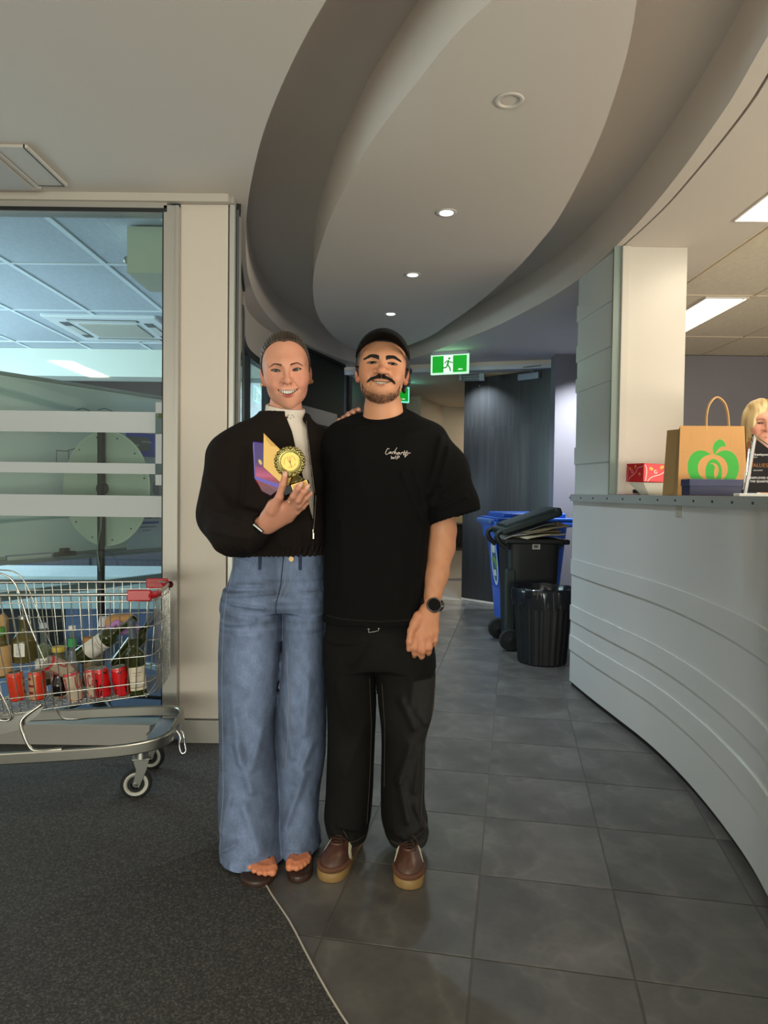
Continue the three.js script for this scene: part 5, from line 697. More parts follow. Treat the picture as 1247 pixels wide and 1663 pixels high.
// ================================================================= the woman
const woman = thing('person', 'woman with slicked back hair, cropped dark jacket and wide blue jeans, holding a trophy', 'person', [-0.38, 0, -2.42]);
const put = (name, g, m, parent) => { const b = obj(name, g, m, parent); return b; };
const local = (g, t) => g.translate(-t.position.x, -t.position.y, -t.position.z);
const skinW = lin('#d2957b'), HW = makeHead({ mouthW: 0.034, mouthU: -0.0612, mouthL: -0.0735, curve: 0.022, lipU: 0.0032, lipL: 0.0052, faceW: 0.067, jawW: 0.056, chinY: -0.117, brow: 0.0085, cheek: 0.0185, noseL: 0.003, noseY: -0.034, noseR: 0.0102, wing: 0.0125, wingR: 0.0078, eyeU: 0.0042, eyeD: 0.0028, slant: 0.12, earX: 0.0725, lash: '#3a2620' });
const MW = headMatrix([-0.342, 1.662, -2.398], 9, 9, 5, 1.075);
const handW = hand({ palm: [[[-0.378, 1.142, -2.215], [-0.332, 1.2, -2.185], 0.026, 0.026], [[-0.36, 1.165, -2.2], [-0.296, 1.208, -2.165], 0.022, 0.0145], [[-0.36, 1.15, -2.21], [-0.288, 1.194, -2.175], 0.022, 0.0145], [[-0.365, 1.14, -2.215], [-0.29, 1.179, -2.19], 0.021, 0.0135], [[-0.37, 1.135, -2.22], [-0.299, 1.163, -2.205], 0.02, 0.0125], [[-0.372, 1.155, -2.2], [-0.345, 1.205, -2.165], 0.022, 0.019]],
  fingers: [[[-0.35, 1.19, -2.168, 0.018], [-0.322, 1.231, -2.142, 0.0125], [-0.311, 1.268, -2.131, 0.0108], [-0.304, 1.303, -2.136, 0.0082]], [[-0.296, 1.208, -2.165, 0.0125], [-0.276, 1.234, -2.118, 0.0102], [-0.262, 1.256, -2.104, 0.009], [-0.252, 1.272, -2.107, 0.0074]], [[-0.288, 1.194, -2.175, 0.0122], [-0.262, 1.222, -2.128, 0.01], [-0.244, 1.247, -2.116, 0.009], [-0.232, 1.266, -2.12, 0.0073]], [[-0.29, 1.179, -2.19, 0.0118], [-0.262, 1.205, -2.148, 0.0096], [-0.24, 1.228, -2.138, 0.0086], [-0.226, 1.243, -2.143, 0.007]], [[-0.299, 1.163, -2.205, 0.0108], [-0.272, 1.184, -2.172, 0.0086], [-0.252, 1.2, -2.165, 0.0076], [-0.24, 1.212, -2.168, 0.0064]]] });
// her left hand lies on the man's shoulder from behind
const handW2 = hand({ palm: [[[-0.15, 1.45, -2.6], [-0.135, 1.5, -2.55], 0.024, 0.022], [[-0.135, 1.46, -2.59], [-0.105, 1.515, -2.53], 0.02, 0.014]],
  fingers: [[[-0.15, 1.497, -2.545, 0.012], [-0.148, 1.512, -2.5, 0.0098], [-0.146, 1.505, -2.455, 0.0076]], [[-0.135, 1.505, -2.54, 0.012], [-0.13, 1.525, -2.49, 0.0098], [-0.128, 1.517, -2.445, 0.0078]], [[-0.12, 1.512, -2.535, 0.0115], [-0.113, 1.534, -2.485, 0.0095], [-0.11, 1.527, -2.44, 0.0076]], [[-0.105, 1.515, -2.53, 0.011], [-0.096, 1.54, -2.485, 0.0088], [-0.092, 1.536, -2.445, 0.0072]], [[-0.15, 1.46, -2.58, 0.014], [-0.165, 1.49, -2.555, 0.011], [-0.166, 1.508, -2.53, 0.0085]]] });
const footSole = (pts) => spline(pts, 44, true);
function footField(toes, ball, heel, ankle) { return union([chain([[...heel, 0.03], [...ball, 0.023]], 0.02), cap(ankle, [heel[0], heel[1] + 0.02, heel[2] + 0.02], 0.034, 0.03), ...toes.map((t) => chain([[ball[0] + (t[0] - ball[0]) * 0.6, 0.036, ball[2] - 0.005, t[3] + 0.002], [t[0], t[1] + 0.004, t[2] - 0.018, t[3] + 0.001], [t[0], t[1], t[2], t[3]]], 0.004))], 0.008); }
const footL = footField([[-0.341, 0.034, -2.183, 0.0125], [-0.363, 0.033, -2.18, 0.0098], [-0.383, 0.033, -2.183, 0.0092], [-0.402, 0.033, -2.194, 0.0088], [-0.42, 0.034, -2.212, 0.0086]], [-0.385, 0.036, -2.25], [-0.385, 0.042, -2.39], [-0.39, 0.12, -2.39]);
const footR = footField([[-0.291, 0.034, -2.216, 0.0135], [-0.268, 0.033, -2.212, 0.01], [-0.255, 0.033, -2.222, 0.0092], [-0.245, 0.033, -2.236, 0.0086], [-0.236, 0.033, -2.252, 0.0078]], [-0.27, 0.034, -2.3], [-0.272, 0.042, -2.42], [-0.28, 0.12, -2.41]);
const bodyW = union([chain([[-0.372, 1.06, -2.46, 0.09], [-0.372, 1.2, -2.46, 0.1], [-0.37, 1.38, -2.46, 0.085]], 0.05), chain([[-0.49, 1.42, -2.46, 0.05], [-0.37, 1.44, -2.46, 0.055], [-0.25, 1.42, -2.47, 0.05]], 0.05), chain([[-0.5, 1.42, -2.46, 0.045], [-0.55, 1.17, -2.44, 0.036], [-0.38, 1.14, -2.216, 0.0255]], 0.02), chain([[-0.25, 1.41, -2.48, 0.042], [-0.17, 1.24, -2.68, 0.034], [-0.15, 1.45, -2.6, 0.024]], 0.02), chain([[-0.355, 1.42, -2.46, 0.056], [-0.348, 1.52, -2.437, 0.05], [-0.345, 1.58, -2.42, 0.05]], 0.04), chain([[-0.43, 1.0, -2.46, 0.075], [-0.45, 0.55, -2.44, 0.052], [-0.39, 0.12, -2.39, 0.034]], 0.03), chain([[-0.31, 1.0, -2.46, 0.06], [-0.29, 0.55, -2.46, 0.05], [-0.28, 0.12, -2.41, 0.034]], 0.03)], 0.03);
const skinColW = (x, y, z) => y < 0.14 ? lin('#c77555') : skinW;
const flat = (c) => (x, y, z) => c;
{
  const hg = surfaceNet(HW.f, [-0.1, -0.125, -0.125], [0.1, 0.13, 0.125], 0.0026, { color: headColor(HW, skinW, lin('#a9504a')) }).applyMatrix4(MW);
  const bg = surfaceNet(bodyW, [-0.64, 0.1, -2.76], [-0.08, 1.62, -2.14], 0.012, { color: skinColW });
  const nail = lin('#e2b09c'), tips = [[-0.304, 1.303, -2.136], [-0.252, 1.272, -2.107], [-0.232, 1.266, -2.12]];
  const h1 = surfaceNet(handW, [-0.41, 1.1, -2.26], [-0.21, 1.33, -2.08], 0.003, { color: (x, y, z) => { let c = mixc(skinW, lin('#b5664e'), 0.18); for (const t of tips) c = mixc(c, nail, 1 - smooth(0.006, 0.011, hypot(x - t[0], y - t[1] + 0.002, z - t[2] - 0.006))); return c; } });
  const h2 = surfaceNet(handW2, [-0.2, 1.4, -2.65], [-0.06, 1.57, -2.41], 0.003, { color: flat(mixc(skinW, lin('#dca48c'), 0.3)) });
  const toeNail = (x, y, z) => lin('#d2835f');
  const fl = surfaceNet(footL, [-0.45, -0.01, -2.45], [-0.31, 0.17, -2.15], 0.004, { color: toeNail }), fr = surfaceNet(footR, [-0.34, -0.01, -2.46], [-0.21, 0.17, -2.16], 0.004, { color: toeNail });
  put('body', local(mergeKeep([bg, hg, h1, h2, fl, fr]), woman), skinMat, woman);
  // hair, drawn tight to the back
  const hl = (y) => { const P = [[-0.09, -0.045], [-0.05, -0.03], [-0.015, -0.002], [0.02, 0.016], [0.06, 0.031], [0.085, 0.048], [0.1, 0.062], [0.13, 0.075]]; for (let i = 1; i < P.length; i++) if (y <= P[i][0]) return lerp(P[i - 1][1], P[i][1], clamp((y - P[i - 1][0]) / (P[i][0] - P[i - 1][0]))); return 0.075; };
  const skull = union([ell(0, 0.032, -0.018, 0.0735, 0.086, 0.094), ell(0, -0.012, 0.022, 0.0655, 0.087, 0.066)], 0.03), bun = ell(0, 0.035, -0.128, 0.036, 0.034, 0.03);
  const hairF = (x, y, z) => { const gr = 0.0009 * sin(atan2(x, y + 0.25) * 260 + 2 * noise3(x * 30, y * 30, z * 12)); let d = skull(x, y, z) - 0.0055 + gr; d = smax(d, (z - hl(y - 0.1 * abs(x) + 0.008 * exp(-x * x / 0.0001))) * 0.75, 0.005); d = max(d, -0.075 - y); return smin(d, bun(x, y, z) + gr, 0.02); };
  put('hair', local(surfaceNet(hairF, [-0.1, -0.1, -0.18], [0.1, 0.14, 0.1], 0.0026, { color: (x, y, z) => { const n = 0.5 + 0.5 * noise3(x * 160, y * 20, z * 20); return mixc(lin('#2b211b'), lin('#5d4c3e'), n * 0.6); } }).applyMatrix4(MW), woman), mat('#ffffff', 0.36, { vertexColors: true }), woman);
  for (const s of [-1, 1]) put('eye', local(eyeGeo(s, MW, '#39434a', [-0.1, -0.1]), woman), eyeMat, woman);
  put('teeth', local(teethGeo(HW, MW), woman), mat('#cfc4b8', 0.3), woman);
  const r = rng(12), br = []; for (const s of [-1, 1]) for (let i = 0; i < 260; i++) { const t = r(), x = lerp(0.0115, 0.047, t), y = 0.0145 + 0.0065 * sin(min(1, t * 1.35) * PI * 0.5) - 0.008 * max(0, t - 0.6) / 0.4 + (r() - 0.5) * 0.0055 * (1 - 0.75 * t); br.push([s * x, y, s * 0.85, 0.35 - 0.7 * t, 0.0065, 0.00055]); }
  put('eyebrows', local(strands(HW.f, MW, br, 0.0004), woman), mat('#6b4a38', 0.7), woman);
  const la = []; for (const s of [-1, 1]) for (let i = 0; i < 26; i++) { const t = i / 25, x = lerp(-0.0125, 0.0135, t), y = 0.0052 * (1 - (x / 0.0142) ** 2) + 0.12 * x; la.push([s * (0.0315 + x), y - 0.0004, s * (t - 0.4) * 0.5, 0.5, 0.0035, 0.0003]); }
  put('eyelashes', local(strands(HW.f, MW, la, 0.0003), woman), mat('#1d1512', 0.6), woman);
  for (const [s, y] of [[-1, -0.041], [1, -0.038]]) put('earring', local(new THREE.TorusGeometry(0.0055, 0.0012, 8, 20).rotateY(0.9 * s).translate(s * 0.08, y, 0.0).applyMatrix4(MW), woman), metal('#d8b46a', 0.2), woman);
  // white mock-neck top
  const topF0 = loftY([[1.575, -0.345, -2.42, 0.0665, 0.0665], [1.535, -0.347, -2.427, 0.068, 0.068], [1.515, -0.35, -2.434, 0.071, 0.07], [1.495, -0.357, -2.44, 0.074, 0.072], [1.45, -0.37, -2.45, 0.125, 0.088], [1.38, -0.372, -2.452, 0.152, 0.106], [1.2, -0.374, -2.452, 0.158, 0.118], [1.06, -0.376, -2.46, 0.155, 0.11]]);
  const topF = (x, y, z) => max(topF0(x, y, z), (y - (1.543 - 0.14 * (x + 0.346) - 0.22 * (z + 2.43))), -(cap([-0.347, 1.5, -2.43], [-0.344, 1.65, -2.413], 0.0565)(x, y, z))) + 0.0012 * noise3(x * 20, y * 8, z * 20);
  put('mock_neck_top', local(surfaceNet(topF, [-0.55, 1.05, -2.6], [-0.19, 1.58, -2.32], 0.0048), woman), mat('#d8cdc0', 0.85), woman);
}
// cropped bomber jacket
const jackF = (() => {
  const torso = loftY([[1.522, -0.352, -2.442, 0.087, 0.084], [1.512, -0.355, -2.445, 0.094, 0.085], [1.5, -0.362, -2.45, 0.108, 0.086], [1.481, -0.376, -2.45, 0.133, 0.092], [1.448, -0.382, -2.45, 0.162, 0.102], [1.394, -0.376, -2.45, 0.165, 0.118], [1.308, -0.372, -2.45, 0.167, 0.128], [1.2, -0.376, -2.45, 0.172, 0.134], [1.113, -0.377, -2.45, 0.178, 0.138], [1.072, -0.379, -2.46, 0.18, 0.134], [1.05, -0.378, -2.46, 0.173, 0.122], [1.036, -0.375, -2.46, 0.168, 0.117], [1.026, -0.374, -2.46, 0.167, 0.116]]);
  const arm = chain([[-0.475, 1.405, -2.45, 0.078], [-0.53, 1.36, -2.45, 0.086], [-0.54, 1.25, -2.44, 0.086], [-0.545, 1.165, -2.41, 0.09], [-0.5, 1.115, -2.33, 0.076], [-0.437, 1.118, -2.26, 0.054], [-0.405, 1.132, -2.235, 0.041]], 0.05), cuffCut = cap([-0.412, 1.13, -2.238], [-0.33, 1.165, -2.17], 0.033), arm2 = chain([[-0.25, 1.41, -2.47, 0.068], [-0.2, 1.34, -2.56, 0.066], [-0.165, 1.245, -2.68, 0.06], [-0.155, 1.34, -2.66, 0.05], [-0.15, 1.42, -2.62, 0.042]], 0.04);
  const fl = folds([[-0.6, 1.3, -0.52, 1.2, 0.007, 0.014], [-0.61, 1.19, -0.47, 1.155, 0.009, 0.013], [-0.58, 1.12, -0.44, 1.1, 0.007, 0.012], [-0.47, 1.38, -0.48, 1.22, -0.008, 0.012], [-0.43, 1.37, -0.4, 1.28, 0.003, 0.02], [-0.33, 1.3, -0.3, 1.18, 0.004, 0.02], [-0.35, 1.12, -0.34, 1.06, 0.005, 0.012], [-0.42, 1.1, -0.425, 1.045, 0.005, 0.011], [-0.28, 1.11, -0.285, 1.05, 0.005, 0.011], [-0.24, 1.2, -0.245, 1.1, 0.004, 0.012], [-0.56, 1.41, -0.5, 1.33, 0.004, 0.02]]);
  const edge = [[-0.336, 1.53], [-0.337, 1.503], [-0.315, 1.45], [-0.277, 1.305], [-0.246, 1.163]], edgeR = [[-0.272, 1.53], [-0.274, 1.503], [-0.262, 1.41], [-0.24, 1.245], [-0.2405, 1.163]], ex = (E, y) => { for (let i = 1; i < E.length; i++) if (y >= E[i][1]) return lerp(E[i][0], E[i - 1][0], clamp((y - E[i][1]) / (E[i - 1][1] - E[i][1]))); return E[E.length - 1][0]; };
  return (x, y, z) => {
    let d = torso(x, y, z); d = smin(d, arm(x, y, z), 0.03); d = smin(d, arm2(x, y, z), 0.03); d -= fl(x, y) * (z > -2.47 ? 1 : 0) + 0.0022 * noise3(x * 14, y * 11, z * 14);
    if (y < 1.07) d -= 0.0028 * sin(atan2(x + 0.375, z + 2.46) * 46) * smooth(1.075, 1.045, y);
    d = max(d, -cuffCut(x, y, z)); d = max(d, -cap([-0.35, 1.538, -2.434], [-0.346, 1.68, -2.425], 0.0715, 0.0715)(x, y, z));
    if (z > -2.42 && y > 1.15) d = smax(d, -max(max(ex(edge, y) - x, x - ex(edgeR, y)), -2.42 - z), 0.003);
    return d;
  };
})();
const fleeceTex = dataTex(128, (u, v) => { const n = 0.5 + 0.5 * pfbm(u * 50, v * 50, 50, 2, 4), c = 0.085 + 0.03 * n; return [c * 1.2, c * 0.97, c * 0.86]; }, true, [9, 9]);
put('jacket', local(surfaceNet(jackF, [-0.66, 1.0, -2.78], [-0.09, 1.56, -2.15], 0.0055), woman), mat('#ffffff', 0.92, { map: fleeceTex, specularIntensity: 0.25, bumpMap: grain, bumpScale: 0.0008 }), woman);
put('zip', local(join([seam(jackF, [[-0.2325, 1.235], [-0.2345, 1.16], [-0.2395, 1.08], [-0.2405, 1.035]], -2.2, 0.0014), seam(jackF, [[-0.27, 1.49], [-0.258, 1.41], [-0.236, 1.245]], -2.2, 0.0013)]), woman), metal('#8d867c', 0.35), woman);
{ const z = hitZ(jackF, -0.236, 1.1, -2.2) ?? -2.31; put('zip_pull', local(join([bx(0.005, 0.012, 0.004, -0.2395, 1.116, z + 0.004, 0.001), bx(0.006, 0.022, 0.003, -0.237, 1.099, z + 0.006, 0.001).rotateZ(0)]), woman), metal('#8f897c', 0.35), woman); }
// watch on her wrist, ring
put('watch_band', local(new THREE.TorusGeometry(0.031, 0.0075, 10, 40).scale(1, 1, 1.2).applyQuaternion(new THREE.Quaternion().setFromUnitVectors(V(0, 0, 1), V(0.06, 0.035, 0.055).normalize())).translate(-0.397, 1.137, -2.228), woman), M.black, woman);
put('watch_case', local(bx(0.04, 0.009, 0.014, 0, 0, 0, 0.003).rotateZ(-0.68).translate(-0.396, 1.132, -2.19), woman), metal('#6f6f6e', 0.35), woman);
put('ring', local(new THREE.TorusGeometry(0.0105, 0.0013, 8, 24).applyQuaternion(new THREE.Quaternion().setFromUnitVectors(V(0, 0, 1), V(0.02, 0.024, 0.045).normalize())).translate(-0.286, 1.222, -2.14), woman), metal('#e0c080', 0.2), woman);
// wide-leg jeans
const jeanF = (() => {
  const hip = loftY([[1.08, -0.371, -2.46, 0.155, 0.1], [1.04, -0.369, -2.46, 0.16, 0.106], [0.97, -0.372, -2.46, 0.166, 0.114], [0.893, -0.383, -2.46, 0.176, 0.12], [0.85, -0.389, -2.46, 0.182, 0.12], [0.83, -0.389, -2.46, 0.182, 0.11]]);
  const L = loftY([[0.9, -0.462, -2.455, 0.1, 0.108], [0.839, -0.461, -2.45, 0.109, 0.108], [0.721, -0.461, -2.44, 0.113, 0.11], [0.593, -0.462, -2.43, 0.11, 0.11], [0.486, -0.468, -2.42, 0.099, 0.106], [0.381, -0.466, -2.41, 0.094, 0.104], [0.276, -0.46, -2.4, 0.098, 0.105], [0.172, -0.455, -2.385, 0.103, 0.112], [0.068, -0.44, -2.362, 0.108, 0.142], [0.02, -0.43, -2.36, 0.114, 0.155]]);
  const R = loftY([[0.9, -0.285, -2.465, 0.08, 0.104], [0.838, -0.281, -2.47, 0.075, 0.106], [0.719, -0.28, -2.465, 0.076, 0.106], [0.587, -0.282, -2.46, 0.081, 0.108], [0.476, -0.287, -2.46, 0.088, 0.106], [0.365, -0.287, -2.46, 0.089, 0.104], [0.298, -0.287, -2.46, 0.086, 0.102], [0.169, -0.294, -2.45, 0.074, 0.102], [0.08, -0.288, -2.42, 0.068, 0.136], [0.026, -0.28, -2.41, 0.072, 0.152]]);
  const inL = cap([-0.43, -0.04, -2.36], [-0.446, 0.08, -2.37], 0.1), inR = cap([-0.28, -0.02, -2.41], [-0.291, 0.08, -2.44], 0.06);
  const fl = folds([[-0.5, 0.925, -0.41, 0.93, 0.005, 0.008], [-0.53, 0.89, -0.37, 0.905, 0.004, 0.007], [-0.52, 0.865, -0.4, 0.852, 0.005, 0.007], [-0.53, 0.83, -0.43, 0.815, 0.004, 0.008], [-0.53, 0.795, -0.38, 0.81, 0.004, 0.009], [-0.5, 0.765, -0.42, 0.76, 0.004, 0.01], [-0.33, 0.9, -0.24, 0.89, 0.003, 0.01], [-0.48, 0.4, -0.43, 0.25, 0.008, 0.018], [-0.5, 0.55, -0.47, 0.34, 0.006, 0.016], [-0.4, 0.45, -0.43, 0.32, 0.006, 0.014], [-0.5, 0.24, -0.53, 0.12, 0.007, 0.014], [-0.45, 0.2, -0.39, 0.08, 0.008, 0.018], [-0.24, 0.38, -0.29, 0.26, 0.008, 0.016], [-0.26, 0.28, -0.32, 0.12, 0.007, 0.014], [-0.33, 0.5, -0.3, 0.34, 0.006, 0.014], [-0.25, 0.6, -0.26, 0.42, 0.005, 0.014], [-0.52, 0.07, -0.47, 0.1, 0.006, 0.009], [-0.358, 0.72, -0.366, 0.55, -0.006, 0.006]]);
  return (x, y, z) => { let d = smin(L(x, y, z), R(x, y, z), 0.006); if (y > 0.8) d = smin(d, hip(x, y, z), 0.02); d -= fl(x, y) * (z > -2.47 ? 1.5 : 0.2) + 0.0038 * noise3(x * 13, y * 6, z * 13) + 0.0008 * noise3(x * 60, y * 45, z * 60); if (y < 0.055) d -= 0.0016; return max(d, -inL(x, y, z), -inR(x, y, z)); };
})();
const denimTex = dataTex(512, (u, v, x, y) => { const slub = 0.5 + 0.5 * pfbm(u * 170, v * 26, 170, 2, 3), n = 0.5 + 0.5 * pfbm(u * 14, v * 10, 14, 3, 8), tw = 0.5 + 0.5 * sin((x * 2 + y) * 0.9), h = hash3(x * 3, y * 5, 9), c = 0.46 + 0.1 * slub + 0.14 * n + 0.03 * tw + 0.14 * (h - 0.5); return [c * 0.86, c * 0.97, c * 1.2]; }, true, [3.4, 3.4]);
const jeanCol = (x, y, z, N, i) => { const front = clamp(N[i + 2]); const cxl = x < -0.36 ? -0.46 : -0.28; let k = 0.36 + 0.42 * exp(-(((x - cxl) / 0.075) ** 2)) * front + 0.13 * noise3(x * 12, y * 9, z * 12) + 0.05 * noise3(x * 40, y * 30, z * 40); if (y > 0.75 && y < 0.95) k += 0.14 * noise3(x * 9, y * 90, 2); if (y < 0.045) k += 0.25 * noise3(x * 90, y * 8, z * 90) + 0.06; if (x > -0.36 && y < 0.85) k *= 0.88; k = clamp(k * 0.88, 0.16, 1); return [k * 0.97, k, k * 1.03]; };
const jeanUV = (x, y, z) => { const cx = x < -0.36 ? -0.46 : -0.285; return [atan2(x - cx, z + 2.44) * 0.1, y]; };
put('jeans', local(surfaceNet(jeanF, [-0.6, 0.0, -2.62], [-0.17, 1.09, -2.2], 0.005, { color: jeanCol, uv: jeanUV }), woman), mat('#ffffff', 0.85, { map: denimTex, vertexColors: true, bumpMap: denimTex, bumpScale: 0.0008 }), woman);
const threadPale = mat('#8f95a0', 0.8), threadDark = mat('#2c3850', 0.85);
for (const p of [[[-0.522, 1.02], [-0.53, 0.93], [-0.545, 0.8], [-0.545, 0.6], [-0.536, 0.4], [-0.53, 0.25], [-0.528, 0.05]], [[-0.33, 0.7], [-0.318, 0.55], [-0.318, 0.42], [-0.328, 0.3]], [[-0.515, 0.985], [-0.49, 0.972], [-0.45, 0.973], [-0.435, 0.985], [-0.428, 1.02]], [[-0.508, 1.013], [-0.46, 1.005], [-0.457, 0.985]], [[-0.29, 1.005], [-0.277, 0.98], [-0.235, 0.975]], [[-0.325, 1.03], [-0.333, 0.94], [-0.352, 0.885], [-0.37, 0.88]], [[-0.306, 1.03], [-0.314, 0.94], [-0.338, 0.885]]]) put('stitching', local(seam(jeanF, p, -2.2, 0.0008), woman), threadPale, woman);
put('fly_seam', local(seam(jeanF, [[-0.338, 1.03], [-0.346, 0.93], [-0.362, 0.86], [-0.362, 0.75], [-0.364, 0.6]], -2.2, 0.0018), woman), threadDark, woman);
for (const x of [-0.418, -0.283]) { const z = hitZ(jeanF, x, 1.005, -2.2) ?? -2.35; put('belt_loop', local(bx(0.011, 0.055, 0.006, x, 1.008, z + 0.001, 0.002), woman), mat('#4a5870', 0.85, { map: denimTex }), woman); }
{ const z = hitZ(jeanF, -0.318, 1.02, -2.2) ?? -2.35; put('button', local(cyl(0.0085, 0.0085, 0.005, 20).rotateX(PI / 2).translate(-0.312, 1.019, z + 0.002), woman), metal('#80694a', 0.4), woman); }
// thong sandals
for (const [cx, cz, tn, foot] of [[-0.384, -2.275, -0.06, 0], [-0.272, -2.305, 0.12, 1]]) {
  const o2 = spline([[0, -0.135], [0.035, -0.11], [0.03, -0.03], [0.043, 0.055], [0.03, 0.112], [0.0, 0.128], [-0.035, 0.112], [-0.05, 0.05], [-0.036, -0.03], [-0.033, -0.11]].map(([a, b]) => [a * (foot ? -0.92 : 1.22), -b]), 40, true).slice(0, -1);
  const sole = slab(o2, 0, 0.021, [], 0.5, 0.004).rotateY(tn).translate(cx, 0.001, cz); put('sandal_sole', local(sole, woman), mat('#3a261d', 0.45), woman);
  put('sandal_footbed', local(slab(o2.map(([a, b]) => [a * 0.93, b * 0.96]), 0.0205, 0.0235, [], 0.5).rotateY(tn).translate(cx, 0.001, cz), woman), mat('#2a1a15', 0.6), woman);
  const tx = foot ? -0.28 : -0.352, tz = foot ? -2.225 : -2.205; put('sandal_strap', local(join([tube([[tx, 0.024, tz], [tx, 0.042, tz - 0.025], [cx - 0.026, 0.05, cz - 0.02], [cx - 0.042, 0.03, cz - 0.06]], 0.005, 30), tube([[tx, 0.042, tz - 0.025], [cx + 0.022, 0.05, cz - 0.02], [cx + 0.036, 0.03, cz - 0.06]], 0.005, 30)]), woman), mat('#2a1a15', 0.5), woman);
}
// ---------------------------------------------------------------- what she holds
const gold = metal('#a27c38', 0.32), paleGold = metal('#8f8350', 0.26);
const tro = thing('trophy', 'small gold trophy with a torch medallion and black base in her hand', 'trophy', [-0.265, 1.262, -2.148]); tro.rotation.z = rad(19);
obj('base', [bx(0.082, 0.026, 0.034, -0.006, 0.0, 0, 0.002)], mat('#120d10', 0.35, { specularIntensity: 0.3 }), tro);
const plateTex = canvasTex(256, 96, (c) => { c.fillStyle = '#e0a850'; c.fillRect(0, 0, 256, 96); c.fillStyle = '#6d4a1c'; c.font = '20px sans-serif'; c.textAlign = 'center'; c.fillText('EMPLOYEE', 128, 42); c.fillText('OF THE QUARTER', 128, 68); });
obj('name_plate', [bx(0.05, 0.021, 0.002, 0.008, 0.001, 0.0176)], metal('#e3b566', 0.4), tro); obj('plate_print', [new THREE.PlaneGeometry(0.048, 0.019).translate(0.008, 0.001, 0.0192)], mat('#ffffff', 0.45, { map: plateTex }), tro);
obj('stem', [lathe([[0.0, 0.012], [0.026, 0.013], [0.025, 0.018], [0.019, 0.026], [0.0125, 0.033], [0.009, 0.038], [0.012, 0.042], [0.008, 0.046]], 28)], paleGold, tro);
{ const cy = 0.082, ring = []; for (let k = 0; k < 26; k++) { const a = k / 26 * 2 * PI; ring.push(norm(new THREE.SphereGeometry(0.0058, 8, 6).scale(1, 1, 0.8).translate(0.0435 * cos(a), cy + 0.0435 * sin(a), 0.004 * (k % 2))), norm(new THREE.TorusGeometry(0.0042, 0.0013, 5, 10).translate(0.0395 * cos(a + 0.12), cy + 0.0395 * sin(a + 0.12), 0.005))); }
  tag(obj('wreath', ring, paleGold, tro), null, null, null, 'stuff');
  obj('dish', [lathe([[0.0, -0.006], [0.044, -0.006], [0.044, 0.002], [0.037, 0.004], [0.033, -0.001], [0.0, -0.001]], 48).rotateX(PI / 2).translate(0, cy, 0)], paleGold, tro);
  obj('swirl', [tube([...Array(26)].map((_, i) => { const a = i / 25 * 3.6 + 0.4; return [(0.031 - 0.0022 * i / 25) * cos(a), cy + (0.031 - 0.0022 * i / 25) * sin(a), 0.003]; }), 0.0019, 80), tube([...Array(26)].map((_, i) => { const a = i / 25 * 3.6 + 3.5; return [(0.0335 - 0.002 * i / 25) * cos(a), cy + (0.0335 - 0.002 * i / 25) * sin(a), 0.002]; }), 0.0017, 80)], paleGold, tro);
  const medal = canvasTex(256, 256, (c) => { c.fillStyle = '#dca64e'; c.fillRect(0, 0, 256, 256); c.strokeStyle = '#9a6a24'; c.lineWidth = 9; c.beginPath(); c.arc(128, 128, 82, 0.6, 2.2); c.stroke(); c.beginPath(); c.arc(128, 128, 82, 2.9, 4.3); c.stroke(); c.beginPath(); c.arc(128, 128, 82, 5.1, 6.4); c.stroke(); c.strokeStyle = '#4a2a12'; c.fillStyle = '#4a2a12'; c.beginPath(); c.moveTo(112, 118); c.lineTo(146, 118); c.lineTo(140, 134); c.lineTo(134, 136); c.lineTo(130, 214); c.lineTo(122, 214); c.lineTo(122, 136); c.lineTo(116, 134); c.fill(); c.lineWidth = 6; c.beginPath(); c.moveTo(122, 112); c.bezierCurveTo(96, 84, 124, 70, 112, 44); c.moveTo(128, 112); c.bezierCurveTo(130, 90, 152, 80, 138, 52); c.moveTo(136, 112); c.bezierCurveTo(160, 96, 150, 84, 158, 76); c.stroke(); });
  obj('medallion', [new THREE.CircleGeometry(0.0275, 40).translate(0, cy, 0.0012)], mat('#ffffff', 0.35, { map: medal, metalness: 0.35 }), tro); }
const env = thing('envelope', 'gold envelope held upright behind the trophy', 'envelope', [-0.334, 1.29, -2.162]);
{ const e = [[-0.041, 0.137], [-0.012, 0.108], [0.07, 0.03], [0.062, -0.05], [0.01, -0.012], [-0.041, 0.033]].map(([a, b]) => [a, b]); obj('sleeve', [poly(e, 0.0025, 0.0005)], mat('#c2994c', 0.42, { metalness: 0.3 }), env); obj('flap', [poly([[-0.039, 0.134], [-0.012, 0.107], [0.0, 0.096], [-0.018, 0.098], [-0.03, 0.112]], 0.0012).translate(0, 0, 0.003)], mat('#a87f38', 0.42, { metalness: 0.3 }), env); obj('lower_corner', [poly([[0.062, -0.02], [0.075, -0.035], [0.082, -0.062], [0.066, -0.045], [0.052, -0.035]], 0.002)], mat('#d9b562', 0.38, { metalness: 0.35 }), env); }
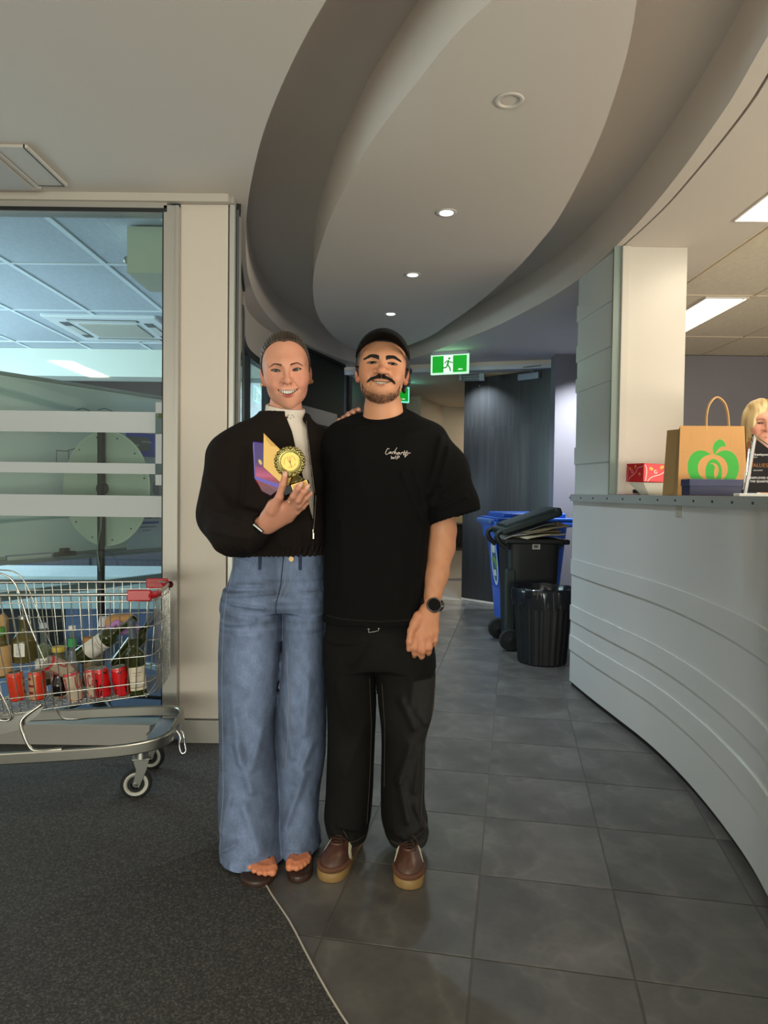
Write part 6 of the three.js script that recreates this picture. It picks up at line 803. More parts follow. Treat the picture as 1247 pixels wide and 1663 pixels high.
const chocTex = canvasTex(256, 512, (c) => { const g = c.createLinearGradient(0, 0, 0, 512); g.addColorStop(0, '#3b1f7c'); g.addColorStop(0.38, '#40206e'); g.addColorStop(0.5, '#8a1f5c'); g.addColorStop(0.62, '#c04a7a'); g.addColorStop(0.7, '#8f1230'); g.addColorStop(1, '#3a1030'); c.fillStyle = g; c.fillRect(0, 0, 256, 512); c.strokeStyle = '#b64a8c'; c.lineWidth = 3; for (let i = 0; i < 9; i++) { c.beginPath(); c.moveTo(0, 240 + i * 8); c.lineTo(256, 290 + i * 26); c.stroke(); } c.fillStyle = '#5a4ac0'; c.beginPath(); c.moveTo(0, 318); c.lineTo(256, 410); c.lineTo(256, 450); c.lineTo(0, 345); c.fill(); c.fillStyle = '#d2b266'; for (const s of [-1, 1]) { c.beginPath(); c.ellipse(82 + s * 20, 196, 13, 26, s * 0.4, 0, 7); c.fill(); } });
const choc = thing('chocolate_box', 'glossy purple and red box with a gold leaf mark, held left of the envelope', 'box', [-0.365, 1.3, -2.166]);
{ const e = [[-0.042, 0.1], [-0.014, 0.096], [0.03, 0.02], [0.052, -0.035], [0.012, -0.065], [-0.014, -0.052], [-0.036, -0.012]]; const g = poly(e, 0.014, 0.003), p = g.attributes.position, uv = g.attributes.uv; for (let i = 0; i < p.count; i++) uv.setXY(i, (p.getX(i) + 0.045) / 0.1, (p.getY(i) + 0.07) / 0.175); obj('carton', [g.translate(0, 0, -0.014)], mat('#ffffff', 0.25, { map: chocTex, specularIntensity: 0.45 }), choc); obj('edge', [rod([-0.042, 0.098, 0.002], [-0.036, -0.012, 0.002], 0.0025)], mat('#6a4fb4', 0.15, { clearcoat: 1 }), choc); }
// ================================================================= the man
const man = thing('person', 'man in a black cap, black t-shirt and loose black trousers with brown sneakers', 'person', [0, 0, -2.4]);
const skinM = lin('#c88d6a'), HM = makeHead({ mouthW: 0.0295, mouthU: -0.0568, mouthL: -0.0655, curve: 0.016, lipU: 0.0028, lipL: 0.0052, faceW: 0.0685, jawW: 0.0575, chinY: -0.114, brow: 0.0105, cheek: 0.0205, noseL: 0.006, noseY: -0.028, noseR: 0.0125, wing: 0.0148, wingR: 0.0092, eyeU: 0.0034, eyeD: 0.0026, slant: -0.06, earX: 0.0755, lash: '#1f110c' });
const MM = headMatrix([-0.012, 1.668, -2.37], -1, 0, -2.5, 1.075);
const handM = hand({ palm: [[[0.163, 0.885, -2.335], [0.138, 0.815, -2.3], 0.026, 0.026], [[0.15, 0.85, -2.31], [0.11, 0.777, -2.278], 0.02, 0.0148], [[0.158, 0.85, -2.315], [0.134, 0.768, -2.276], 0.02, 0.0148], [[0.163, 0.855, -2.32], [0.156, 0.777, -2.283], 0.02, 0.014], [[0.168, 0.86, -2.325], [0.174, 0.791, -2.296], 0.019, 0.013], [[0.15, 0.86, -2.315], [0.104, 0.815, -2.285], 0.02, 0.0155]],
  fingers: [[[0.118, 0.84, -2.29, 0.018], [0.094, 0.797, -2.266, 0.0125], [0.089, 0.762, -2.262, 0.0112], [0.087, 0.735, -2.27, 0.0085]], [[0.11, 0.777, -2.278, 0.0125], [0.107, 0.741, -2.262, 0.0105], [0.107, 0.721, -2.275, 0.0096], [0.107, 0.708, -2.293, 0.0082]], [[0.134, 0.768, -2.276, 0.0128], [0.131, 0.731, -2.262, 0.0107], [0.13, 0.712, -2.277, 0.0098], [0.13, 0.702, -2.296, 0.0083]], [[0.156, 0.777, -2.283, 0.0122], [0.154, 0.741, -2.27, 0.0102], [0.153, 0.724, -2.283, 0.0094], [0.153, 0.714, -2.3, 0.008]], [[0.174, 0.791, -2.296, 0.0112], [0.173, 0.762, -2.286, 0.0092], [0.172, 0.748, -2.296, 0.0084], [0.171, 0.74, -2.31, 0.0072]]] });
const bodyM = union([chain([[-0.03, 0.85, -2.42, 0.1], [-0.02, 1.1, -2.41, 0.11], [0, 1.36, -2.42, 0.095]], 0.05), chain([[-0.15, 1.42, -2.42, 0.055], [0, 1.45, -2.42, 0.058], [0.15, 1.42, -2.42, 0.055]], 0.05), chain([[0.17, 1.41, -2.42, 0.052], [0.205, 1.12, -2.425, 0.0465], [0.2, 1.06, -2.415, 0.0465], [0.183, 0.97, -2.38, 0.039], [0.166, 0.885, -2.338, 0.0295]], 0.02), chain([[-0.16, 1.41, -2.43, 0.05], [-0.25, 1.2, -2.6, 0.04], [-0.34, 1.16, -2.66, 0.03]], 0.02), chain([[-0.004, 1.42, -2.425, 0.066], [-0.006, 1.52, -2.405, 0.0585], [-0.01, 1.59, -2.385, 0.057]], 0.04), chain([[-0.1, 0.85, -2.42, 0.08], [-0.106, 0.45, -2.41, 0.055], [-0.1, 0.1, -2.41, 0.036]], 0.03), chain([[0.07, 0.85, -2.42, 0.08], [0.08, 0.45, -2.41, 0.055], [0.098, 0.1, -2.4, 0.036]], 0.03)], 0.03);
const beard = (c, x, y, z) => {
  const n = 0.5 + 0.5 * noise3(x * 260, y * 260, z * 260), side = smooth(0.046, 0.066, abs(x)) * smooth(0.01, -0.03, y) * (z > -0.01 ? 1 : 0), jaw = smooth(-0.07, -0.1, y + 0.25 * max(0, abs(x) - 0.02)) * (z > -0.015 ? 1 : 0), gap = exp(-(x * x) / 0.0004 - ((y + 0.084) ** 2) / 0.0001) * 0.4, up = exp(-((y + 0.046) ** 2) / 0.00004) * (abs(x) < 0.034 && z > 0.07 ? 1 : 0);
  const k = clamp(max(jaw * 0.85 - gap, side * 0.2, up * 0.7)) * (0.5 + 0.5 * n); return mixc(c, lin('#2a1d16'), k * 0.85);
};
{
  const hg = surfaceNet(HM.f, [-0.1, -0.125, -0.125], [0.1, 0.13, 0.13], 0.0026, { color: headColor(HM, skinM, lin('#9c5548'), beard) }).applyMatrix4(MM);
  const arms = (x, y, z) => { let c = skinM; if (y < 1.2 && y > 0.9) { const n = noise3(x * 60, y * 40, z * 60), h = noise3(x * 420, y * 90, z * 300); c = mixc(c, lin('#8a4f38'), clamp(0.12 + 0.16 * n + 0.2 * max(0, h - 0.25) * (y < 1.06 ? 1 : 0.3))); } if (y > 1.53) c = mixc(c, lin('#3a2820'), 0.3 * smooth(1.53, 1.57, y) * (z > -2.4 ? 1 : 0.2)); return c; };
  const bg = surfaceNet(bodyM, [-0.4, 0.05, -2.72], [0.27, 1.66, -2.28], 0.011, { color: arms });
  const nailM = lin('#d8a58c');
  const h1 = surfaceNet(handM, [0.06, 0.68, -2.37], [0.21, 0.93, -2.24], 0.003, { color: (x, y, z) => { let c = mixc(skinM, lin('#b5654c'), 0.2 + 0.15 * noise3(x * 50, y * 50, z * 50)); for (const k of [[0.11, 0.777], [0.134, 0.768], [0.156, 0.777], [0.107, 0.741], [0.131, 0.731], [0.154, 0.741]]) c = mixc(c, lin('#b0533c'), 0.4 * exp(-((x - k[0]) ** 2 + (y - k[1]) ** 2) / 0.00006)); return c; } });
  put('body', local(mergeKeep([bg, hg, h1]), man), skinMat, man);
  for (const s of [-1, 1]) put('eye', local(eyeGeo(s, MM, '#160d08', [0.05, -0.12]), man), eyeMat, man);
  put('teeth', local(teethGeo(HM, MM), man), mat('#bfb09a', 0.35), man);
  const r = rng(31), br = [], mo = [], sb = [];
  for (const s of [-1, 1]) for (let i = 0; i < 520; i++) { const t = r(), x = lerp(0.0085, 0.052, t), y = 0.0135 + 0.0062 * sin(min(1, t * 1.9) * PI * 0.5) - 0.0075 * max(0, t - 0.55) / 0.45 + (r() - 0.5) * 0.0115 * (1 - 0.55 * t); br.push([s * x, y, s * 0.95, 0.22 - 0.5 * t, 0.007, 0.0008]); }
  put('eyebrows', local(strands(HM.f, MM, br, 0.0005), man), mat('#17100c', 0.7), man);
  for (let i = 0; i < 1000; i++) { const x = (r() * 2 - 1) * 0.039, t = abs(x) / 0.039, y = -0.0405 - 0.0145 * t * t + (r() - 0.5) * 0.0095 * (1 - 0.25 * t); mo.push([x, y, Math.sign(x) * (0.35 + 0.5 * t), -0.7, 0.0062, 0.0007]); }
  put('moustache', local(strands(HM.f, MM, mo, 0.0005), man), mat('#18110d', 0.7), man);
  for (let i = 0; i < 1100; i++) { const a = (r() * 2 - 1) * 1.25, x = 0.062 * sin(a), y = -0.112 + 0.02 * r() + 0.055 * (1 - cos(a)) - 0.006 * r(); sb.push([x, y, 0.3 * (r() - 0.5), -0.9, 0.0032, 0.0003]); }
  put('beard', local(strands(HM.f, MM, sb, 0.0003), man), mat('#241a14', 0.8), man);
  const la = []; for (const s of [-1, 1]) for (let i = 0; i < 20; i++) { const t = i / 19, x = lerp(-0.0125, 0.0135, t), y = 0.0034 * (1 - (x / 0.0142) ** 2) - 0.06 * x; la.push([s * (0.0315 + x), y - 0.0003, s * (t - 0.4) * 0.5, 0.4, 0.003, 0.0004]); }
  put('eyelashes', local(strands(HM.f, MM, la, 0.0003), man), mat('#140c09', 0.6), man);
  // hair below the cap
  const skull = union([ell(0, 0.032, -0.018, 0.0735, 0.086, 0.094), ell(0, -0.012, 0.022, 0.0685, 0.087, 0.066)], 0.03);
  const hairF = (x, y, z) => { const n = 0.0035 * noise3(x * 70, y * 60, z * 50) + 0.0025 * noise3(x * 160, y * 90, z * 90); let d = skull(x, y, z) - 0.009 + n; d = smax(d, (z - (y > 0 ? 0.012 + 0.25 * y : 0.008 + 0.35 * y)) * 0.8, 0.004); d = max(d, -0.062 + 0.12 * z - y, y - 0.06); return smin(d, chain([[0.072, 0.02, -0.02, 0.012], [0.084, 0.004, -0.035, 0.011], [0.083, -0.03, -0.04, 0.01], [0.074, -0.06, -0.035, 0.007]], 0.01)(x, y, z) + n, 0.01); };
  put('hair', local(surfaceNet(hairF, [-0.1, -0.09, -0.13], [0.11, 0.08, 0.05], 0.003).applyMatrix4(MM), man), mat('#15110f', 0.55), man);
  // cap
  const crown = (x, y, z) => max(abs(ell(0, 0.03, -0.014, 0.084, 0.094, 0.106)(x, y, z) - 0.001) - 0.002, 0.042 + 0.28 * z * (z > 0 ? 1 : 0.7) - y, y - 0.2);
  put('cap_crown', local(surfaceNet(crown, [-0.1, -0.02, -0.14], [0.1, 0.15, 0.12], 0.003).applyMatrix4(MM), man), mat('#17191b', 0.85, { specularIntensity: 0.4 }), man);
  const brim = (() => { const pos = [], idx = [], n = 48, m = 12; for (const lift of [0, 0.0045]) for (let j = 0; j <= m; j++) for (let i = 0; i <= n; i++) { const u = -1 + 2 * i / n, v = j / m, x = 0.083 * u * (1 + 0.02 * v), zr = 0.004 + 0.083 * sqrt(max(0, 1 - u * u * 0.98)), zf = 0.02 + 0.128 * pow(max(0, 1 - u ** 4 * 0.97), 0.7), y = 0.072 - 6.6 * x * x - 0.002 * v + 0.006 * v * (1 - u * u) + lift; pos.push(x, y, lerp(zr, zf, v)); }
    const W = n + 1, S = W * (m + 1); for (let j = 0; j < m; j++) for (let i = 0; i < n; i++) { const a = j * W + i; idx.push(a, a + 1, a + W, a + 1, a + W + 1, a + W, S + a, S + a + W, S + a + 1, S + a + 1, S + a + W, S + a + W + 1); } for (let i = 0; i < n; i++) { const a = m * W + i; idx.push(a, a + 1, S + a, a + 1, S + a + 1, S + a); }
    const g = new THREE.BufferGeometry(); g.setAttribute('position', new THREE.Float32BufferAttribute(pos, 3)); g.setIndex(idx); return norm(toCreasedNormals(g, 0.9)); })();
  put('cap_brim', local(brim.applyMatrix4(MM), man), mat('#0b0c0d', 0.9, { specularIntensity: 0.2 }), man);
  put('cap_button', local(new THREE.SphereGeometry(0.006, 12, 8).scale(1, 0.6, 1).translate(0, 0.126, -0.014).applyMatrix4(MM), man), mat('#121315', 0.85), man);
}
// oversized t-shirt
const sleeveN = (() => { const v = V(0.3, -0.93, 0.1).normalize(); return [v.x, v.y, v.z]; })();
const teeF = (() => {
  const torso = loftY([[1.556, -0.002, -2.415, 0.078, 0.072], [1.535, -0.002, -2.418, 0.086, 0.076], [1.512, -0.002, -2.42, 0.125, 0.086], [1.482, 0.002, -2.42, 0.175, 0.1], [1.45, 0.0, -2.42, 0.19, 0.112], [1.375, -0.008, -2.41, 0.19, 0.122], [1.248, -0.016, -2.41, 0.186, 0.128], [1.12, -0.023, -2.4, 0.18, 0.13], [0.992, -0.028, -2.4, 0.175, 0.132], [0.885, -0.031, -2.4, 0.172, 0.135], [0.806, -0.034, -2.4, 0.171, 0.138]]);
  const sleeve0 = chain([[0.15, 1.405, -2.42, 0.078], [0.205, 1.33, -2.42, 0.082], [0.238, 1.2, -2.418, 0.087], [0.256, 1.1, -2.416, 0.088]], 0.03), sleeveIn = chain([[0.212, 1.3, -2.42, 0.06], [0.24, 1.19, -2.418, 0.08], [0.262, 1.08, -2.416, 0.082]], 0.02), arm2 = chain([[-0.15, 1.4, -2.43, 0.075], [-0.21, 1.3, -2.52, 0.075], [-0.25, 1.2, -2.6, 0.07]], 0.03);
  const cutp = [0.243, 1.163, -2.418], fl = folds([[0.19, 1.43, 0.15, 1.25, 0.007, 0.012], [0.215, 1.4, 0.185, 1.28, 0.006, 0.011], [0.06, 1.31, 0.13, 1.16, 0.006, 0.012], [0.1, 1.32, 0.145, 1.2, 0.005, 0.01], [0.135, 1.19, 0.12, 0.98, 0.005, 0.014], [0.28, 1.32, 0.2, 1.24, 0.005, 0.012], [0.27, 1.24, 0.19, 1.2, 0.005, 0.01], [0.05, 1.15, 0.07, 0.9, 0.003, 0.02], [-0.1, 1.4, -0.06, 1.2, 0.003, 0.025], [-0.14, 1.15, -0.12, 0.9, 0.004, 0.02], [-0.04, 1.05, -0.02, 0.84, 0.003, 0.02], [0.11, 0.95, 0.09, 0.83, 0.004, 0.014], [0.15, 1.47, 0.07, 1.44, 0.003, 0.015]]);
  const neck = cap([-0.004, 1.43, -2.42], [-0.006, 1.65, -2.396], 0.0665);
  return (x, y, z) => {
    let s = sleeve0(x, y, z); s = max(s, (x - cutp[0]) * sleeveN[0] + (y - cutp[1]) * sleeveN[1] + (z - cutp[2]) * sleeveN[2]); s = max(s, -sleeveIn(x, y, z));
    let d = smin(torso(x, y, z), s, y > 1.2 ? 0.035 : 0.004); d = smin(d, arm2(x, y, z), 0.035);
    d -= fl(x, y) * (z > -2.43 ? 1.6 : 0) + 0.0026 * noise3(x * 12, y * 8, z * 12); if (y < 0.832) d -= 0.0012;
    d = max(d, -neck(x, y, z), (y - 1.524) * 0.917 + (z + 2.42) * 0.398 - 0.12 * (x + 0.004));
    return d;
  };
})();
const knitTex = dataTex(128, (u, v) => { const c = 0.055 + 0.012 * pfbm(u * 60, v * 60, 60, 2, 2); return [c * 1.02, c * 0.99, c]; }, true, [8, 8]);
const teeMat = mat('#ffffff', 0.9, { map: knitTex, specularIntensity: 0.22, sheen: 0.12, sheenRoughness: 0.4, sheenColor: '#4a4846' });
put('t_shirt', local(surfaceNet(teeF, [-0.34, 0.78, -2.72], [0.37, 1.6, -2.22], 0.0052), man), teeMat, man);
{ const pts = []; for (let i = 0; i < 40; i++) { const a = i / 40 * 2 * PI, x = -0.004 + 0.0715 * cos(a), z = -2.41 + 0.072 * sin(a); pts.push([x, 1.524 - (z + 2.42) * 0.434 + 0.131 * (x + 0.004) - 0.003, z]); } const c = new THREE.CatmullRomCurve3(pts.map((p) => V(...p)), true); put('collar', local(new THREE.TubeGeometry(c, 90, 0.0085, 8, true).scale(1, 1, 1), man), mat('#111112', 0.95, { specularIntensity: 0.2 }), man); }
{ // embroidered script on the chest
  const S = 0.0385 / 100, ox = 0.004, oy = 1.393, P = (l) => l.map(([a, b]) => [ox + a * S * 2.02, oy - b * S * 2.02]);
  const strokes = [[[14, 2], [8, 0], [2, 8], [-2, 20], [2, 26], [10, 22]], [[20, 14], [14, 16], [12, 22], [18, 20], [22, 13], [21, 22]], [[26, 24], [29, 13], [31, 16], [35, 12]], [[46, -4], [38, 10], [35, 24], [40, 15], [44, 16], [43, 25], [48, 22]], [[56, 16], [50, 18], [49, 25], [54, 22], [58, 15], [57, 25]], [[62, 26], [65, 16], [67, 18], [71, 14]], [[80, 8], [74, 22], [76, 28], [82, 22]], [[90, 8], [83, 24], [84, 32], [78, 36], [84, 30], [94, 22]], [[70, 17], [84, 17], [104, 18]], [[22, 32], [24, 38], [22, 44], [28, 40], [30, 36], [31, 45], [37, 36]], [[42, 30], [40, 44]], [[50, 30], [46, 46]], [[48, 32], [56, 31], [56, 37], [49, 39]]];
  put('chest_script', local(join(strokes.map((s) => seam(teeF, P(s), -2.18, 0.0011))), man), mat('#d9c9c2', 0.7), man);
  put('hem_seam', local(seam(teeF, [[-0.19, 0.834], [-0.1, 0.829], [0.0, 0.827], [0.128, 0.829]], -2.18, 0.0008), man), mat('#232323', 0.9), man);
}
// trousers
const trouF = (() => {
  const hip = loftY([[0.86, -0.035, -2.42, 0.158, 0.108], [0.796, -0.03, -2.42, 0.17, 0.113], [0.73, -0.02, -2.42, 0.182, 0.117], [0.665, -0.01, -2.42, 0.19, 0.117], [0.65, -0.008, -2.42, 0.19, 0.115]]);
  const L = loftY([[0.73, -0.11, -2.42, 0.09, 0.11], [0.621, -0.11, -2.42, 0.088, 0.108], [0.491, -0.106, -2.42, 0.085, 0.104], [0.382, -0.106, -2.42, 0.083, 0.1], [0.272, -0.108, -2.415, 0.082, 0.099], [0.189, -0.11, -2.41, 0.082, 0.1], [0.115, -0.115, -2.4, 0.081, 0.102], [0.075, -0.114, -2.395, 0.072, 0.098], [0.058, -0.112, -2.39, 0.066, 0.096]]);
  const R = loftY([[0.73, 0.07, -2.42, 0.112, 0.112], [0.623, 0.083, -2.42, 0.105, 0.112], [0.561, 0.085, -2.412, 0.1, 0.11], [0.499, 0.085, -2.405, 0.093, 0.107], [0.445, 0.082, -2.4, 0.083, 0.104], [0.391, 0.077, -2.4, 0.075, 0.1], [0.287, 0.077, -2.395, 0.074, 0.099], [0.183, 0.077, -2.385, 0.074, 0.1], [0.125, 0.081, -2.375, 0.076, 0.102], [0.085, 0.091, -2.37, 0.075, 0.1], [0.062, 0.095, -2.365, 0.066, 0.096]]);
  const inL = cap([-0.112, 0.0, -2.39], [-0.112, 0.09, -2.395], 0.058), inR = cap([0.095, 0.0, -2.365], [0.092, 0.09, -2.37], 0.058);
  const fl = folds([[0.065, 0.56, 0.11, 0.47, 0.012, 0.015], [0.105, 0.62, 0.1, 0.55, 0.009, 0.016], [0.12, 0.52, 0.15, 0.48, 0.01, 0.016], [0.095, 0.4, 0.06, 0.29, 0.011, 0.015], [0.062, 0.285, 0.09, 0.16, 0.01, 0.013], [0.135, 0.38, 0.115, 0.25, 0.006, 0.01], [0.12, 0.2, 0.15, 0.13, 0.009, 0.013], [0.05, 0.12, 0.1, 0.1, 0.006, 0.01], [0.1, 0.1, 0.155, 0.125, 0.008, 0.01], [-0.15, 0.6, -0.1, 0.45, 0.005, 0.02], [-0.06, 0.45, -0.12, 0.3, 0.005, 0.02], [-0.14, 0.13, -0.07, 0.12, 0.007, 0.01], [-0.16, 0.1, -0.09, 0.09, 0.006, 0.009], [-0.05, 0.75, -0.1, 0.68, 0.005, 0.015]]);
  return (x, y, z) => { let d = smin(L(x, y, z), R(x, y, z), 0.006); if (y > 0.62) d = smin(d, hip(x, y, z), 0.02); d -= fl(x, y) * (z > -2.44 ? 1 : 0.2) + 0.0028 * noise3(x * 13, y * 8, z * 13); if (y < 0.088) d -= 0.0014; return max(d, -inL(x, y, z), -inR(x, y, z)); };
})();
const blackDenim = dataTex(256, (u, v) => { const s = 0.5 + 0.5 * pfbm(u * 100, v * 30, 100, 2, 3), c = 0.09 + 0.04 * s; return [c * 1.05, c, c * 0.96]; }, true, [4, 4]);
const trouCol = (x, y, z, N, i) => { const k = 0.42 + 0.2 * noise3(x * 10, y * 8, z * 10) + (y < 0.09 ? 0.35 + 0.25 * noise3(x * 90, y * 10, z * 90) : 0) + (x > 0.02 && y < 0.62 ? 1.7 * smooth(0.45, 1, N[i] * 0.6 + N[i + 2] * 0.25 + 0.35) : 0); const q = clamp(k, 0.25, 2.4); return [q, q, q]; };  // right leg lightened by facing: fold highlight painted into the colour
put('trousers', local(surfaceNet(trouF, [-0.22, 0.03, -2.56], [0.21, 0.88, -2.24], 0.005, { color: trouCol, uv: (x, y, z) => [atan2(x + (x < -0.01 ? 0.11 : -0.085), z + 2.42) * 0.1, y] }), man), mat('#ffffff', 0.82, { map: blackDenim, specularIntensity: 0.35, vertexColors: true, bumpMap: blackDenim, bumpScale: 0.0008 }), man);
const threadTan = mat('#4c4238', 0.8);
for (const p of [[[0.186, 0.72], [0.186, 0.6], [0.168, 0.47], [0.145, 0.38], [0.143, 0.25], [0.138, 0.17], [0.16, 0.12]], [[-0.042, 0.62], [-0.034, 0.45], [-0.036, 0.3], [-0.045, 0.12]], [[0.0, 0.6], [0.012, 0.45], [0.012, 0.25]], [[-0.17, 0.082], [-0.1, 0.078], [-0.05, 0.082]], [[0.035, 0.086], [0.09, 0.081], [0.155, 0.088]]]) put('stitching', local(seam(trouF, p, -2.2, 0.0007), man), threadTan, man);
put('drawstring', local(join([seam(trouF, [[-0.047, 0.795], [-0.046, 0.782], [-0.03, 0.784], [-0.014, 0.788], [-0.012, 0.8]], -2.2, 0.0009), seam(trouF, [[-0.05, 0.793], [-0.042, 0.793]], -2.2, 0.0009), seam(trouF, [[-0.016, 0.795], [-0.009, 0.795]], -2.2, 0.0009)]), man), mat('#cfcac2', 0.7), man);
// watch
{ const q = new THREE.Quaternion().setFromUnitVectors(V(0, 0, 1), V(0.018, 0.085, 0.042).normalize()), c = [0.1655, 0.876, -2.334]; put('watch_band', local(new THREE.TorusGeometry(0.0325, 0.009, 10, 40).scale(1.02, 0.95, 1.3).applyQuaternion(q).translate(...c), man), mat('#121214', 0.55), man);
  const w = V(0.15, 0.42, 1).normalize(), wq = new THREE.Quaternion().setFromUnitVectors(V(0, 1, 0), w), wp = [0.1695, 0.877, -2.295]; put('watch_case', local(lathe([[0, -0.006], [0.024, -0.006], [0.0255, 0.0], [0.025, 0.005], [0.0225, 0.0065], [0.0215, 0.0052], [0, 0.0052]], 44).applyQuaternion(wq).translate(...wp), man), metal('#5c5c5e', 0.3), man); put('watch_face', local(cyl(0.0212, 0.0212, 0.002, 40).translate(0, 0.0058, 0).applyQuaternion(wq).translate(...wp), man), mat('#070809', 0.15, { specularIntensity: 0.3 }), man); put('watch_crown', local(cyl(0.003, 0.003, 0.006, 12).rotateZ(PI / 2).translate(0.028, 0, 0).applyQuaternion(wq).translate(...wp), man), M.aluDark, man); }
// sneakers (toe towards +z)
const gum = mat('#8a6c40', 0.55), brownLeather = mat('#ffffff', 0.42, { map: dataTex(128, (u, v) => { const n = pfbm(u * 12, v * 12, 12, 4, 5), c = 0.25 + 0.05 * n; return [c * 1.25, c * 0.78, c * 0.6]; }, true, [6, 6]), clearcoat: 0.25, clearcoatRoughness: 0.3 }), suede = mat('#5c3a28', 0.9), lace = mat('#2e1b11', 0.8), cream = mat('#d9cfb4', 0.6);
const shoeOut = spline([[0, -0.148], [0.034, -0.13], [0.036, -0.06], [0.044, 0.02], [0.051, 0.08], [0.04, 0.128], [0.012, 0.146], [-0.02, 0.142], [-0.044, 0.118], [-0.05, 0.07], [-0.042, 0.0], [-0.036, -0.07], [-0.033, -0.13]].map(([a, b]) => [a, -b]), 60, true).slice(0, -1);
const upper = (() => { const u = union([ell(0, 0.022, 0.085, 0.0465, 0.046, 0.056), ell(0, 0.03, 0.03, 0.042, 0.064, 0.075), ell(0, 0.035, -0.05, 0.036, 0.085, 0.075), ell(0, 0.03, -0.1, 0.034, 0.075, 0.045)], 0.035), ank = cap([0, 0.08, -0.085], [0, 0.17, -0.08], 0.036, 0.042); return (x, y, z) => max(u(x, y, z), 0.02 - y, -ank(x, y, z)); })();
const upperGeo = surfaceNet(upper, [-0.06, 0.015, -0.16], [0.06, 0.135, 0.16], 0.0035);
const topY = (x, z) => { for (let y = 0.13; y > 0.02; y -= 0.001) if (upper(x, y, z) < 0.0003) return y; return 0.03; };
function sneaker(pos, yaw, s) {
  const g = new THREE.Group(); g.name = 'sneaker'; g.position.set(pos[0] - man.position.x, pos[1], pos[2] - man.position.z); g.rotation.y = yaw; man.add(g);
  obj('sole', slab(shoeOut, 0, 0.03, [], 0.5, 0.004), gum, g); obj('upper', upperGeo, brownLeather, g);
  obj('toe_guard', [tube([[-0.047, 0.036, 0.06], [-0.041, 0.037, 0.105], [-0.02, 0.037, 0.134], [0.01, 0.037, 0.137], [0.038, 0.037, 0.112], [0.047, 0.036, 0.06]], 0.0085, 50)], suede, g);
  obj('eyestay', [tube([[-0.024, topY(-0.024, 0.0) + 0.0, -0.01], [-0.024, topY(-0.024, 0.03), 0.03], [-0.012, topY(-0.012, 0.065) + 0.001, 0.065], [0.012, topY(0.012, 0.065) + 0.001, 0.065], [0.024, topY(0.024, 0.03), 0.03], [0.024, topY(0.024, 0.0), -0.01]], 0.004, 50)], brownLeather, g);
  for (const z of [0.058, 0.044, 0.03, 0.016, 0.002]) obj('lace', [tube([[-0.022, topY(-0.022, z) + 0.001, z], [0, topY(0, z) + 0.004, z + 0.003], [0.022, topY(0.022, z) + 0.001, z]], 0.0028, 16)], lace, g);
  const y0 = topY(0, 0.01) + 0.007; obj('lace_bow', [tube([[0, y0, 0.01], [-0.02, y0 + 0.008, 0.02], [-0.036, y0 - 0.006, 0.015], [-0.018, y0 + 0.002, 0.008], [0, y0, 0.01]], 0.0024, 40), tube([[0, y0, 0.01], [0.016, y0 + 0.006, 0.028], [0.03, y0 - 0.012, 0.03], [0.014, y0, 0.016], [0, y0, 0.01]], 0.0024, 40), tube([[0, y0, 0.01], [0.012, y0 - 0.003, 0.04], [0.02, y0 - 0.018, 0.06]], 0.0022, 20)], lace, g);
  for (const q of [-1, 1]) { const pts = [[0.03, 0.058], [0.035, 0.032], [0.06, 0.034], [0.052, 0.058], [0.01, 0.085], [-0.02, 0.095], [-0.03, 0.075]].map(([z, y]) => [z, y]); const gg = poly(pts.map(([z, y]) => [z, y]), 0.002); const p = gg.attributes.position; for (let i = 0; i < p.count; i++) { const z = p.getX(i), y = p.getY(i), t = p.getZ(i); let x = 0.06; while (x > 0.005 && upper(x, y, z) > 0.0005) x -= 0.0008; p.setXYZ(i, q * (x + t), y, z); } gg.computeVertexNormals(); obj('side_stripe', gg, cream, g); }
  return g;
}
sneaker([-0.128, 0.001, -2.325], -0.28, 1); sneaker([0.096, 0.001, -2.295], -0.02, -1);

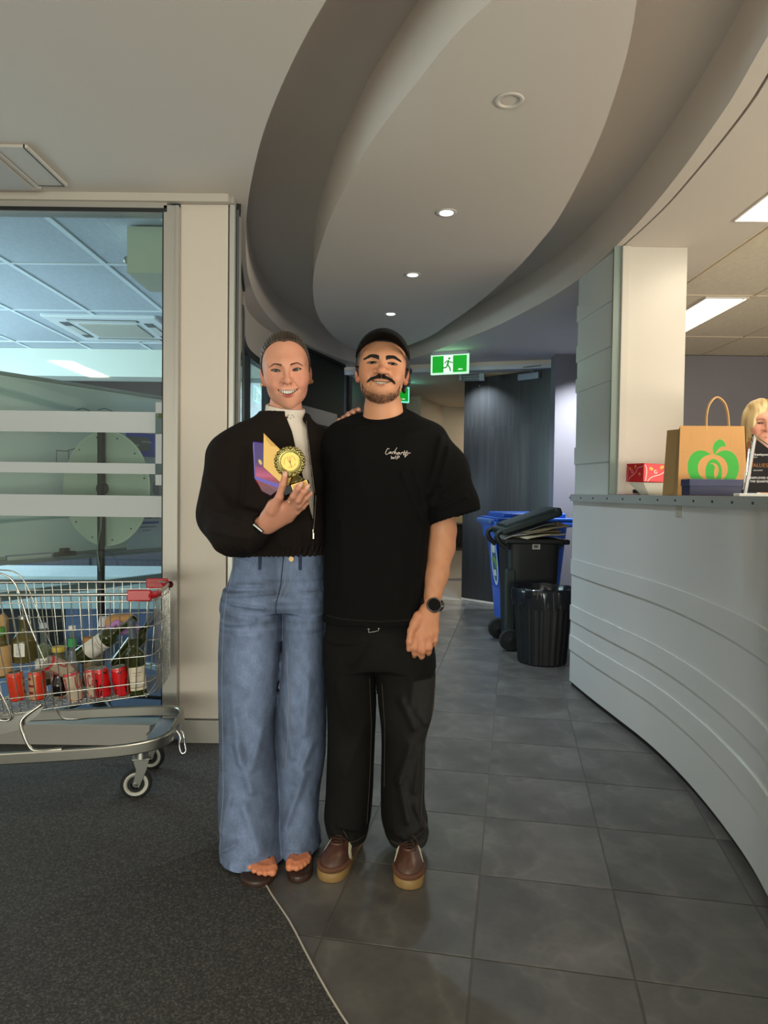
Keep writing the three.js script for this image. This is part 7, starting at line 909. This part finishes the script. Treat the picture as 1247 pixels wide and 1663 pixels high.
// ================================================================= the receptionist behind the counter
const recep = thing('person', 'blonde woman behind the counter, half hidden by the bag and the award', 'person', [1.97, 0, -3.72]);
{
  const HR = makeHead({ mouthW: 0.024, mouthU: -0.0665, mouthL: -0.068, curve: 0.01, lipU: 0.003, lipL: 0.0042, faceW: 0.0665, jawW: 0.055, chinY: -0.114, brow: 0.009, cheek: 0.02, noseL: 0.004, noseY: -0.034, noseR: 0.0115, wing: 0.013, wingR: 0.0082, eyeU: 0.0035, eyeD: 0.0028, slant: -0.05, earX: 0.073 }), MR = headMatrix([1.97, 1.632, -3.66], 5, -10, -3, 1.02), skinR = lin('#d59a82');
  const bodyR = union([chain([[1.75, 0.1, -3.25, 0.13], [1.75, 0.9, -3.25, 0.14], [1.75, 1.25, -3.22, 0.12]], 0.05), chain([[1.6, 1.27, -3.22, 0.06], [1.75, 1.3, -3.22, 0.07], [1.9, 1.27, -3.22, 0.06]], 0.05), chain([[1.748, 1.3, -3.2, 0.055], [1.746, 1.48, -3.17, 0.05]], 0.03), chain([[1.6, 1.27, -3.22, 0.05], [1.58, 1.0, -3.2, 0.04], [1.66, 0.9, -3.05, 0.035]], 0.02), chain([[1.9, 1.27, -3.22, 0.05], [1.93, 1.0, -3.2, 0.04], [1.85, 0.9, -3.05, 0.035]], 0.02)], 0.03);
  put('body', local(mergeKeep([surfaceNet(bodyR, [1.5, -0.1, -3.45], [2.0, 1.55, -2.98], 0.014, { color: flat(skinR) }).translate(0.222, 0.097, -0.51), surfaceNet(HR.f, [-0.1, -0.125, -0.125], [0.1, 0.13, 0.13], 0.003, { color: headColor(HR, skinR, lin('#b55a58')) }).applyMatrix4(MR)]), recep), skinMat, recep);
  const skull = union([ell(0, 0.032, -0.018, 0.0735, 0.086, 0.094), ell(0, -0.012, 0.022, 0.0665, 0.087, 0.066)], 0.03);
  const hairR = (x, y, z) => { const wv = 0.0012 * sin(x * 150 + 2 * noise3(x * 20, y * 8, z * 20)); let d = skull(x, y, z) - 0.012 + wv; const hole = ell(0.006, -0.03, 0.115, 0.062, 0.1, 0.085); d = smax(d, -hole(x, y, z), 0.008); d = max(d, z - 0.075); const side = union([cap([-0.068, 0.05, -0.01], [-0.083, -0.15, 0.0], 0.018, 0.024), cap([0.068, 0.05, -0.01], [0.083, -0.15, 0.0], 0.018, 0.024)], 0); return smin(d, side(x, y, z) + wv, 0.02); };
  put('hair', local(surfaceNet(hairR, [-0.13, -0.2, -0.14], [0.13, 0.16, 0.1], 0.004, { color: (x, y, z) => mixc(lin('#a07f4a'), lin('#e6cf9a'), clamp(0.55 + 0.5 * noise3(x * 120, y * 14, z * 40) - (abs(x - 0.012) < 0.012 && y > 0.08 ? 0.6 : 0))) }).applyMatrix4(MR), recep), mat('#ffffff', 0.5, { vertexColors: true }), recep);
  for (const s of [-1, 1]) put('eye', local(eyeGeo(s, MR, '#5a4a3a', [-0.2, -0.1]), recep), eyeMat, recep);
  const r = rng(77), br = []; for (const s of [-1, 1]) for (let i = 0; i < 90; i++) { const t = r(), x = lerp(0.012, 0.046, t); br.push([s * x, 0.0165 + 0.007 * sin(min(1, t * 1.35) * PI * 0.5) - 0.008 * max(0, t - 0.6) / 0.4 + (r() - 0.5) * 0.003, s * 0.9, 0.2 - 0.5 * t, 0.006, 0.0004]); }
  put('eyebrows', local(strands(HR.f, MR, br, 0.0004), recep), mat('#8a6844', 0.7), recep);
  const blouse = union([loftY([[1.34, 1.749, -3.215, 0.09, 0.075], [1.31, 1.75, -3.22, 0.15, 0.09], [1.25, 1.75, -3.23, 0.185, 0.12], [1.0, 1.75, -3.25, 0.175, 0.15], [0.7, 1.75, -3.25, 0.17, 0.15]]), chain([[1.6, 1.27, -3.22, 0.07], [1.58, 1.0, -3.2, 0.06]], 0.02), chain([[1.9, 1.27, -3.22, 0.07], [1.93, 1.0, -3.2, 0.06]], 0.02)], 0.03);
  put('blouse', local(surfaceNet((x, y, z) => max(blouse(x, y, z), -cap([1.748, 1.3, -3.17], [1.748, 1.5, -3.14], 0.06)(x, y, z)), [1.45, 0.68, -3.45], [2.05, 1.38, -3.0], 0.009).translate(0.222, 0.097, -0.51), recep), mat('#d8d2c8', 0.8), recep);
}
scene.traverse((o) => { if (o.isMesh || o.isLight) { o.castShadow = true; if (o.isMesh) o.receiveShadow = true; } });
renderer.render(scene, camera);
